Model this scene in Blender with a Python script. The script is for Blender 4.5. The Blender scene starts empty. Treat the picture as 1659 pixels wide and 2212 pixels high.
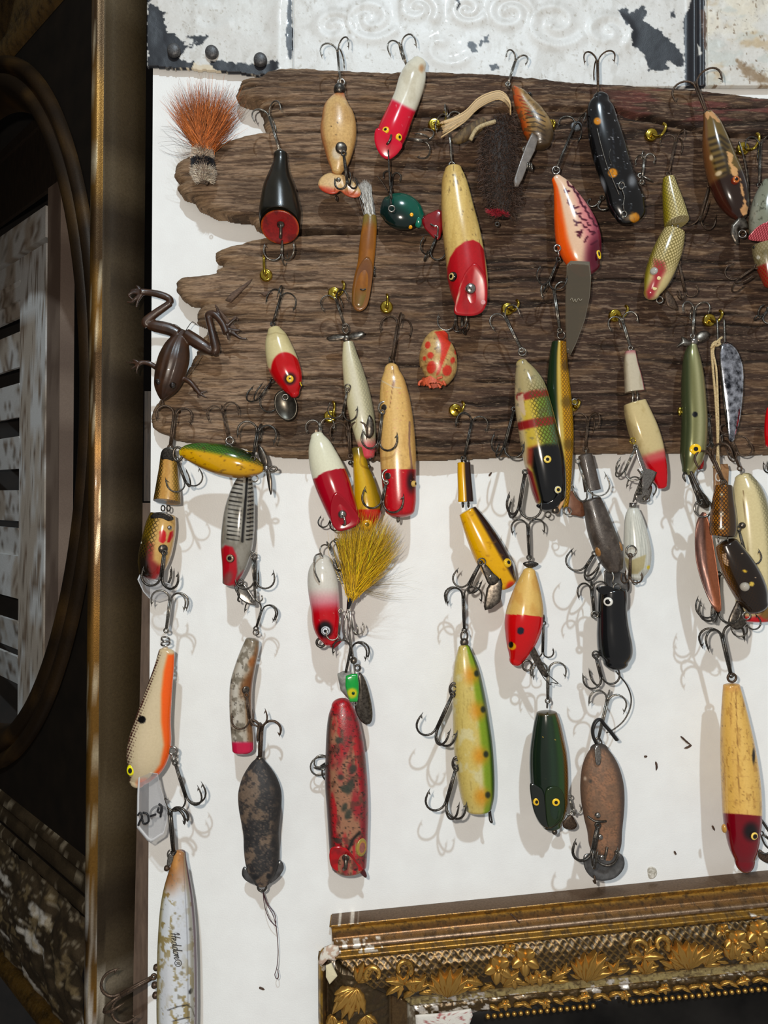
import bpy, bmesh, math, random
import numpy as np
from mathutils import Matrix, Vector

# ---------------------------------------------------------------- units: 1 "px" of the photograph is 0.28 mm on the wall
S, DC, CX, CY = 0.00028, 1500.0, 829.5, 1106.0
sc = bpy.context.scene
COL = sc.collection
# ---------------------------------------------------------------- camera
cam_d = bpy.data.cameras.new('camera'); cam = bpy.data.objects.new('camera', cam_d); COL.objects.link(cam)
cam.location = (0, -DC * S, 0); cam.rotation_euler = (math.pi / 2, 0, 0)
cam_d.sensor_fit = 'VERTICAL'; cam_d.sensor_height = 36.0; cam_d.lens = 36.0 * DC / 2212.0
cam_d.clip_start = 0.005; cam_d.clip_end = 50
sc.camera = cam
# ---------------------------------------------------------------- world, lamps, exposure
w = bpy.data.worlds.new('room'); sc.world = w; w.use_nodes = True
w.node_tree.nodes['Background'].inputs[0].default_value = (1.0, 0.97, 0.95, 1)
w.node_tree.nodes['Background'].inputs[1].default_value = 0.28
def lamp(name, loc, power, color, radius):
    l = bpy.data.lights.new(name, 'POINT'); l.energy = power; l.color = color; l.shadow_soft_size = radius
    o = bpy.data.objects.new(name, l); COL.objects.link(o); o.location = loc; return o
fl = lamp('phone_flash', (-0.027, -DC * S - 0.004, 0.021), 3.55, (1.0, 0.90, 0.78), 0.004)
fl.data.use_nodes = True; nt = fl.data.node_tree; em = nt.nodes['Emission']          # wide lens of the phone's lamp: more light towards its rim
g_ = nt.nodes.new('ShaderNodeTexCoord'); sp = nt.nodes.new('ShaderNodeSeparateXYZ'); ab = nt.nodes.new('ShaderNodeMath'); pw = nt.nodes.new('ShaderNodeMath'); mn = nt.nodes.new('ShaderNodeMath')
nt.links.new(g_.outputs['Normal'], sp.inputs[0]); ab.operation = 'ABSOLUTE'; nt.links.new(sp.outputs['Y'], ab.inputs[0]); pw.operation = 'POWER'; nt.links.new(ab.outputs[0], pw.inputs[0]); pw.inputs[1].default_value = -2.4; mn.operation = 'MINIMUM'; nt.links.new(pw.outputs[0], mn.inputs[0]); mn.inputs[1].default_value = 2.6; nt.links.new(mn.outputs[0], em.inputs['Strength'])
lamp('ceiling_lamp', (0.20, -2.25, 2.0), 188.0, (0.76, 0.90, 1.0), 0.035)
sc.view_settings.view_transform = 'Standard'; sc.view_settings.look = 'None'
sc.view_settings.exposure = 0.0; sc.view_settings.gamma = 1.0; sc.view_settings.use_curve_mapping = False

# ---------------------------------------------------------------- small maths
def lin(c):
    c = np.asarray(c, float) / 255.0
    return np.where(c <= 0.04045, c / 12.92, ((c + 0.055) / 1.055) ** 2.4)
def ss(a, b, x):
    d = np.asarray(b, float) - a; t = np.clip((np.asarray(x, float) - a) / np.where(np.abs(d) > 1e-9, d, 1e-9), 0, 1); return t * t * (3 - 2 * t)
def _hash(ix, iy, seed):
    n = (ix * 374761393 + iy * 668265263 + seed * 974634777) & 0xffffffff
    n = ((n ^ (n >> 13)) * 1274126177) & 0xffffffff
    return ((n ^ (n >> 16)) & 0xffff) / 65535.0
def vn(x, y, seed=0):
    x = np.asarray(x, float); y = np.asarray(y, float)
    ix = np.floor(x).astype(np.int64); iy = np.floor(y).astype(np.int64); fx = x - ix; fy = y - iy
    fx = fx * fx * (3 - 2 * fx); fy = fy * fy * (3 - 2 * fy)
    a = _hash(ix, iy, seed); b = _hash(ix + 1, iy, seed); c = _hash(ix, iy + 1, seed); d = _hash(ix + 1, iy + 1, seed)
    return (a * (1 - fx) + b * fx) * (1 - fy) + (c * (1 - fx) + d * fx) * fy
def fbm(x, y, seed=0, o=4):
    r = 0; a = 0.5; n = 0
    for i in range(o):
        r = r + a * vn(x, y, seed + i * 17); n += a; x = np.asarray(x) * 2.03; y = np.asarray(y) * 2.03; a *= 0.5
    return r / n
def cr(P, n, closed=False):
    """smooth curve through the points, n samples evenly spaced along it"""
    P = np.asarray(P, float); m = len(P)
    if m == 2 and not closed: return P[0] + (P[1] - P[0]) * np.linspace(0, 1, n)[:, None]
    if closed: Q = np.vstack([P[-1], P, P[0], P[1]])
    else: Q = np.vstack([2 * P[0] - P[1], P, 2 * P[-1] - P[-2]])
    out = []; seg = m if closed else m - 1
    t = np.linspace(0, 1, 24, endpoint=False)[:, None]
    for i in range(seg):
        a, b, c, d = Q[i], Q[i + 1], Q[i + 2], Q[i + 3]
        out.append(0.5 * (2 * b + (c - a) * t + (2 * a - 5 * b + 4 * c - d) * t ** 2 + (3 * b - a - 3 * c + d) * t ** 3))
    out.append((P[0] if closed else P[-1])[None, :]); C = np.vstack(out)
    k = min(3, C.shape[1])
    s = np.r_[0, np.cumsum(np.linalg.norm(np.diff(C[:, :2], axis=0), axis=1) + 1e-9)]
    q = np.linspace(0, s[-1], n + 1)[:-1] if closed else np.linspace(0, s[-1], n)
    return np.stack([np.interp(q, s, C[:, j]) for j in range(C.shape[1])], 1)
def sdpoly(x, y, pts):
    """signed distance to a polygon, inside negative"""
    P = np.asarray(pts, float); d = np.full(x.shape, 1e9); ins = np.zeros(x.shape, bool)
    for i in range(len(P)):
        a = P[i]; b = P[(i + 1) % len(P)]; e = b - a
        wx = x - a[0]; wy = y - a[1]
        t = np.clip((wx * e[0] + wy * e[1]) / (e @ e + 1e-9), 0, 1)
        d = np.minimum(d, np.hypot(wx - t * e[0], wy - t * e[1]))
        c = ((a[1] > y) != (b[1] > y)) & (x < (b[0] - a[0]) * (y - a[1]) / ((b[1] - a[1]) if b[1] != a[1] else 1e-9) + a[0])
        ins ^= c
    return np.where(ins, -d, d)

# ---------------------------------------------------------------- paint: pigment laid on a mesh vertex by vertex
class Pt:
    def __init__(s, x, y, t, u, f, al=None):
        s.x, s.y, s.t, s.u, s.f = x, y, t, u, f; s.c = np.full((len(x), 3), 128.0); s.a = np.zeros(len(x)); s.front = ss(-0.25, 0.05, f)
    def base(s, c): s.c[:] = c; return s
    def lay(s, c, m):
        m = np.clip(m, 0, 1)[:, None]; s.c += (np.asarray(c, float) - s.c) * m; return s
    def band(s, c, a, b, k=.012, o=1.): return s.lay(c, o * ss(a - k, a + k, s.t) * (1 - ss(b - k, b + k, s.t)))
    def spot(s, c, x, y, r, k=1.5, ry=None, rot=0., o=1.):
        ry = ry or r; q = math.radians(rot); dx = s.x - x; dy = s.y - y
        e = np.hypot((dx * math.cos(q) + dy * math.sin(q)) / r, (-dx * math.sin(q) + dy * math.cos(q)) / ry)
        return s.lay(c, o * (1 - ss(1 - k / r, 1 + k / r, e)) * s.front)
    def poly(s, c, pts, k=1.2, o=1., j=0., seed=3):
        d = sdpoly(s.x, s.y, pts)
        if j: d = d + j * (fbm(s.x / 7, s.y / 7, seed) - .5) * 2
        return s.lay(c, o * (1 - ss(-k, k, d)) * s.front)
    def side(s, c, a, b, k=.2, o=1.): return s.lay(c, o * ss(a - k, a + k, s.u) * (1 - ss(b - k, b + k, s.u)))
    def half(s, c, x0, y0, x1, y1, k=2., o=1.):
        """right-hand side of the line (x0,y0)->(x1,y1) as seen in the picture"""
        dx, dy = x1 - x0, y1 - y0; L = math.hypot(dx, dy); d = (-(s.x - x0) * dy + (s.y - y0) * dx) / L
        return s.lay(c, o * ss(-k, k, d))
    def nz(s, c, sx, sy, th=.55, k=.08, o=1., seed=1): return s.lay(c, o * ss(th - k, th + k, fbm(s.x / sx, s.y / sy, seed)))
    def line(s, c, pts, w=1.5, k=1.):
        d = np.full(len(s.x), 1e9)
        for a, b in zip(pts[:-1], pts[1:]):
            a = np.asarray(a, float); e = np.asarray(b, float) - a
            t = np.clip(((s.x - a[0]) * e[0] + (s.y - a[1]) * e[1]) / (e @ e + 1e-9), 0, 1)
            d = np.minimum(d, np.hypot(s.x - a[0] - t * e[0], s.y - a[1] - t * e[1]))
        return s.lay(c, (1 - ss(w - k, w + k, d)) * s.front)
    def scale(s, m): s.a = np.clip(m, 0, 1) * np.ones(len(s.x)); return s

def deep(c):
    """tone correction: pigment made a little darker and fuller than given"""
    g = c[:, :3].mean(1, keepdims=True); o = c.copy(); o[:, :3] = np.clip(g + (c[:, :3] - g) * 1.12, 0, 255) * .93; return o
# ---------------------------------------------------------------- materials
MATS = {}
def nodemat(key, fn):
    if key not in MATS:
        m = bpy.data.materials.new(key); m.use_nodes = True; nt = m.node_tree
        fn(nt, nt.nodes['Principled BSDF'], nt.nodes.new, nt.links.new); MATS[key] = m
    return MATS[key]
def n_noise(nt, scale, detail=4, rough=.55, stretch=(1, 1, 1), coord='Object'):
    tc = nt.nodes.new('ShaderNodeTexCoord'); mp = nt.nodes.new('ShaderNodeMapping'); no = nt.nodes.new('ShaderNodeTexNoise')
    nt.links.new(tc.outputs[coord], mp.inputs[0]); mp.inputs['Scale'].default_value = stretch
    nt.links.new(mp.outputs[0], no.inputs['Vector']); no.inputs['Scale'].default_value = scale; no.inputs['Detail'].default_value = detail; no.inputs['Roughness'].default_value = rough
    return no.outputs['Fac']
def n_ramp(nt, src, stops):
    r = nt.nodes.new('ShaderNodeValToRGB'); nt.links.new(src, r.inputs[0]); e = r.color_ramp.elements
    while len(e) < len(stops): e.new(0.5)
    for i, (p, c) in enumerate(stops):
        e[i].position = p; e[i].color = (*lin(c), 1) if not np.isscalar(c) else (c, c, c, 1)
    return r.outputs[0]
def n_mix(nt, a, b, f, mode='MIX'):
    m = nt.nodes.new('ShaderNodeMix'); m.data_type = 'RGBA'; m.blend_type = mode
    for s_, v in ((6, a), (7, b)):
        if hasattr(v, 'links') or hasattr(v, 'is_linked'): nt.links.new(v, m.inputs[s_])
        else: m.inputs[s_].default_value = (*lin(v), 1)
    if np.isscalar(f): m.inputs[0].default_value = f
    else: nt.links.new(f, m.inputs[0])
    return m.outputs[2]
def n_bump(nt, b, src, strength, dist):
    bp = nt.nodes.new('ShaderNodeBump'); bp.inputs['Strength'].default_value = strength; bp.inputs['Distance'].default_value = dist
    nt.links.new(src, bp.inputs['Height']); nt.links.new(bp.outputs[0], b.inputs['Normal'])
def paint(rough=.22, coat=.6, grime=.25, bump=0., metal=0., line=None, pitch=8., spec=.5):
    """painted surface: pigment from the mesh, worn by noise; line = colour of the netting scales kept in the pigment's alpha"""
    def f(nt, b, N, Lk):
        at = N('ShaderNodeAttribute'); at.attribute_name = 'Col'; c = at.outputs['Color']
        no = n_noise(nt, 900, 5)
        if line is not None:
            bc = N('ShaderNodeAttribute'); bc.attribute_name = 'bc'
            v = N('ShaderNodeTexVoronoi'); v.feature = 'DISTANCE_TO_EDGE'; v.inputs['Scale'].default_value = 1. / pitch; v.inputs['Randomness'].default_value = .14
            mp = N('ShaderNodeMapping'); mp.inputs['Rotation'].default_value = (0, 0, .785); mp2 = N('ShaderNodeMapping'); mp2.inputs['Scale'].default_value = (1.05, .85, 1); Lk(bc.outputs['Vector'], mp2.inputs[0]); Lk(mp2.outputs[0], mp.inputs[0]); Lk(mp.outputs[0], v.inputs['Vector'])
            r = n_ramp(nt, v.outputs['Distance'], [(.07, 1.), (.24, 0.)])
            mu = N('ShaderNodeMath'); mu.operation = 'MULTIPLY'; Lk(r, mu.inputs[0]); Lk(at.outputs['Alpha'], mu.inputs[1])
            c = n_mix(nt, c, line, mu.outputs[0])
        if grime:
            g = n_ramp(nt, no, [(.3, 0.), (.75, 1.)])
            k = N('ShaderNodeMath'); k.operation = 'MULTIPLY'; k.inputs[1].default_value = grime; Lk(g, k.inputs[0])
            c = n_mix(nt, c, n_mix(nt, c, (120, 98, 70), 1., 'MULTIPLY'), k.outputs[0])
        Lk(c, b.inputs['Base Color']); b.inputs['Roughness'].default_value = rough; b.inputs['Metallic'].default_value = metal; b.inputs['Specular IOR Level'].default_value = spec
        b.inputs['Coat Weight'].default_value = coat * .25; b.inputs['Coat Roughness'].default_value = .06
        if bump: n_bump(nt, b, n_noise(nt, 2200, 3), bump, .0004)
    return nodemat(f'paint_{rough}_{coat}_{grime}_{bump}_{metal}_{line}_{pitch}_{spec}', f)
def metal(key, c0, c1, rough=.35, met=.85, scale=1500, bump=.15):
    def f(nt, b, N, Lk):
        no = n_noise(nt, scale, 4)
        Lk(n_ramp(nt, no, [(.35, c0), (.65, c1)]), b.inputs['Base Color'])
        b.inputs['Metallic'].default_value = met; b.inputs['Roughness'].default_value = rough
        if bump: n_bump(nt, b, no, bump, .0002)
    return nodemat(key, f)
def plain(key, c0, c1=None, rough=.5, scale=800, bump=0., coat=0., stretch=(1, 1, 1), spec=.5):
    def f(nt, b, N, Lk):
        no = n_noise(nt, scale, 5, stretch=stretch)
        Lk(n_ramp(nt, no, [(.35, c0), (.68, c1 or c0)]), b.inputs['Base Color']); b.inputs['Roughness'].default_value = rough
        b.inputs['Coat Weight'].default_value = coat; b.inputs['Specular IOR Level'].default_value = spec
        if bump: n_bump(nt, b, no, bump, .0004)
    return nodemat(key, f)
def clear(key, tint=(235, 238, 240), rough=.03):
    def f(nt, b, N, Lk):
        Lk(n_ramp(nt, n_noise(nt, 300, 2), [(.3, tint), (.7, tint)]), b.inputs['Base Color'])
        b.inputs['Transmission Weight'].default_value = 1.; b.inputs['Roughness'].default_value = rough; b.inputs['IOR'].default_value = 1.45
    return nodemat(key, f)
STEEL = metal('steel_wire', (150, 146, 138), (95, 90, 82), .3)
DARK = metal('dark_steel_wire', (96, 92, 86), (52, 48, 44), .38)
RUST = metal('rusty_wire', (92, 74, 58), (54, 42, 34), .5, .6)
BLACKM = metal('blackened_wire', (60, 54, 50), (30, 27, 25), .42, .7)
BRASS = metal('polished_brass', (214, 188, 78), (176, 148, 50), .16, 1., 500, 0)
NICKEL = metal('nickel_plate', (176, 172, 166), (130, 125, 118), .22, .95)
TARN = metal('tarnished_plate', (112, 104, 94), (66, 60, 54), .34, .85, 700)
def sheer(key, tint, shine=.1, body=.62):
    """thin clear sheet: most light goes straight through, the rest is mirrored"""
    def f(nt, b, N, Lk):
        t = N('ShaderNodeBsdfTransparent'); m = N('ShaderNodeMixShader'); fr = N('ShaderNodeFresnel'); fr.inputs[0].default_value = 1.6; k = N('ShaderNodeMath'); k.operation = 'ADD'; k.inputs[1].default_value = shine; Lk(fr.outputs[0], k.inputs[0])
        Lk(n_ramp(nt, n_noise(nt, 300, 2), [(.3, tint), (.7, tint)]), t.inputs[0]); b.inputs['Base Color'].default_value = ((body, body * 1.01, body * 1.03, 1) if body > .3 else (body, body * .86, body * .64, 1)); b.inputs['Roughness'].default_value = .06
        Lk(k.outputs[0], m.inputs[0]); Lk(t.outputs[0], m.inputs[1]); Lk(b.outputs[0], m.inputs[2]); Lk(m.outputs[0], nt.nodes['Material Output'].inputs[0])
    return nodemat(key, f)
CLEAR = sheer('clear_plastic', (244, 245, 247), .08); SMOKE = sheer('smoky_plastic', (205, 184, 146), .42, .13)
GREYP = metal('grey_plate', (122, 121, 120), (92, 91, 90), .36, .85, 260, .03)

# ---------------------------------------------------------------- things and meshes
def props(o, label=None, cat=None, group=None, kind=None):
    for k, v in (('label', label), ('category', cat), ('group', group), ('kind', kind)):
        if v: o[k] = v
    return o
class Thing:
    """an Empty at the thing's place; parts are given in photo pixels (x right, y down, z towards the room) about that place"""
    def __init__(s, name, label, cat, ax, ay, d, group=None, kind=None):
        s.e = bpy.data.objects.new(name, None); COL.objects.link(s.e); s.e.empty_display_size = .01
        s.k = S * (DC - d) / DC; s.ax, s.ay, s.d = ax, ay, d
        s.e.location = ((ax - CX) * s.k, -d * S, (CY - ay) * s.k); s.body = None
        props(s.e, label, cat, group, kind)
    z0 = 0.
    def at(s, x, y, z):
        """where a point standing z proud of the thing's plane lies so that it covers the photo point (x, y)"""
        q = 1 - (z + s.z0) / (DC - s.d); return CX + (x - CX) * q, CY + (y - CY) * q
    def loc(s, V):
        V = np.asarray(V, float); return np.stack([(V[:, 0] - s.ax) * s.k, -(V[:, 2] + s.z0) * s.k, (s.ay - V[:, 1]) * s.k], 1)
    def mesh(s, name, V, F, mat, col=None, bc=None, parent=None, smooth=True, label=None, kind=None, sharp=None):
        return mkmesh(name, s.loc(V), F, mat, parent or s.e, col, bc, smooth, label, kind)
def mkmesh(name, V, F, mat, parent=None, col=None, bc=None, smooth=True, label=None, kind=None):
    me = bpy.data.meshes.new(name); V = np.ascontiguousarray(V, np.float32)
    if isinstance(F, np.ndarray):
        me.vertices.add(len(V)); me.vertices.foreach_set('co', V.ravel())
        k = F.shape[1]; me.loops.add(F.size); me.loops.foreach_set('vertex_index', np.ascontiguousarray(F, np.int32).ravel())
        me.polygons.add(len(F)); me.polygons.foreach_set('loop_start', np.arange(len(F), dtype=np.int32) * k); me.update(calc_edges=True)
    else:
        me.from_pydata(V.tolist(), [], F)
    if smooth: me.polygons.foreach_set('use_smooth', np.ones(len(me.polygons), bool))
    if col is not None:
        a = me.attributes.new('Col', 'FLOAT_COLOR', 'POINT'); c = np.ones((len(V), 4), np.float32); c[:, :3] = lin(np.clip(col[:, :3], 0, 255))
        c[:, 3] = col[:, 3] if col.shape[1] > 3 else 1; a.data.foreach_set('color', c.ravel())
    if bc is not None:
        a = me.attributes.new('bc', 'FLOAT_VECTOR', 'POINT'); a.data.foreach_set('vector', np.ascontiguousarray(bc, np.float32).ravel())
    me.materials.append(mat); me.validate()
    o = bpy.data.objects.new(name, me); COL.objects.link(o)
    if parent: o.parent = parent
    return props(o, label=label, kind=kind)

class MB:
    """collects quads/triangles of one mesh"""
    def __init__(s): s.V = []; s.F = []; s.C = []; s.n = 0
    def add(s, V, F, c=None):
        V = np.asarray(V, float); s.V.append(V); s.F.append(np.asarray(F) + s.n); s.n += len(V)
        if c is not None: s.C.append(np.broadcast_to(np.asarray(c, float), (len(V), 3)).copy())
    def done(s, T, name, mat, **k):
        V = np.vstack(s.V); col = np.vstack(s.C) if s.C else None
        if all(f.shape[1] == s.F[0].shape[1] for f in s.F): F = np.vstack(s.F)
        else: F = [list(map(int, r)) for f in s.F for r in f]
        return T.mesh(name, V, F, mat, col=col, **k)
def tubeVF(P, r, n=8, closed=False, flat=1.):
    P = np.asarray(P, float)
    if P.shape[1] == 2: P = np.c_[P, np.zeros(len(P))]
    m = len(P); r = np.broadcast_to(np.asarray(r, float), (m,))
    T = np.gradient(P, axis=0) if not closed else np.roll(P, -1, 0) - np.roll(P, 1, 0)
    T /= np.linalg.norm(T, axis=1)[:, None] + 1e-12
    up = np.array([0, 0, 1.]) if abs(T[0, 2]) < .9 else np.array([1., 0, 0])
    N = np.zeros_like(P); v = up - T[0] * (up @ T[0]); v /= np.linalg.norm(v)
    for i in range(m):
        v = v - T[i] * (v @ T[i]); v /= np.linalg.norm(v) + 1e-12; N[i] = v
    B = np.cross(T, N); a = np.linspace(0, 2 * math.pi, n, endpoint=False)
    V = (P[:, None, :] + r[:, None, None] * (np.cos(a)[None, :, None] * N[:, None, :] * flat + np.sin(a)[None, :, None] * B[:, None, :])).reshape(-1, 3)
    q = m if closed else m - 1
    i = np.arange(q)[:, None]; j = np.arange(n)[None, :]; i2 = (i + 1) % m; j2 = (j + 1) % n
    F = np.stack([i * n + j, i * n + j2, i2 * n + j2, i2 * n + j], -1).reshape(-1, 4)
    if not closed:
        V = np.vstack([V, P[0], P[-1]]); e0, e1 = m * n, m * n + 1
        jj = np.arange(n); k = (jj + 1) % n
        F = np.vstack([F, np.stack([k, jj, np.full(n, e0), np.full(n, e0)], 1), np.stack([(m - 1) * n + jj, (m - 1) * n + k, np.full(n, e1), np.full(n, e1)], 1)])
        F = F.astype(int)
    return V, F
def fixF(F):
    return [list(dict.fromkeys(map(int, f))) for f in F]
def wire(T, name, P, r=1.6, mat=None, n=8, smooth=40, **k):
    P = np.asarray(P, float)
    if P.shape[1] == 2: P = np.c_[P, np.zeros(len(P))]
    P[:, 0], P[:, 1] = T.at(P[:, 0], P[:, 1], P[:, 2])
    if smooth: P = cr(P, smooth)
    V, F = tubeVF(P, r, n); return T.mesh(name, V, fixF(F), mat or STEEL, **k)
def ringP(c, R, e1=(1, 0, 0), e2=(0, 1, 0), n=20, ry=None):
    a = np.linspace(0, 2 * math.pi, n, endpoint=False)[:, None]
    return np.asarray(c, float) + R * np.cos(a) * np.asarray(e1, float) + (ry or R) * np.sin(a) * np.asarray(e2, float)
def ring(T, name, x, y, z, R, r=1.5, mat=None, edge=None, **k):
    """wire loop; edge = direction in the picture in which it is seen edge-on (None: seen face-on)"""
    x, y = T.at(x, y, z)
    if edge is None: P = ringP((x, y, z), R, ry=k.pop('ry', None))
    else: P = ringP((x, y, z), R, (edge[0], edge[1], .45), (0, 0, 1.)) if False else ringP((x, y, z), R, (edge[0], edge[1], 0), (.35 * -edge[1], .35 * edge[0], .93))
    V, F = tubeVF(P, r, 7, True); return T.mesh(name, V, F, mat or STEEL, **k)

class Body: pass
def loft(T, name, pts, pf=None, mat=None, dr=.85, z=0., cap=(0, 0), na=66, sq=2., step=1.8, label=None, parent=None, kind=None):
    """pts: (x, y, halfwidth[, z[, depth ratio[, tilt]]]) down the body; cap: length of the rounded ends; pf(Pt) lays the paint"""
    A = np.zeros((len(pts), 6))
    for i, p in enumerate(pts):
        q = list(p) + [None] * (6 - len(p)); A[i] = (q[0], q[1], q[2], z if q[3] is None else q[3], dr if q[4] is None else q[4], q[5] or 0)
    Ln = np.sum(np.hypot(*np.diff(A[:, :2], axis=0).T)); n = max(10, int(Ln / step)); C = cr(A, n); C[:, 2] = np.maximum(C[:, 2], .05)
    tg = np.gradient(C[:, :2], axis=0); tg /= np.linalg.norm(tg, axis=1)[:, None] + 1e-9
    rows = [(C[i], tg[i]) for i in range(n)]
    def capr(i, h, sgn):
        if h == 0: hs = [(.0, .97), (0, .5), (0, .001)]
        else: hs = [(math.sin(q), max(math.cos(q), .002)) for q in np.linspace(0, math.pi / 2, 9)[1:]]
        o = []
        for s_, c_ in hs:
            c = C[i].copy(); c[:2] += sgn * tg[i] * abs(h) * s_ * (1 if h >= 0 else -1); c[2] *= c_; c[5] *= 1; o.append((c, tg[i]))
        return o
    rows = capr(0, cap[0], -1)[::-1] + rows + capr(n - 1, cap[1], 1)
    R = np.array([r[0] for r in rows]); G = np.array([r[1] for r in rows]); m = len(R)
    h = na * 2 // 3; a = np.r_[np.linspace(-math.pi / 2, math.pi / 2, h, endpoint=False), np.linspace(math.pi / 2, 1.5 * math.pi, na - h, endpoint=False)]
    sa, ca = np.sin(a), np.cos(a)
    if sq != 2.:
        e = 2. / sq; sa = np.sign(sa) * np.abs(sa) ** e; ca = np.sign(ca) * np.abs(ca) ** e
    Nx, Ny = -G[:, 1] * -1, G[:, 0] * -1      # lateral: picture right when the body runs down
    lat = R[:, 2][:, None] * sa[None, :]; dep = (R[:, 2] * R[:, 4])[:, None] * ca[None, :]
    X = R[:, 0][:, None] + Nx[:, None] * lat + G[:, 0][:, None] * (-R[:, 5][:, None] * dep)
    Y = R[:, 1][:, None] + Ny[:, None] * lat + G[:, 1][:, None] * (-R[:, 5][:, None] * dep)
    Z = R[:, 3][:, None] + dep
    V = np.stack([X, Y, Z], -1).reshape(-1, 3)
    s = np.r_[0, np.cumsum(np.hypot(*np.diff(R[:, :2], axis=0).T))]
    t = np.repeat(s / s[-1], na); u = np.tile(np.sin(a), m); f = np.tile(np.cos(a), m)
    ax_, ay_ = V[:, 0], V[:, 1]; q_ = (DC - T.d) / (DC - T.d - V[:, 2]); P = Pt(CX + (ax_ - CX) * q_, CY + (ay_ - CY) * q_, t, u, f); (pf or (lambda p: p))(P)
    bc = np.stack([np.repeat(np.maximum(R[:, 2], 8), na) * np.tile(a, m), np.repeat(s, na), np.zeros(m * na)], 1)
    i = np.arange(m - 1)[:, None]; j = np.arange(na)[None, :]; j2 = (j + 1) % na
    F = np.stack([i * na + j, i * na + j2, (i + 1) * na + j2, (i + 1) * na + j], -1).reshape(-1, 4)
    o = T.mesh(name, V, F, mat or paint(), col=deep(np.c_[P.c, P.a]), bc=bc, label=label, parent=parent, kind=kind)
    b = Body(); b.R, b.G, b.o, b.lat, b.V, b.na = R, G, o, np.stack([Nx, Ny], 1), V, na
    def zat(x, y):
        q = np.argmin((R[:, 0] - x) ** 2 + (R[:, 1] - y) ** 2); d = (x - R[q, 0]) * Nx[q] + (y - R[q, 1]) * Ny[q]
        uu = max(-.97, min(.97, d / max(R[q, 2], .1))); return R[q, 3] + R[q, 2] * R[q, 4] * math.sqrt(1 - uu * uu), uu, (Nx[q], Ny[q]), R[q, 4]
    b.z = lambda x, y: zat(x, y)[0]; b.zat = zat
    if T.body is None: T.body = b
    return b
def eye(T, x, y, r, cols, b=None, lift=0., flat=.35, ry=None, name='eye', label=None, rim=None, mat=None):
    """domed eye on the body: cols = ((fraction of the radius, colour), ...) from the pupil outwards"""
    b = T.body if b is None else b; X0, Y0 = x, y; z = lift
    if b is not False:
        for _ in range(4): z = b.zat(x, y)[0] + lift; x, y = T.at(X0, Y0, z)
    else: x, y = T.at(x, y, lift)
    z, u, nv, dr = b.zat(x, y) if b is not False else (lift, 0, (1, 0), 1)
    n = np.array([nv[0] * u * dr, nv[1] * u * dr, math.sqrt(max(.05, 1 - u * u))]); n /= np.linalg.norm(n)
    e1 = np.cross([0, 1., 0], n); e1 /= np.linalg.norm(e1); e2 = np.cross(n, e1)
    rr = np.r_[.001, np.linspace(.08, 1, 13), 1.06]; hh = np.r_[np.sqrt(np.clip(1 - rr[:-1] ** 2, 0, 1)) * flat + .08, -.25]
    a = np.linspace(0, 2 * math.pi, 24, endpoint=False)
    c0 = np.array([x, y, z + lift if b is not False else lift])
    V = np.array([c0 + r * (q * (math.cos(k) * e1 + (ry or r) / r * math.sin(k) * e2) + h * n) for q, h in zip(rr, hh) for k in a])
    cc = np.zeros((len(V), 3)); rad = np.repeat(rr, 24); prev = -1
    for f_, c in cols: cc[(rad > prev) & (rad <= f_ + 1e-6)] = c; prev = f_
    cc[rad > prev] = cols[-1][1]
    m = len(rr); i = np.arange(m - 1)[:, None]; j = np.arange(24)[None, :]; j2 = (j + 1) % 24
    F = np.stack([i * 24 + j, (i + 1) * 24 + j, (i + 1) * 24 + j2, i * 24 + j2], -1).reshape(-1, 4)
    return T.mesh(name, V, F, mat or paint(.12, .8, 0.), col=cc, label=label)
YEL = ((.45, (14, 12, 10)), (.86, (232, 190, 40)), (1, (30, 22, 14)))
WHT = ((.5, (14, 12, 12)), (.9, (224, 222, 214)), (1, (40, 38, 36)))
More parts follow.
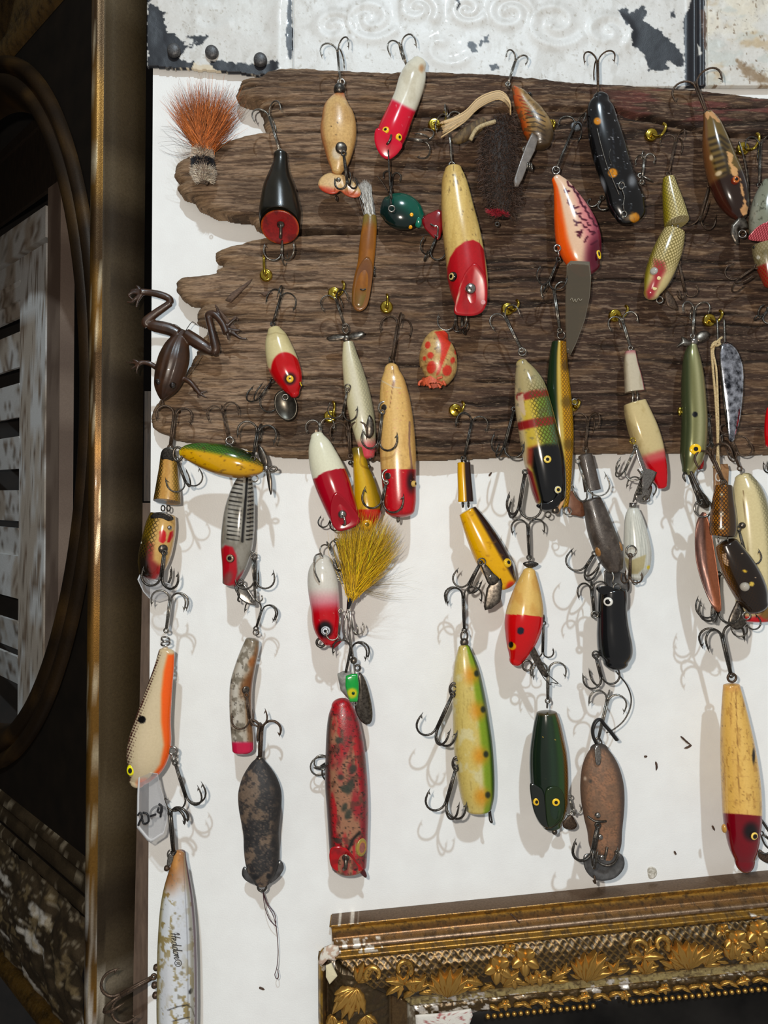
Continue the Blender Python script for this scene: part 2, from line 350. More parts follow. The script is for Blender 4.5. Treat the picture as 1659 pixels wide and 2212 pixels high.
def plate(T, name, outline, z=0., th=3., mat=None, bulge=0., tilt=(0, 0), pf=None, n=72, smooth=True, closed_smooth=True, label=None, parent=None, rings=9, c=None, kind=None, zf=None):
    """sheet cut to the outline, domed by bulge, leaning by tilt (dz/dx, dz/dy)"""
    P = np.asarray(outline, float)
    if closed_smooth: P = cr(P, n, True)
    else:
        q = []
        for i in range(len(P)): q.append(P[i] + (P[(i + 1) % len(P)] - P[i]) * np.linspace(0, 1, max(2, n // len(P)), endpoint=False)[:, None])
        P = np.vstack(q)
    n = len(P); c = np.asarray(c if c is not None else P.mean(0), float); pc = c.copy(); c = np.array(T.at(c[0], c[1], z)) if hasattr(T, 'at') else c; P = P + (c - pc); rh = np.linspace(0, 1, rings + 1)[1:]
    L = [c[None, :]] + [c + (P - c) * r for r in rh]; XY = np.vstack(L); rho = np.r_[0, np.repeat(rh, n)]
    zz = z + bulge * (1 - rho ** 2) + tilt[0] * (XY[:, 0] - c[0]) + tilt[1] * (XY[:, 1] - c[1])
    if zf is not None: zz = zz + zf(XY[:, 0], XY[:, 1], rho)
    be = np.where(rho > .999, th * .25, 0)
    Vf = np.c_[XY, zz + th / 2 - be]; Vb = np.c_[XY, zz - th / 2 + be]; m = len(Vf)
    j = np.arange(n); j2 = (j + 1) % n; F = []
    F += [[0, 1 + a, 1 + b] for a, b in zip(j, j2)]
    for r in range(rings - 1):
        o = 1 + r * n; F += [[o + a, o + n + a, o + n + b, o + b] for a, b in zip(j, j2)]
    F = F + [[m + v for v in f[::-1]] for f in F]; o = 1 + (rings - 1) * n
    F += [[o + a, m + o + a, m + o + b, o + b] for a, b in zip(j, j2)]
    V = np.vstack([Vf, Vb]); col = None
    if pf:
        fr = np.r_[np.ones(m), -np.ones(m)]; p = Pt(V[:, 0] + pc[0] - c[0], V[:, 1] + pc[1] - c[1], np.r_[rho, rho], np.zeros(2 * m), fr); p.front = np.ones(2 * m); pf(p); col = deep(np.c_[p.c, p.a])
    bc = np.c_[V[:, 0], V[:, 1], 0 * V[:, 0]]
    return T.mesh(name, V, F, mat or NICKEL, col=col, bc=bc, label=label, parent=parent, smooth=smooth, kind=kind)
def hook(T, E, B, g=38, phi=30, z=(0, 0), mat=None, r=1.7, eyer=4.5, back=.5, prongs=3, parent=None, name='treble_hook', label=None, angs=None, pts=None):
    """treble hook: eye at E, crown at B (picture), gape g, prongs turned by phi about the shank"""
    A = np.array([*T.at(E[0], E[1], z[0]), z[0]], float); C = np.array([*T.at(B[0], B[1], z[1]), z[1]], float); ax = C - A; L = np.linalg.norm(ax); ax /= L
    p = np.cross(ax, [0, 0, 1.]); p /= np.linalg.norm(p); q = np.cross(p, ax); q = q if q[2] > 0 else -q
    mb = MB(); R = g / 2.; mat = mat or DARK; arms = []
    for i, ph in enumerate(angs or [phi + 360. * k / prongs for k in range(prongs)]):
        d = math.cos(math.radians(ph)) * p + math.sin(math.radians(ph)) * q; o = d * r * .9
        V, F = tubeVF(np.array([A + o * .6 + ax * eyer * .9, A + o + ax * (L * .4), A + o + ax * (L - R)]), r, 6); mb.add(V, F); am = MB(); P = [A + o + ax * (L - R - r)]
        for t in np.linspace(0, math.pi, 11)[1:]: P.append(A + o + ax * (L - R + R * math.sin(t)) + d * (R - R * math.cos(t)))
        tip = P[-1]; P += [tip - ax * (back * g * .5) - d * .02 * g, tip - ax * (back * g) - d * .07 * g]
        rad = [r] * (len(P) - 3) + [r * 1.0, r * .75, r * .12]
        V, F = tubeVF(np.array(P), rad, 6); am.add(V, F)
        bp = tip - ax * (back * g * .55) - d * (.03 * g + r * .3); V, F = tubeVF(np.array([bp - ax * 1.5, bp - d * g * .07 + ax * g * .04, bp - d * g * .13 + ax * g * .11]), [r * .9, r * .55, .1], 5); am.add(V, F); arms.append(am)
    V, F = tubeVF(ringP(A, eyer, ax, p, 14), r * .95, 6, True); mb.add(V, F)
    o = T.mesh(name, np.vstack(mb.V), fixF(np.vstack(mb.F)), mat, parent=parent, label=label)
    for am in arms: T.mesh('prong', np.vstack(am.V), fixF(np.vstack(am.F)), mat, parent=o)
    return o
def hairs(T, name, roots, tips, bend, r0, cols, mat, seed=1, segs=6, wob=.05, label=None, kind='stuff', sides=3, tipr=.15, parent=None):
    """a tuft: one tapering fibre from each root to its tip, bowed by bend"""
    rg = np.random.RandomState(seed); n = len(roots); roots = np.asarray(roots, float); tips = np.asarray(tips, float); t = np.linspace(0, 1, segs)[None, :, None]
    d = tips - roots; L = np.linalg.norm(d, axis=1)[:, None]; per = rg.randn(n, 3); per -= d * (np.sum(per * d, 1)[:, None] / (L ** 2 + 1e-9)); per /= np.linalg.norm(per, axis=1)[:, None] + 1e-9
    C = roots[:, None] + d[:, None] * t + (per * L * bend)[:, None] * np.sin(t * math.pi * .9) + rg.randn(n, segs, 3) * wob * L[:, None] * .15 * t
    u = np.cross(d, [0, 0, 1.]); u /= np.linalg.norm(u, axis=1)[:, None] + 1e-9; v = np.cross(u, d); v /= np.linalg.norm(v, axis=1)[:, None] + 1e-9
    rad = (r0 * (1 - (1 - tipr) * t)); a = np.linspace(0, 2 * math.pi, sides, endpoint=False)
    V = (C[:, :, None, :] + rad[..., None] * (np.cos(a)[None, None, :, None] * u[:, None, None, :] + np.sin(a)[None, None, :, None] * v[:, None, None, :])).reshape(-1, 3)
    b = (np.arange(n) * segs * sides)[:, None, None]; i = np.arange(segs - 1)[None, :, None]; j = np.arange(sides)[None, None, :]; j2 = (j + 1) % sides
    F = np.stack(np.broadcast_arrays(b + i * sides + j, b + i * sides + j2, b + (i + 1) * sides + j2, b + (i + 1) * sides + j), -1).reshape(-1, 4)
    cols = np.asarray(cols, float); cols = np.broadcast_to(cols, (n, 3)) * (1 + .22 * rg.randn(n, 1)).clip(.5, 1.6)
    return T.mesh(name, V, F, mat, col=np.repeat(np.clip(cols, 0, 255), segs * sides, 0), label=label, kind=kind, parent=parent)
HAIR = paint(.5, 0., 0.)
def grid(T, name, X, Y, Z, keep, mat, pf=None, back=None, label=None, kind=None, parent=None, smooth=True):
    """height field over a px grid; only cells whose corners are all kept; edges carried down to depth back"""
    ny, nx = X.shape; idx = np.full(X.size, -1); K = keep.ravel()
    i = np.arange(ny - 1)[:, None]; j = np.arange(nx - 1)[None, :]; q = np.stack([i * nx + j, i * nx + j + 1, (i + 1) * nx + j + 1, (i + 1) * nx + j], -1).reshape(-1, 4)
    q = q[K[q].all(1)]; used = np.unique(q); idx[used] = np.arange(len(used)); F = idx[q]
    V = np.stack([X.ravel()[used], Y.ravel()[used], Z.ravel()[used]], 1)
    if back is not None:
        e = np.vstack([F[:, [0, 1]], F[:, [1, 2]], F[:, [2, 3]], F[:, [3, 0]]]); N = len(V)
        key = np.minimum(e[:, 0], e[:, 1]) * N + np.maximum(e[:, 0], e[:, 1]); _, inv, cnt = np.unique(key, return_inverse=True, return_counts=True)
        be = e[cnt[inv] == 1]; bv = np.unique(be); m2 = np.full(N, -1); m2[bv] = N + np.arange(len(bv))
        Vb = V[bv].copy(); Vb[:, 2] = back; V = np.vstack([V, Vb]); F = np.vstack([F, np.stack([be[:, 1], be[:, 0], m2[be[:, 0]], m2[be[:, 1]]], 1)])
    col = None
    if pf:
        p = Pt(V[:, 0], V[:, 1], V[:, 0] * 0, V[:, 0] * 0, np.ones(len(V))); p.z = V[:, 2]; pf(p); col = np.c_[p.c, p.a]
    return T.mesh(name, V, F, mat, col=col, label=label, kind=kind, parent=parent, smooth=smooth)
# ================================================================ the setting
def wall_mat():
    def f(nt, b, N, Lk):
        no = n_noise(nt, 60, 5); c = n_ramp(nt, no, [(.3, (226, 226, 224)), (.7, (232, 233, 231))])
        sp = n_ramp(nt, n_noise(nt, 420, 3), [(.74, 0.), (.80, 1.)]); c = n_mix(nt, c, (196, 188, 172), n_mix(nt, (0, 0, 0), sp, .35))
        Lk(c, b.inputs['Base Color']); b.inputs['Roughness'].default_value = .48
        n_bump(nt, b, n_noise(nt, 1100, 4, .6), .22, .0006)
    return nodemat('white_wall_paint', f)
def box(T, name, x0, x1, y0, y1, z0, z1, mat, kind=None, label=None, bev=0., slant=0., parent=None):
    V = [(x + (slant * (y - 1106) if True else 0), y, z) for z in (z0, z1) for y in (y0, y1) for x in (x0, x1)]
    F = [[4, 5, 7, 6], [0, 2, 3, 1], [0, 1, 5, 4], [2, 6, 7, 3], [0, 4, 6, 2], [1, 3, 7, 5]]
    return T.mesh(name, V, F, mat, kind=kind, label=label, smooth=False, parent=parent)
class World:
    """structure that stands at top level: px on the wall plane"""
    e = None; k = S; ax, ay = CX, CY
    z0 = 0.; d = 0.; at = Thing.at; loc = Thing.loc; mesh = Thing.mesh
WD = World()
DKW = plain('dark_stained_wood', (34, 26, 19), (58, 46, 34), .6, 90, .3, stretch=(8, 8, .7))
VDK = plain('dark_alcove_paint', (22, 18, 15), (34, 28, 23), .85, 40)  # dark brown colour of the alcove walls
wall = box(WD, 'wall_back', 325, 2400, -900, 3000, -60, 0, wall_mat(), 'structure', slant=-.0057)
box(WD, 'shading_wall_left', -1760, -1700, -900, 5000, -1660, 2600, VDK, 'structure')  # unseen side wall, carried forward to block ambient light from the alcove
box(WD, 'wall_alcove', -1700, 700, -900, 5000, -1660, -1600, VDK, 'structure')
box(WD, 'shading_soffit', -1700, 700, -400, -360, -1600, -60, VDK, 'structure')  # unseen soffit, added to shade the top of the shutter
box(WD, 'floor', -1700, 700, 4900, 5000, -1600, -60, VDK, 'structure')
box(WD, 'trim_1', 291, 330, 1086, 3000, -44, -22, plain('brown_trim', (70, 54, 42), (92, 74, 60), .6, 60, .2, stretch=(6, 6, 1)), 'structure', slant=-.0105)
box(WD, 'trim_2', 300, 330, 840, 1082, -50, -30, DKW, 'structure', slant=-.0075)
SPL = plain('dark_splinter', (52, 34, 24), (84, 62, 46), .8, 600, .4)
for P in ([(1470, 1590), (1484, 1603), (1493, 1609)], [(1493, 1609), (1484, 1614), (1477, 1616)], [(1416, 1645), (1418, 1655), (1417, 1664)], [(1391, 1634), (1398, 1633)], [(1456, 1838), (1460, 1846)], [(1056, 1028), (1062, 1020)], [(560, 2132), (572, 2137)], [(1538, 1783), (1543, 1794)]):
    V, F = tubeVF(cr([(x, y, 1.5) for x, y in P], 8), [1.2, 2.2, 2.4, 2., 2.4, 2., 1.4, .3], 6); WD.mesh('wood_splinter', V, fixF(F), SPL, parent=wall)
plate(WD, 'paint_blister', [(1399, 1878), (1406, 1872), (1416, 1876), (1419, 1888), (1412, 1897), (1402, 1896)], 1., 1.6, plain('stained_plaster', (150, 144, 130), (214, 210, 200), .8, 900, .5), parent=wall)

# ---------------------------------------------------------------- pressed tin above
TINM = paint(.42, .15, .12, .12)
def tin(name, label, x0, x1, ybot, pf, relief, d=12):
    T = Thing(name, label, 'tin panel', (x0 + x1) / 2, 60, d)
    X, Y = np.meshgrid(np.arange(x0, x1 + .1, 2.2), np.arange(-140, 190, 2.2))
    yb = np.interp(X, *ybot) + 3 * (vn(X / 9, X * 0, 4) - .5)
    T.body_grid = grid(T, 'tin_sheet', X, Y, relief(X, Y), Y < yb, TINM, pf, back=-6); return T
def scrolls(X, Y, S_):
    z = 0 * X
    for (cx, cy, r0, tw, tn, h) in S_:
        a = np.linspace(0, tn * 2 * math.pi, 150); r = r0 * (1 - .8 * a / a[-1]); px = cx + r * np.cos(a * tw + .6); py = cy + .8 * r * np.sin(a * tw + .6)
        m = (abs(X - cx) < r0 + 30) & (abs(Y - cy) < r0 + 30)
        if m.any():
            xs, ys = X[m], Y[m]; d = np.full(xs.shape, 1e9)
            for i in range(0, 150, 2): d = np.minimum(d, np.hypot(xs - px[i], ys - py[i]))
            z[m] = np.maximum(z[m], h * np.exp(-(d / 11.) ** 2) * .42)
    return z
BOT = ([300, 330, 420, 520, 640, 1659, 1800], [146, 146, 152, 160, 170, 230, 240])
WT, NAVY = (208, 209, 206), (25, 27, 33)
def chips(p):
    p.nz((204, 203, 199), 70, 60, .5, .12, .8, 2).nz((182, 179, 172), 16, 30, .64, .09, .45, 3).nz((150, 142, 128), 5, 6, .74, .04, .5, 9); return p
def tinL(p):
    chips(p.base(WT))
    p.poly((205, 190, 160), [(318, 132), (420, 136), (545, 150), (560, 170), (318, 170)], 3, .8, 8)
    p.poly(NAVY, [(318, 60), (345, 64), (372, 70), (392, 88), (402, 96), (438, 88), (447, 80), (430, 100), (410, 103), (398, 110), (388, 128), (395, 133), (420, 133), (415, 152), (318, 146)], 1, 1, 9, 5)
    p.poly(NAVY, [(400, 80), (422, 77), (448, 79), (436, 98), (424, 90)], 1, 1, 5, 2)
    p.poly(NAVY, [(455, 133), (500, 134), (545, 140), (600, 132), (600, 170), (470, 156), (460, 145)], 1, 1, 7, 7)
    p.poly(NAVY, [(318, -20), (332, 10), (352, 30), (360, 60), (345, 75), (318, 80)], 1, 1, 11, 8)
    p.poly(NAVY, [(622, -10), (630, -10), (632, 60), (634, 100), (629, 132), (620, 110), (617, 80), (621, 50)], 1, 1, 4, 9)
def tinM_(p):
    chips(p.base((212, 213, 211)))
    p.poly(NAVY, [(1336, 24), (1352, 18), (1360, 30), (1376, 22), (1386, 12), (1396, 20), (1398, 36), (1388, 44), (1400, 52), (1424, 68), (1446, 86), (1466, 108), (1478, 122), (1472, 146), (1456, 140), (1442, 132), (1438, 140), (1444, 148), (1428, 157), (1400, 151), (1396, 128), (1386, 112), (1368, 100), (1362, 80), (1366, 66), (1350, 52)], 1, 1, 6, 4)
    for q in ([(1010, 92), (1022, 91), (1030, 100), (1030, 112), (1020, 116), (1012, 104)], [(1034, 88), (1042, 84), (1042, 100), (1036, 104)], [(1044, 78), (1054, 76), (1055, 92), (1046, 93)], [(1056, 142), (1070, 138), (1078, 150), (1062, 152)], [(978, -4), (990, -6), (996, 12), (986, 22), (990, 10)], [(1446, 26), (1456, 24), (1458, 38), (1448, 38)]): p.poly(NAVY, q, 1, 1, 4, 6)
    p.poly(NAVY, [(1476, 40), (1486, 20), (1492, -20), (1520, -20), (1516, 60), (1520, 100), (1522, 200), (1480, 200), (1478, 140)], 1, 1, 5, 3)
    p.poly((216, 214, 206), [(1504, 100), (1512, 104), (1514, 118), (1506, 122)], 1, .9, 3).poly((70, 46, 34), [(1510, 20), (1524, 30), (1526, 110), (1518, 110)], 1.5, .8, 5)
def tinR(p):
    chips(p.base((214, 208, 192))); p.nz((176, 150, 108), 44, 30, .64, .1, .6, 12).nz((190, 194, 188), 54, 26, .6, .05, .7, 21).nz((96, 72, 48), 7, 9, .76, .04, .7, 15)
    p.poly((120, 92, 58), [(1590, 130), (1620, 150), (1659, 168), (1700, 172), (1700, 190), (1640, 184), (1600, 164)], 6, .7, 12)
def relM(X, Y):
    z = scrolls(X, Y, [(800, 40, 62, 1, 1.4, 6), (900, 20, 46, -1, 1.3, 6), (1100, 30, 58, -1, 1.5, 6), (1200, 50, 70, 1, 1.3, 6), (1310, 70, 55, -1, 1.2, 6), (720, 60, 50, -1, 1.4, 5), (1010, 20, 40, 1, 1.3, 6), (960, 100, 60, 1, .6, 4)])
    z = z + 10 * np.exp(-((X - 1496) / 9) ** 2) + 5 * np.exp(-((X - 1518) / 5) ** 2) + 2 * fbm(X / 60, Y / 60, 5); return z
def relL(X, Y): return 3 * fbm(X / 50, Y / 60, 8) + 5 * np.exp(-((X - 648) / 8) ** 2) + 3 * np.exp(-((X - 602) / 14) ** 2) + scrolls(X, Y, [(450, 30, 50, 1, .8, 3)])
tl = tin('tin_ceiling_panel', 'flaking white tin panel with three dark nail heads beside the black gap', 318, 634, BOT, tinL, relL)
tin('tin_ceiling_panel', 'broad white embossed tin panel of faint scrolls with a big navy paint loss', 635, 1526, BOT, tinM_, relM, 9)
tin('tin_ceiling_panel', 'cream tin panel stained with rust at the top corner, past the dark seam', 1527, 1760, BOT, tinR, lambda X, Y: 5 * fbm(X / 36, Y / 36, 31) + 2, 10)
NAIL = metal('iron_nail', (98, 98, 98), (64, 64, 66), .5, .5)
for x, y in ((375, 108), (457, 112), (562, 128)):
    T = Thing('nail', {375: 'domed dark nail over flaked navy paint, nearest the black gap', 457: 'domed dark nail on clean white tin, the middle of three', 562: 'domed dark nail in the tin just above the board end'}[x], 'nail', x, y, 20, 'nails in the tin panel')
    eye(T, x, y, 14, ((1, (90, 90, 90)),), False, 0, .45, mat=NAIL, name='nail_head')
    V, F = tubeVF([(x, y, 2), (x, y, -14)], 3, 8); T.mesh('nail_shank', V, fixF(F), NAIL)

# ---------------------------------------------------------------- weathered board
LE = np.array([(150, 520), (157, 518), (172, 510), (185, 503), (200, 506), (206, 522), (213, 551), (230, 561), (250, 562), (270, 568), (278, 568), (283, 545), (290, 505), (300, 478), (318, 425), (326, 403), (336, 382), (346, 370), (358, 368), (369, 369), (380, 376), (386, 384), (392, 374), (399, 376), (413, 386), (420, 408), (437, 420), (446, 440), (455, 457), (462, 497), (467, 538), (480, 545), (489, 562), (494, 650), (497, 772), (503, 774), (506, 725), (509, 573), (513, 545), (518, 522), (523, 510), (527, 482), (537, 458), (548, 455), (556, 459), (560, 472), (568, 474), (575, 460), (583, 458), (588, 440), (593, 421), (596, 381), (603, 371), (620, 373), (638, 383), (648, 399), (652, 421), (660, 424), (670, 417), (683, 418), (690, 419), (696, 428), (703, 442), (719, 435), (735, 425), (760, 415), (790, 400), (820, 380), (850, 350), (860, 338), (883, 319), (904, 314), (919, 319), (932, 336), (940, 362), (948, 366), (954, 402), (960, 460), (965, 513), (978, 560), (985, 589), (992, 690), (1010, 1800)], float)
TE = np.array([(400, 200), (505, 186), (520, 158), (545, 152), (560, 151), (578, 137), (600, 134), (640, 132), (740, 138), (842, 143), (920, 143), (1060, 150), (1190, 161), (1240, 168), (1340, 174), (1480, 181), (1659, 202), (1800, 212)], float)
BE = np.array([(300, 1000), (589, 987), (640, 988), (680, 991), (830, 994), (893, 993), (960, 992), (1060, 989), (1089, 985), (1120, 988), (1180, 983), (1241, 978), (1467, 977), (1560, 979), (1634, 983), (1659, 980), (1800, 976)], float)
def board_mat():
    def f(nt, b, N, Lk):
        at = N('ShaderNodeAttribute'); at.attribute_name = 'Col'
        a = n_noise(nt, 95, 9, .78, (1, 1, 11)); e = n_noise(nt, 210, 6, .75, (1, 1, 13))
        c = n_mix(nt, at.outputs['Color'], n_ramp(nt, a, [(.30, (92, 86, 82)), (.48, (206, 200, 194)), (.66, (255, 252, 248))]), .85, 'MULTIPLY')
        c = n_mix(nt, c, (46, 35, 28), n_ramp(nt, e, [(.34, .9), (.44, 0.)])); c = n_mix(nt, c, (206, 178, 146), n_mix(nt, (0, 0, 0), n_ramp(nt, e, [(.58, 0.), (.68, 1.)]), .6))
        Lk(c, b.inputs['Base Color']); b.inputs['Roughness'].default_value = .85; b.inputs['Specular IOR Level'].default_value = .25; n_bump(nt, b, n_mix(nt, a, e, .5), .7, .0009)
    return nodemat('weathered_barn_board', f)
BRD = Thing('weathered_board', 'weathered grey brown barn board with ragged rotten end and long split', 'board', 1000, 570, 55)
X, Y = np.meshgrid(np.arange(306, 1760, 2.4), np.arange(128, 1002, 2.0))
jl = 7 * (fbm(X * 0 + 3, Y / 9, 41) - .5); edL = X - np.interp(Y + 2 * (vn(X / 10, Y / 10, 3) - .5), LE[:, 0], LE[:, 1]) - jl
edT = Y - np.interp(X, TE[:, 0], TE[:, 1]) - 4 * (fbm(X / 16, Y * 0, 44) - .5); edB = np.interp(X, BE[:, 0], BE[:, 1]) - Y + 5 * (fbm(X / 14, Y * 0, 46) - .5)
keep = (edL > 0) & (edT > 0) & (edB > 0); ed = np.minimum(np.minimum(edL / 1.6, edT), edB).clip(0)
wy = Y + 14 * (fbm(X / 260, Y / 90, 51) - .5) + 10 * (fbm(X / 70, Y / 60, 52) - .5)
g1 = fbm(X / 120, wy / 7, 55, 5); g2 = fbm(X / 42, wy / 2.6, 57, 3); g3 = fbm(X / 300, wy / 30, 59, 3); cr_ = fbm(X / 220, wy / 11, 63, 3)
g4 = fbm(X / 60, wy / 2.2, 91, 2); Zb = 1.8 * (g1 - .5) + 3.2 * (g2 - .5) + 2.0 * (g3 - .5) + 2.6 * (g4 - .5) - 4.5 * ss(.62, .73, cr_) - 22 * np.exp(-ed / 7.) - 8 * np.exp(-ed / 26.)
crack = np.interp(X, [560, 900, 1180, 1330, 1420, 1560, 1760], [282, 246, 236, 240, 262, 292, 300]) + 5 * (fbm(X / 40, X * 0, 66) - .5)
Zb += 7 * (1 - ss(-4, 3, Y - crack)) * ss(800, 1000, X) - 18 * np.exp(-((Y - crack) / 3.) ** 2) * ss(640, 900, X) - 10 * np.exp(-((Y - 500 - 6 * (fbm(X / 80, 0 * X, 68) - .5)) / 3.5) ** 2)
def board_pf(p):
    L = p.x; wy = p.y + 14 * (fbm(L / 260, p.y / 90, 51) - .5) + 10 * (fbm(L / 70, p.y / 60, 52) - .5)
    p.base((162, 136, 112)); p.lay((98, 76, 62), ss(560, 1150, L) * .9).lay((62, 45, 37), ss(820, 1250, L) * (1 - ss(900, 990, p.y)) * .75)  # wood browner to the right, darkened further there for the flash falloff
    g = fbm(L / 120, wy / 7, 55, 5); h = fbm(L / 42, wy / 2.6, 57, 3); k = fbm(L / 300, wy / 40, 71, 3)
    p.lay((70, 54, 44), ss(.5, .38, fbm(L / 60, wy / 2.4, 91, 2)) * .55).lay((84, 66, 54), ss(.48, .3, g) * .6).lay((196, 172, 146), ss(.55, .7, h) * .5).lay((60, 46, 37), ss(.56, .72, k) * .35).lay((158, 126, 92), ss(.56, .7, fbm(L / 90, wy / 18, 73, 3)) * .4)
    e = np.minimum((L - np.interp(p.y, LE[:, 0], LE[:, 1])) / 2.5, np.interp(L, BE[:, 0], BE[:, 1]) - p.y); p.lay((166, 138, 106), (1 - ss(4, 26, e)) * .6)
    p.lay((122, 70, 66), ss(.5, .62, fbm(L / 90, p.y / 12, 75, 3)) * ss(1240, 1420, L) * (1 - ss(258, 300, p.y)) * .8)
    cz = fbm(L / 220, wy / 11, 63, 3); p.lay((34, 25, 20), ss(.60, .70, cz) * (.45 + .3 * ss(800, 1100, L)))
grid(BRD, 'board_face', X, Y, Zb, keep, board_mat(), board_pf, back=-50)
SPW = plain('lifted_splinter', (70, 52, 42), (110, 88, 72), .85, 500, .5, stretch=(1, 1, 4))
for P, q in (([(486, 648), (500, 632), (522, 618), (545, 603), (540, 612), (512, 640), (498, 653)], 14), ([(464, 660), (474, 668), (494, 690), (518, 716), (514, 722), (498, 712), (478, 684)], 16), ([(508, 682), (516, 688), (514, 693), (500, 690)], 16), ([(560, 632), (586, 628), (590, 634), (570, 640)], 8)):
    plate(BRD, 'wood_splinter', P, q - 2, 5, SPW, 1.5, (.1, .05), n=30, rings=3, closed_smooth=False)
T = Thing('nail', 'flat grey nail head driven into the board beside a rusty hook', 'nail', 1245, 272, 60, 'nails in the tin panel'); T.e['group'] = 'nail in the board'
eye(T, 1245, 272, 12, ((1, (90, 90, 90)),), False, 2, .12, ry=10, mat=NAIL, name='nail_head')
V, F = tubeVF([(1245, 272, 2), (1245, 272, -14)], 3, 8); T.mesh('nail_shank', V, fixF(F), NAIL)

# ---------------------------------------------------------------- brass cup hooks
def cuphook(x, y, hx, hy, d, label, R=14):
    T = Thing('cup_hook', label, 'hook', x, y, d, 'brass cup hooks screwed into the board')
    rr = [(.25, 6), (.35, 7), (.5, 5), (.72, 6), (.9, 5), (1, 2), (.98, -2), (.8, -4)]; a = np.linspace(0, 2 * math.pi, 22, endpoint=False)
    V = np.array([(x + R * r * math.cos(q), y + R * r * math.sin(q), h) for r, h in rr for q in a] + [(x, y, 6.5), (x, y, -4)]); F = []
    for i in range(len(rr) - 1): F += [[i * 22 + k, i * 22 + (k + 1) % 22, (i + 1) * 22 + (k + 1) % 22, (i + 1) * 22 + k] for k in range(22)]
    n = len(rr) * 22; F += [[n, (k + 1) % 22, k] for k in range(22)] + [[n + 1, n - 22 + k, n - 22 + (k + 1) % 22] for k in range(22)]
    T.mesh('cup_flange', V, F, BRASS)
    dx, dy = hx - x, hy - y; P = [(x, y, 2), (x + dx * .15, y + dy * .1 + 1, 12), (x + dx * .4 + 1, y + dy * .15 + 6, 22), (x + dx * .75, y + dy * .3 + 5, 30), (x + dx * .98, y + dy * .6, 33), (hx, hy, 32), (hx - dx * .12 - 1, hy - 4, 27)]
    wire(T, 'hook_arm', P, 3.1, BRASS, 10, 30); return T
for a in ((575, 595, 570, 556, 'brass cup hook carrying nothing, below the black popper'), (722, 634, 743, 612, 'brass cup hook over the white propeller lure'), (835, 664, 837, 640, 'brass cup hook beside the tail of the amber worm, over the cracked cream plug'),
          (713, 900, 722, 872, 'brass cup hook above the glossy cherry red and white plug'), (983, 886, 1002, 872, 'brass cup hook above the yellow and brown jointed lure'), (1096, 668, 1120, 652, 'brass cup hook over the perch striped plug'),
          (1328, 682, 1356, 664, 'brass cup hook over the pearl jointed lure'), (1531, 692, 1560, 674, 'brass cup hook above the silver spoon and its cord'), (1406, 292, 1438, 270, 'brass cup hook above the olive jointed lure'),
          (1604, 322, 1640, 292, 'brass cup hook by the grey green lure at the cropped edge'), (938, 270, 964, 246, 'brass cup hook at the end of the tan cord tail'), (1236, 876, 1252, 868, 'brass cup hook half hidden by the long perch minnow'), (1186, 272, 1198, 264, 'brass cup hook half hidden behind the crawfish lure')):
    cuphook(*a[:4], 58, a[4])
# ================================================================ gilt frames
def gilt_mat(key, gold, dull, dust, k=.5, met=.9):
    def f(nt, b, N, Lk):
        a = n_noise(nt, 120, 6, .65); d = n_noise(nt, 700, 4)
        c = n_ramp(nt, a, [(.34, dull), (.56, gold), (.7, gold)]); m = n_ramp(nt, d, [(.5, 0.), (.68, 1.)])
        c = n_mix(nt, c, dust, n_mix(nt, (0, 0, 0), m, k)); Lk(c, b.inputs['Base Color']); b.inputs['Metallic'].default_value = met
        Lk(n_ramp(nt, d, [(.3, .22), (.7, .5)]), b.inputs['Roughness']); n_bump(nt, b, d, .25, .0004)
    return nodemat(key, f)
GILT = gilt_mat('worn_gilding', (214, 166, 84), (112, 82, 42), (58, 46, 32), .85, .85)
GILT_PAINT = paint(.4, .1, .3, .25, .7)
def chalk(p): p.base((226, 220, 208)).nz((180, 150, 130), 8, 8, .56, .05, .8)
FR = Thing('picture_frame', 'ornate carved gilt picture frame with chipped mitred corner below the lures', 'picture frame', 1150, 2090, 45)
Q1 = np.array([.995, -.0995]); Q2 = np.array([.0995, .995]); OX, OY = 708., 1977.   # along the rail, across it
def uv2xy(u, v): return OX + Q1[0] * u + Q2[0] * v, OY + Q1[1] * u + Q2[1] * v
pv = [24, 26, 40, 58, 64, 68, 73, 78, 86, 96, 101, 106, 125, 150, 175, 200, 208, 214, 228, 232, 240, 256, 262, 272]
pz = np.array([41, 43, 31, 33, 40, 47, 49, 46, 58, 50, 38, 42, 52, 56, 50, 34, 24, 22, 22, 16, 20, 18, 10, 4]) - 45.
def rail_z(v): return np.interp(v, pv, pz)
mit = lambda v: np.interp(v, [0, 60, 74, 98, 130, 208, 272, 300], [0, 2, 10, 4, 44, 140, 190, 210])
RAILM = paint(.34, .05, .45, .2, .6)
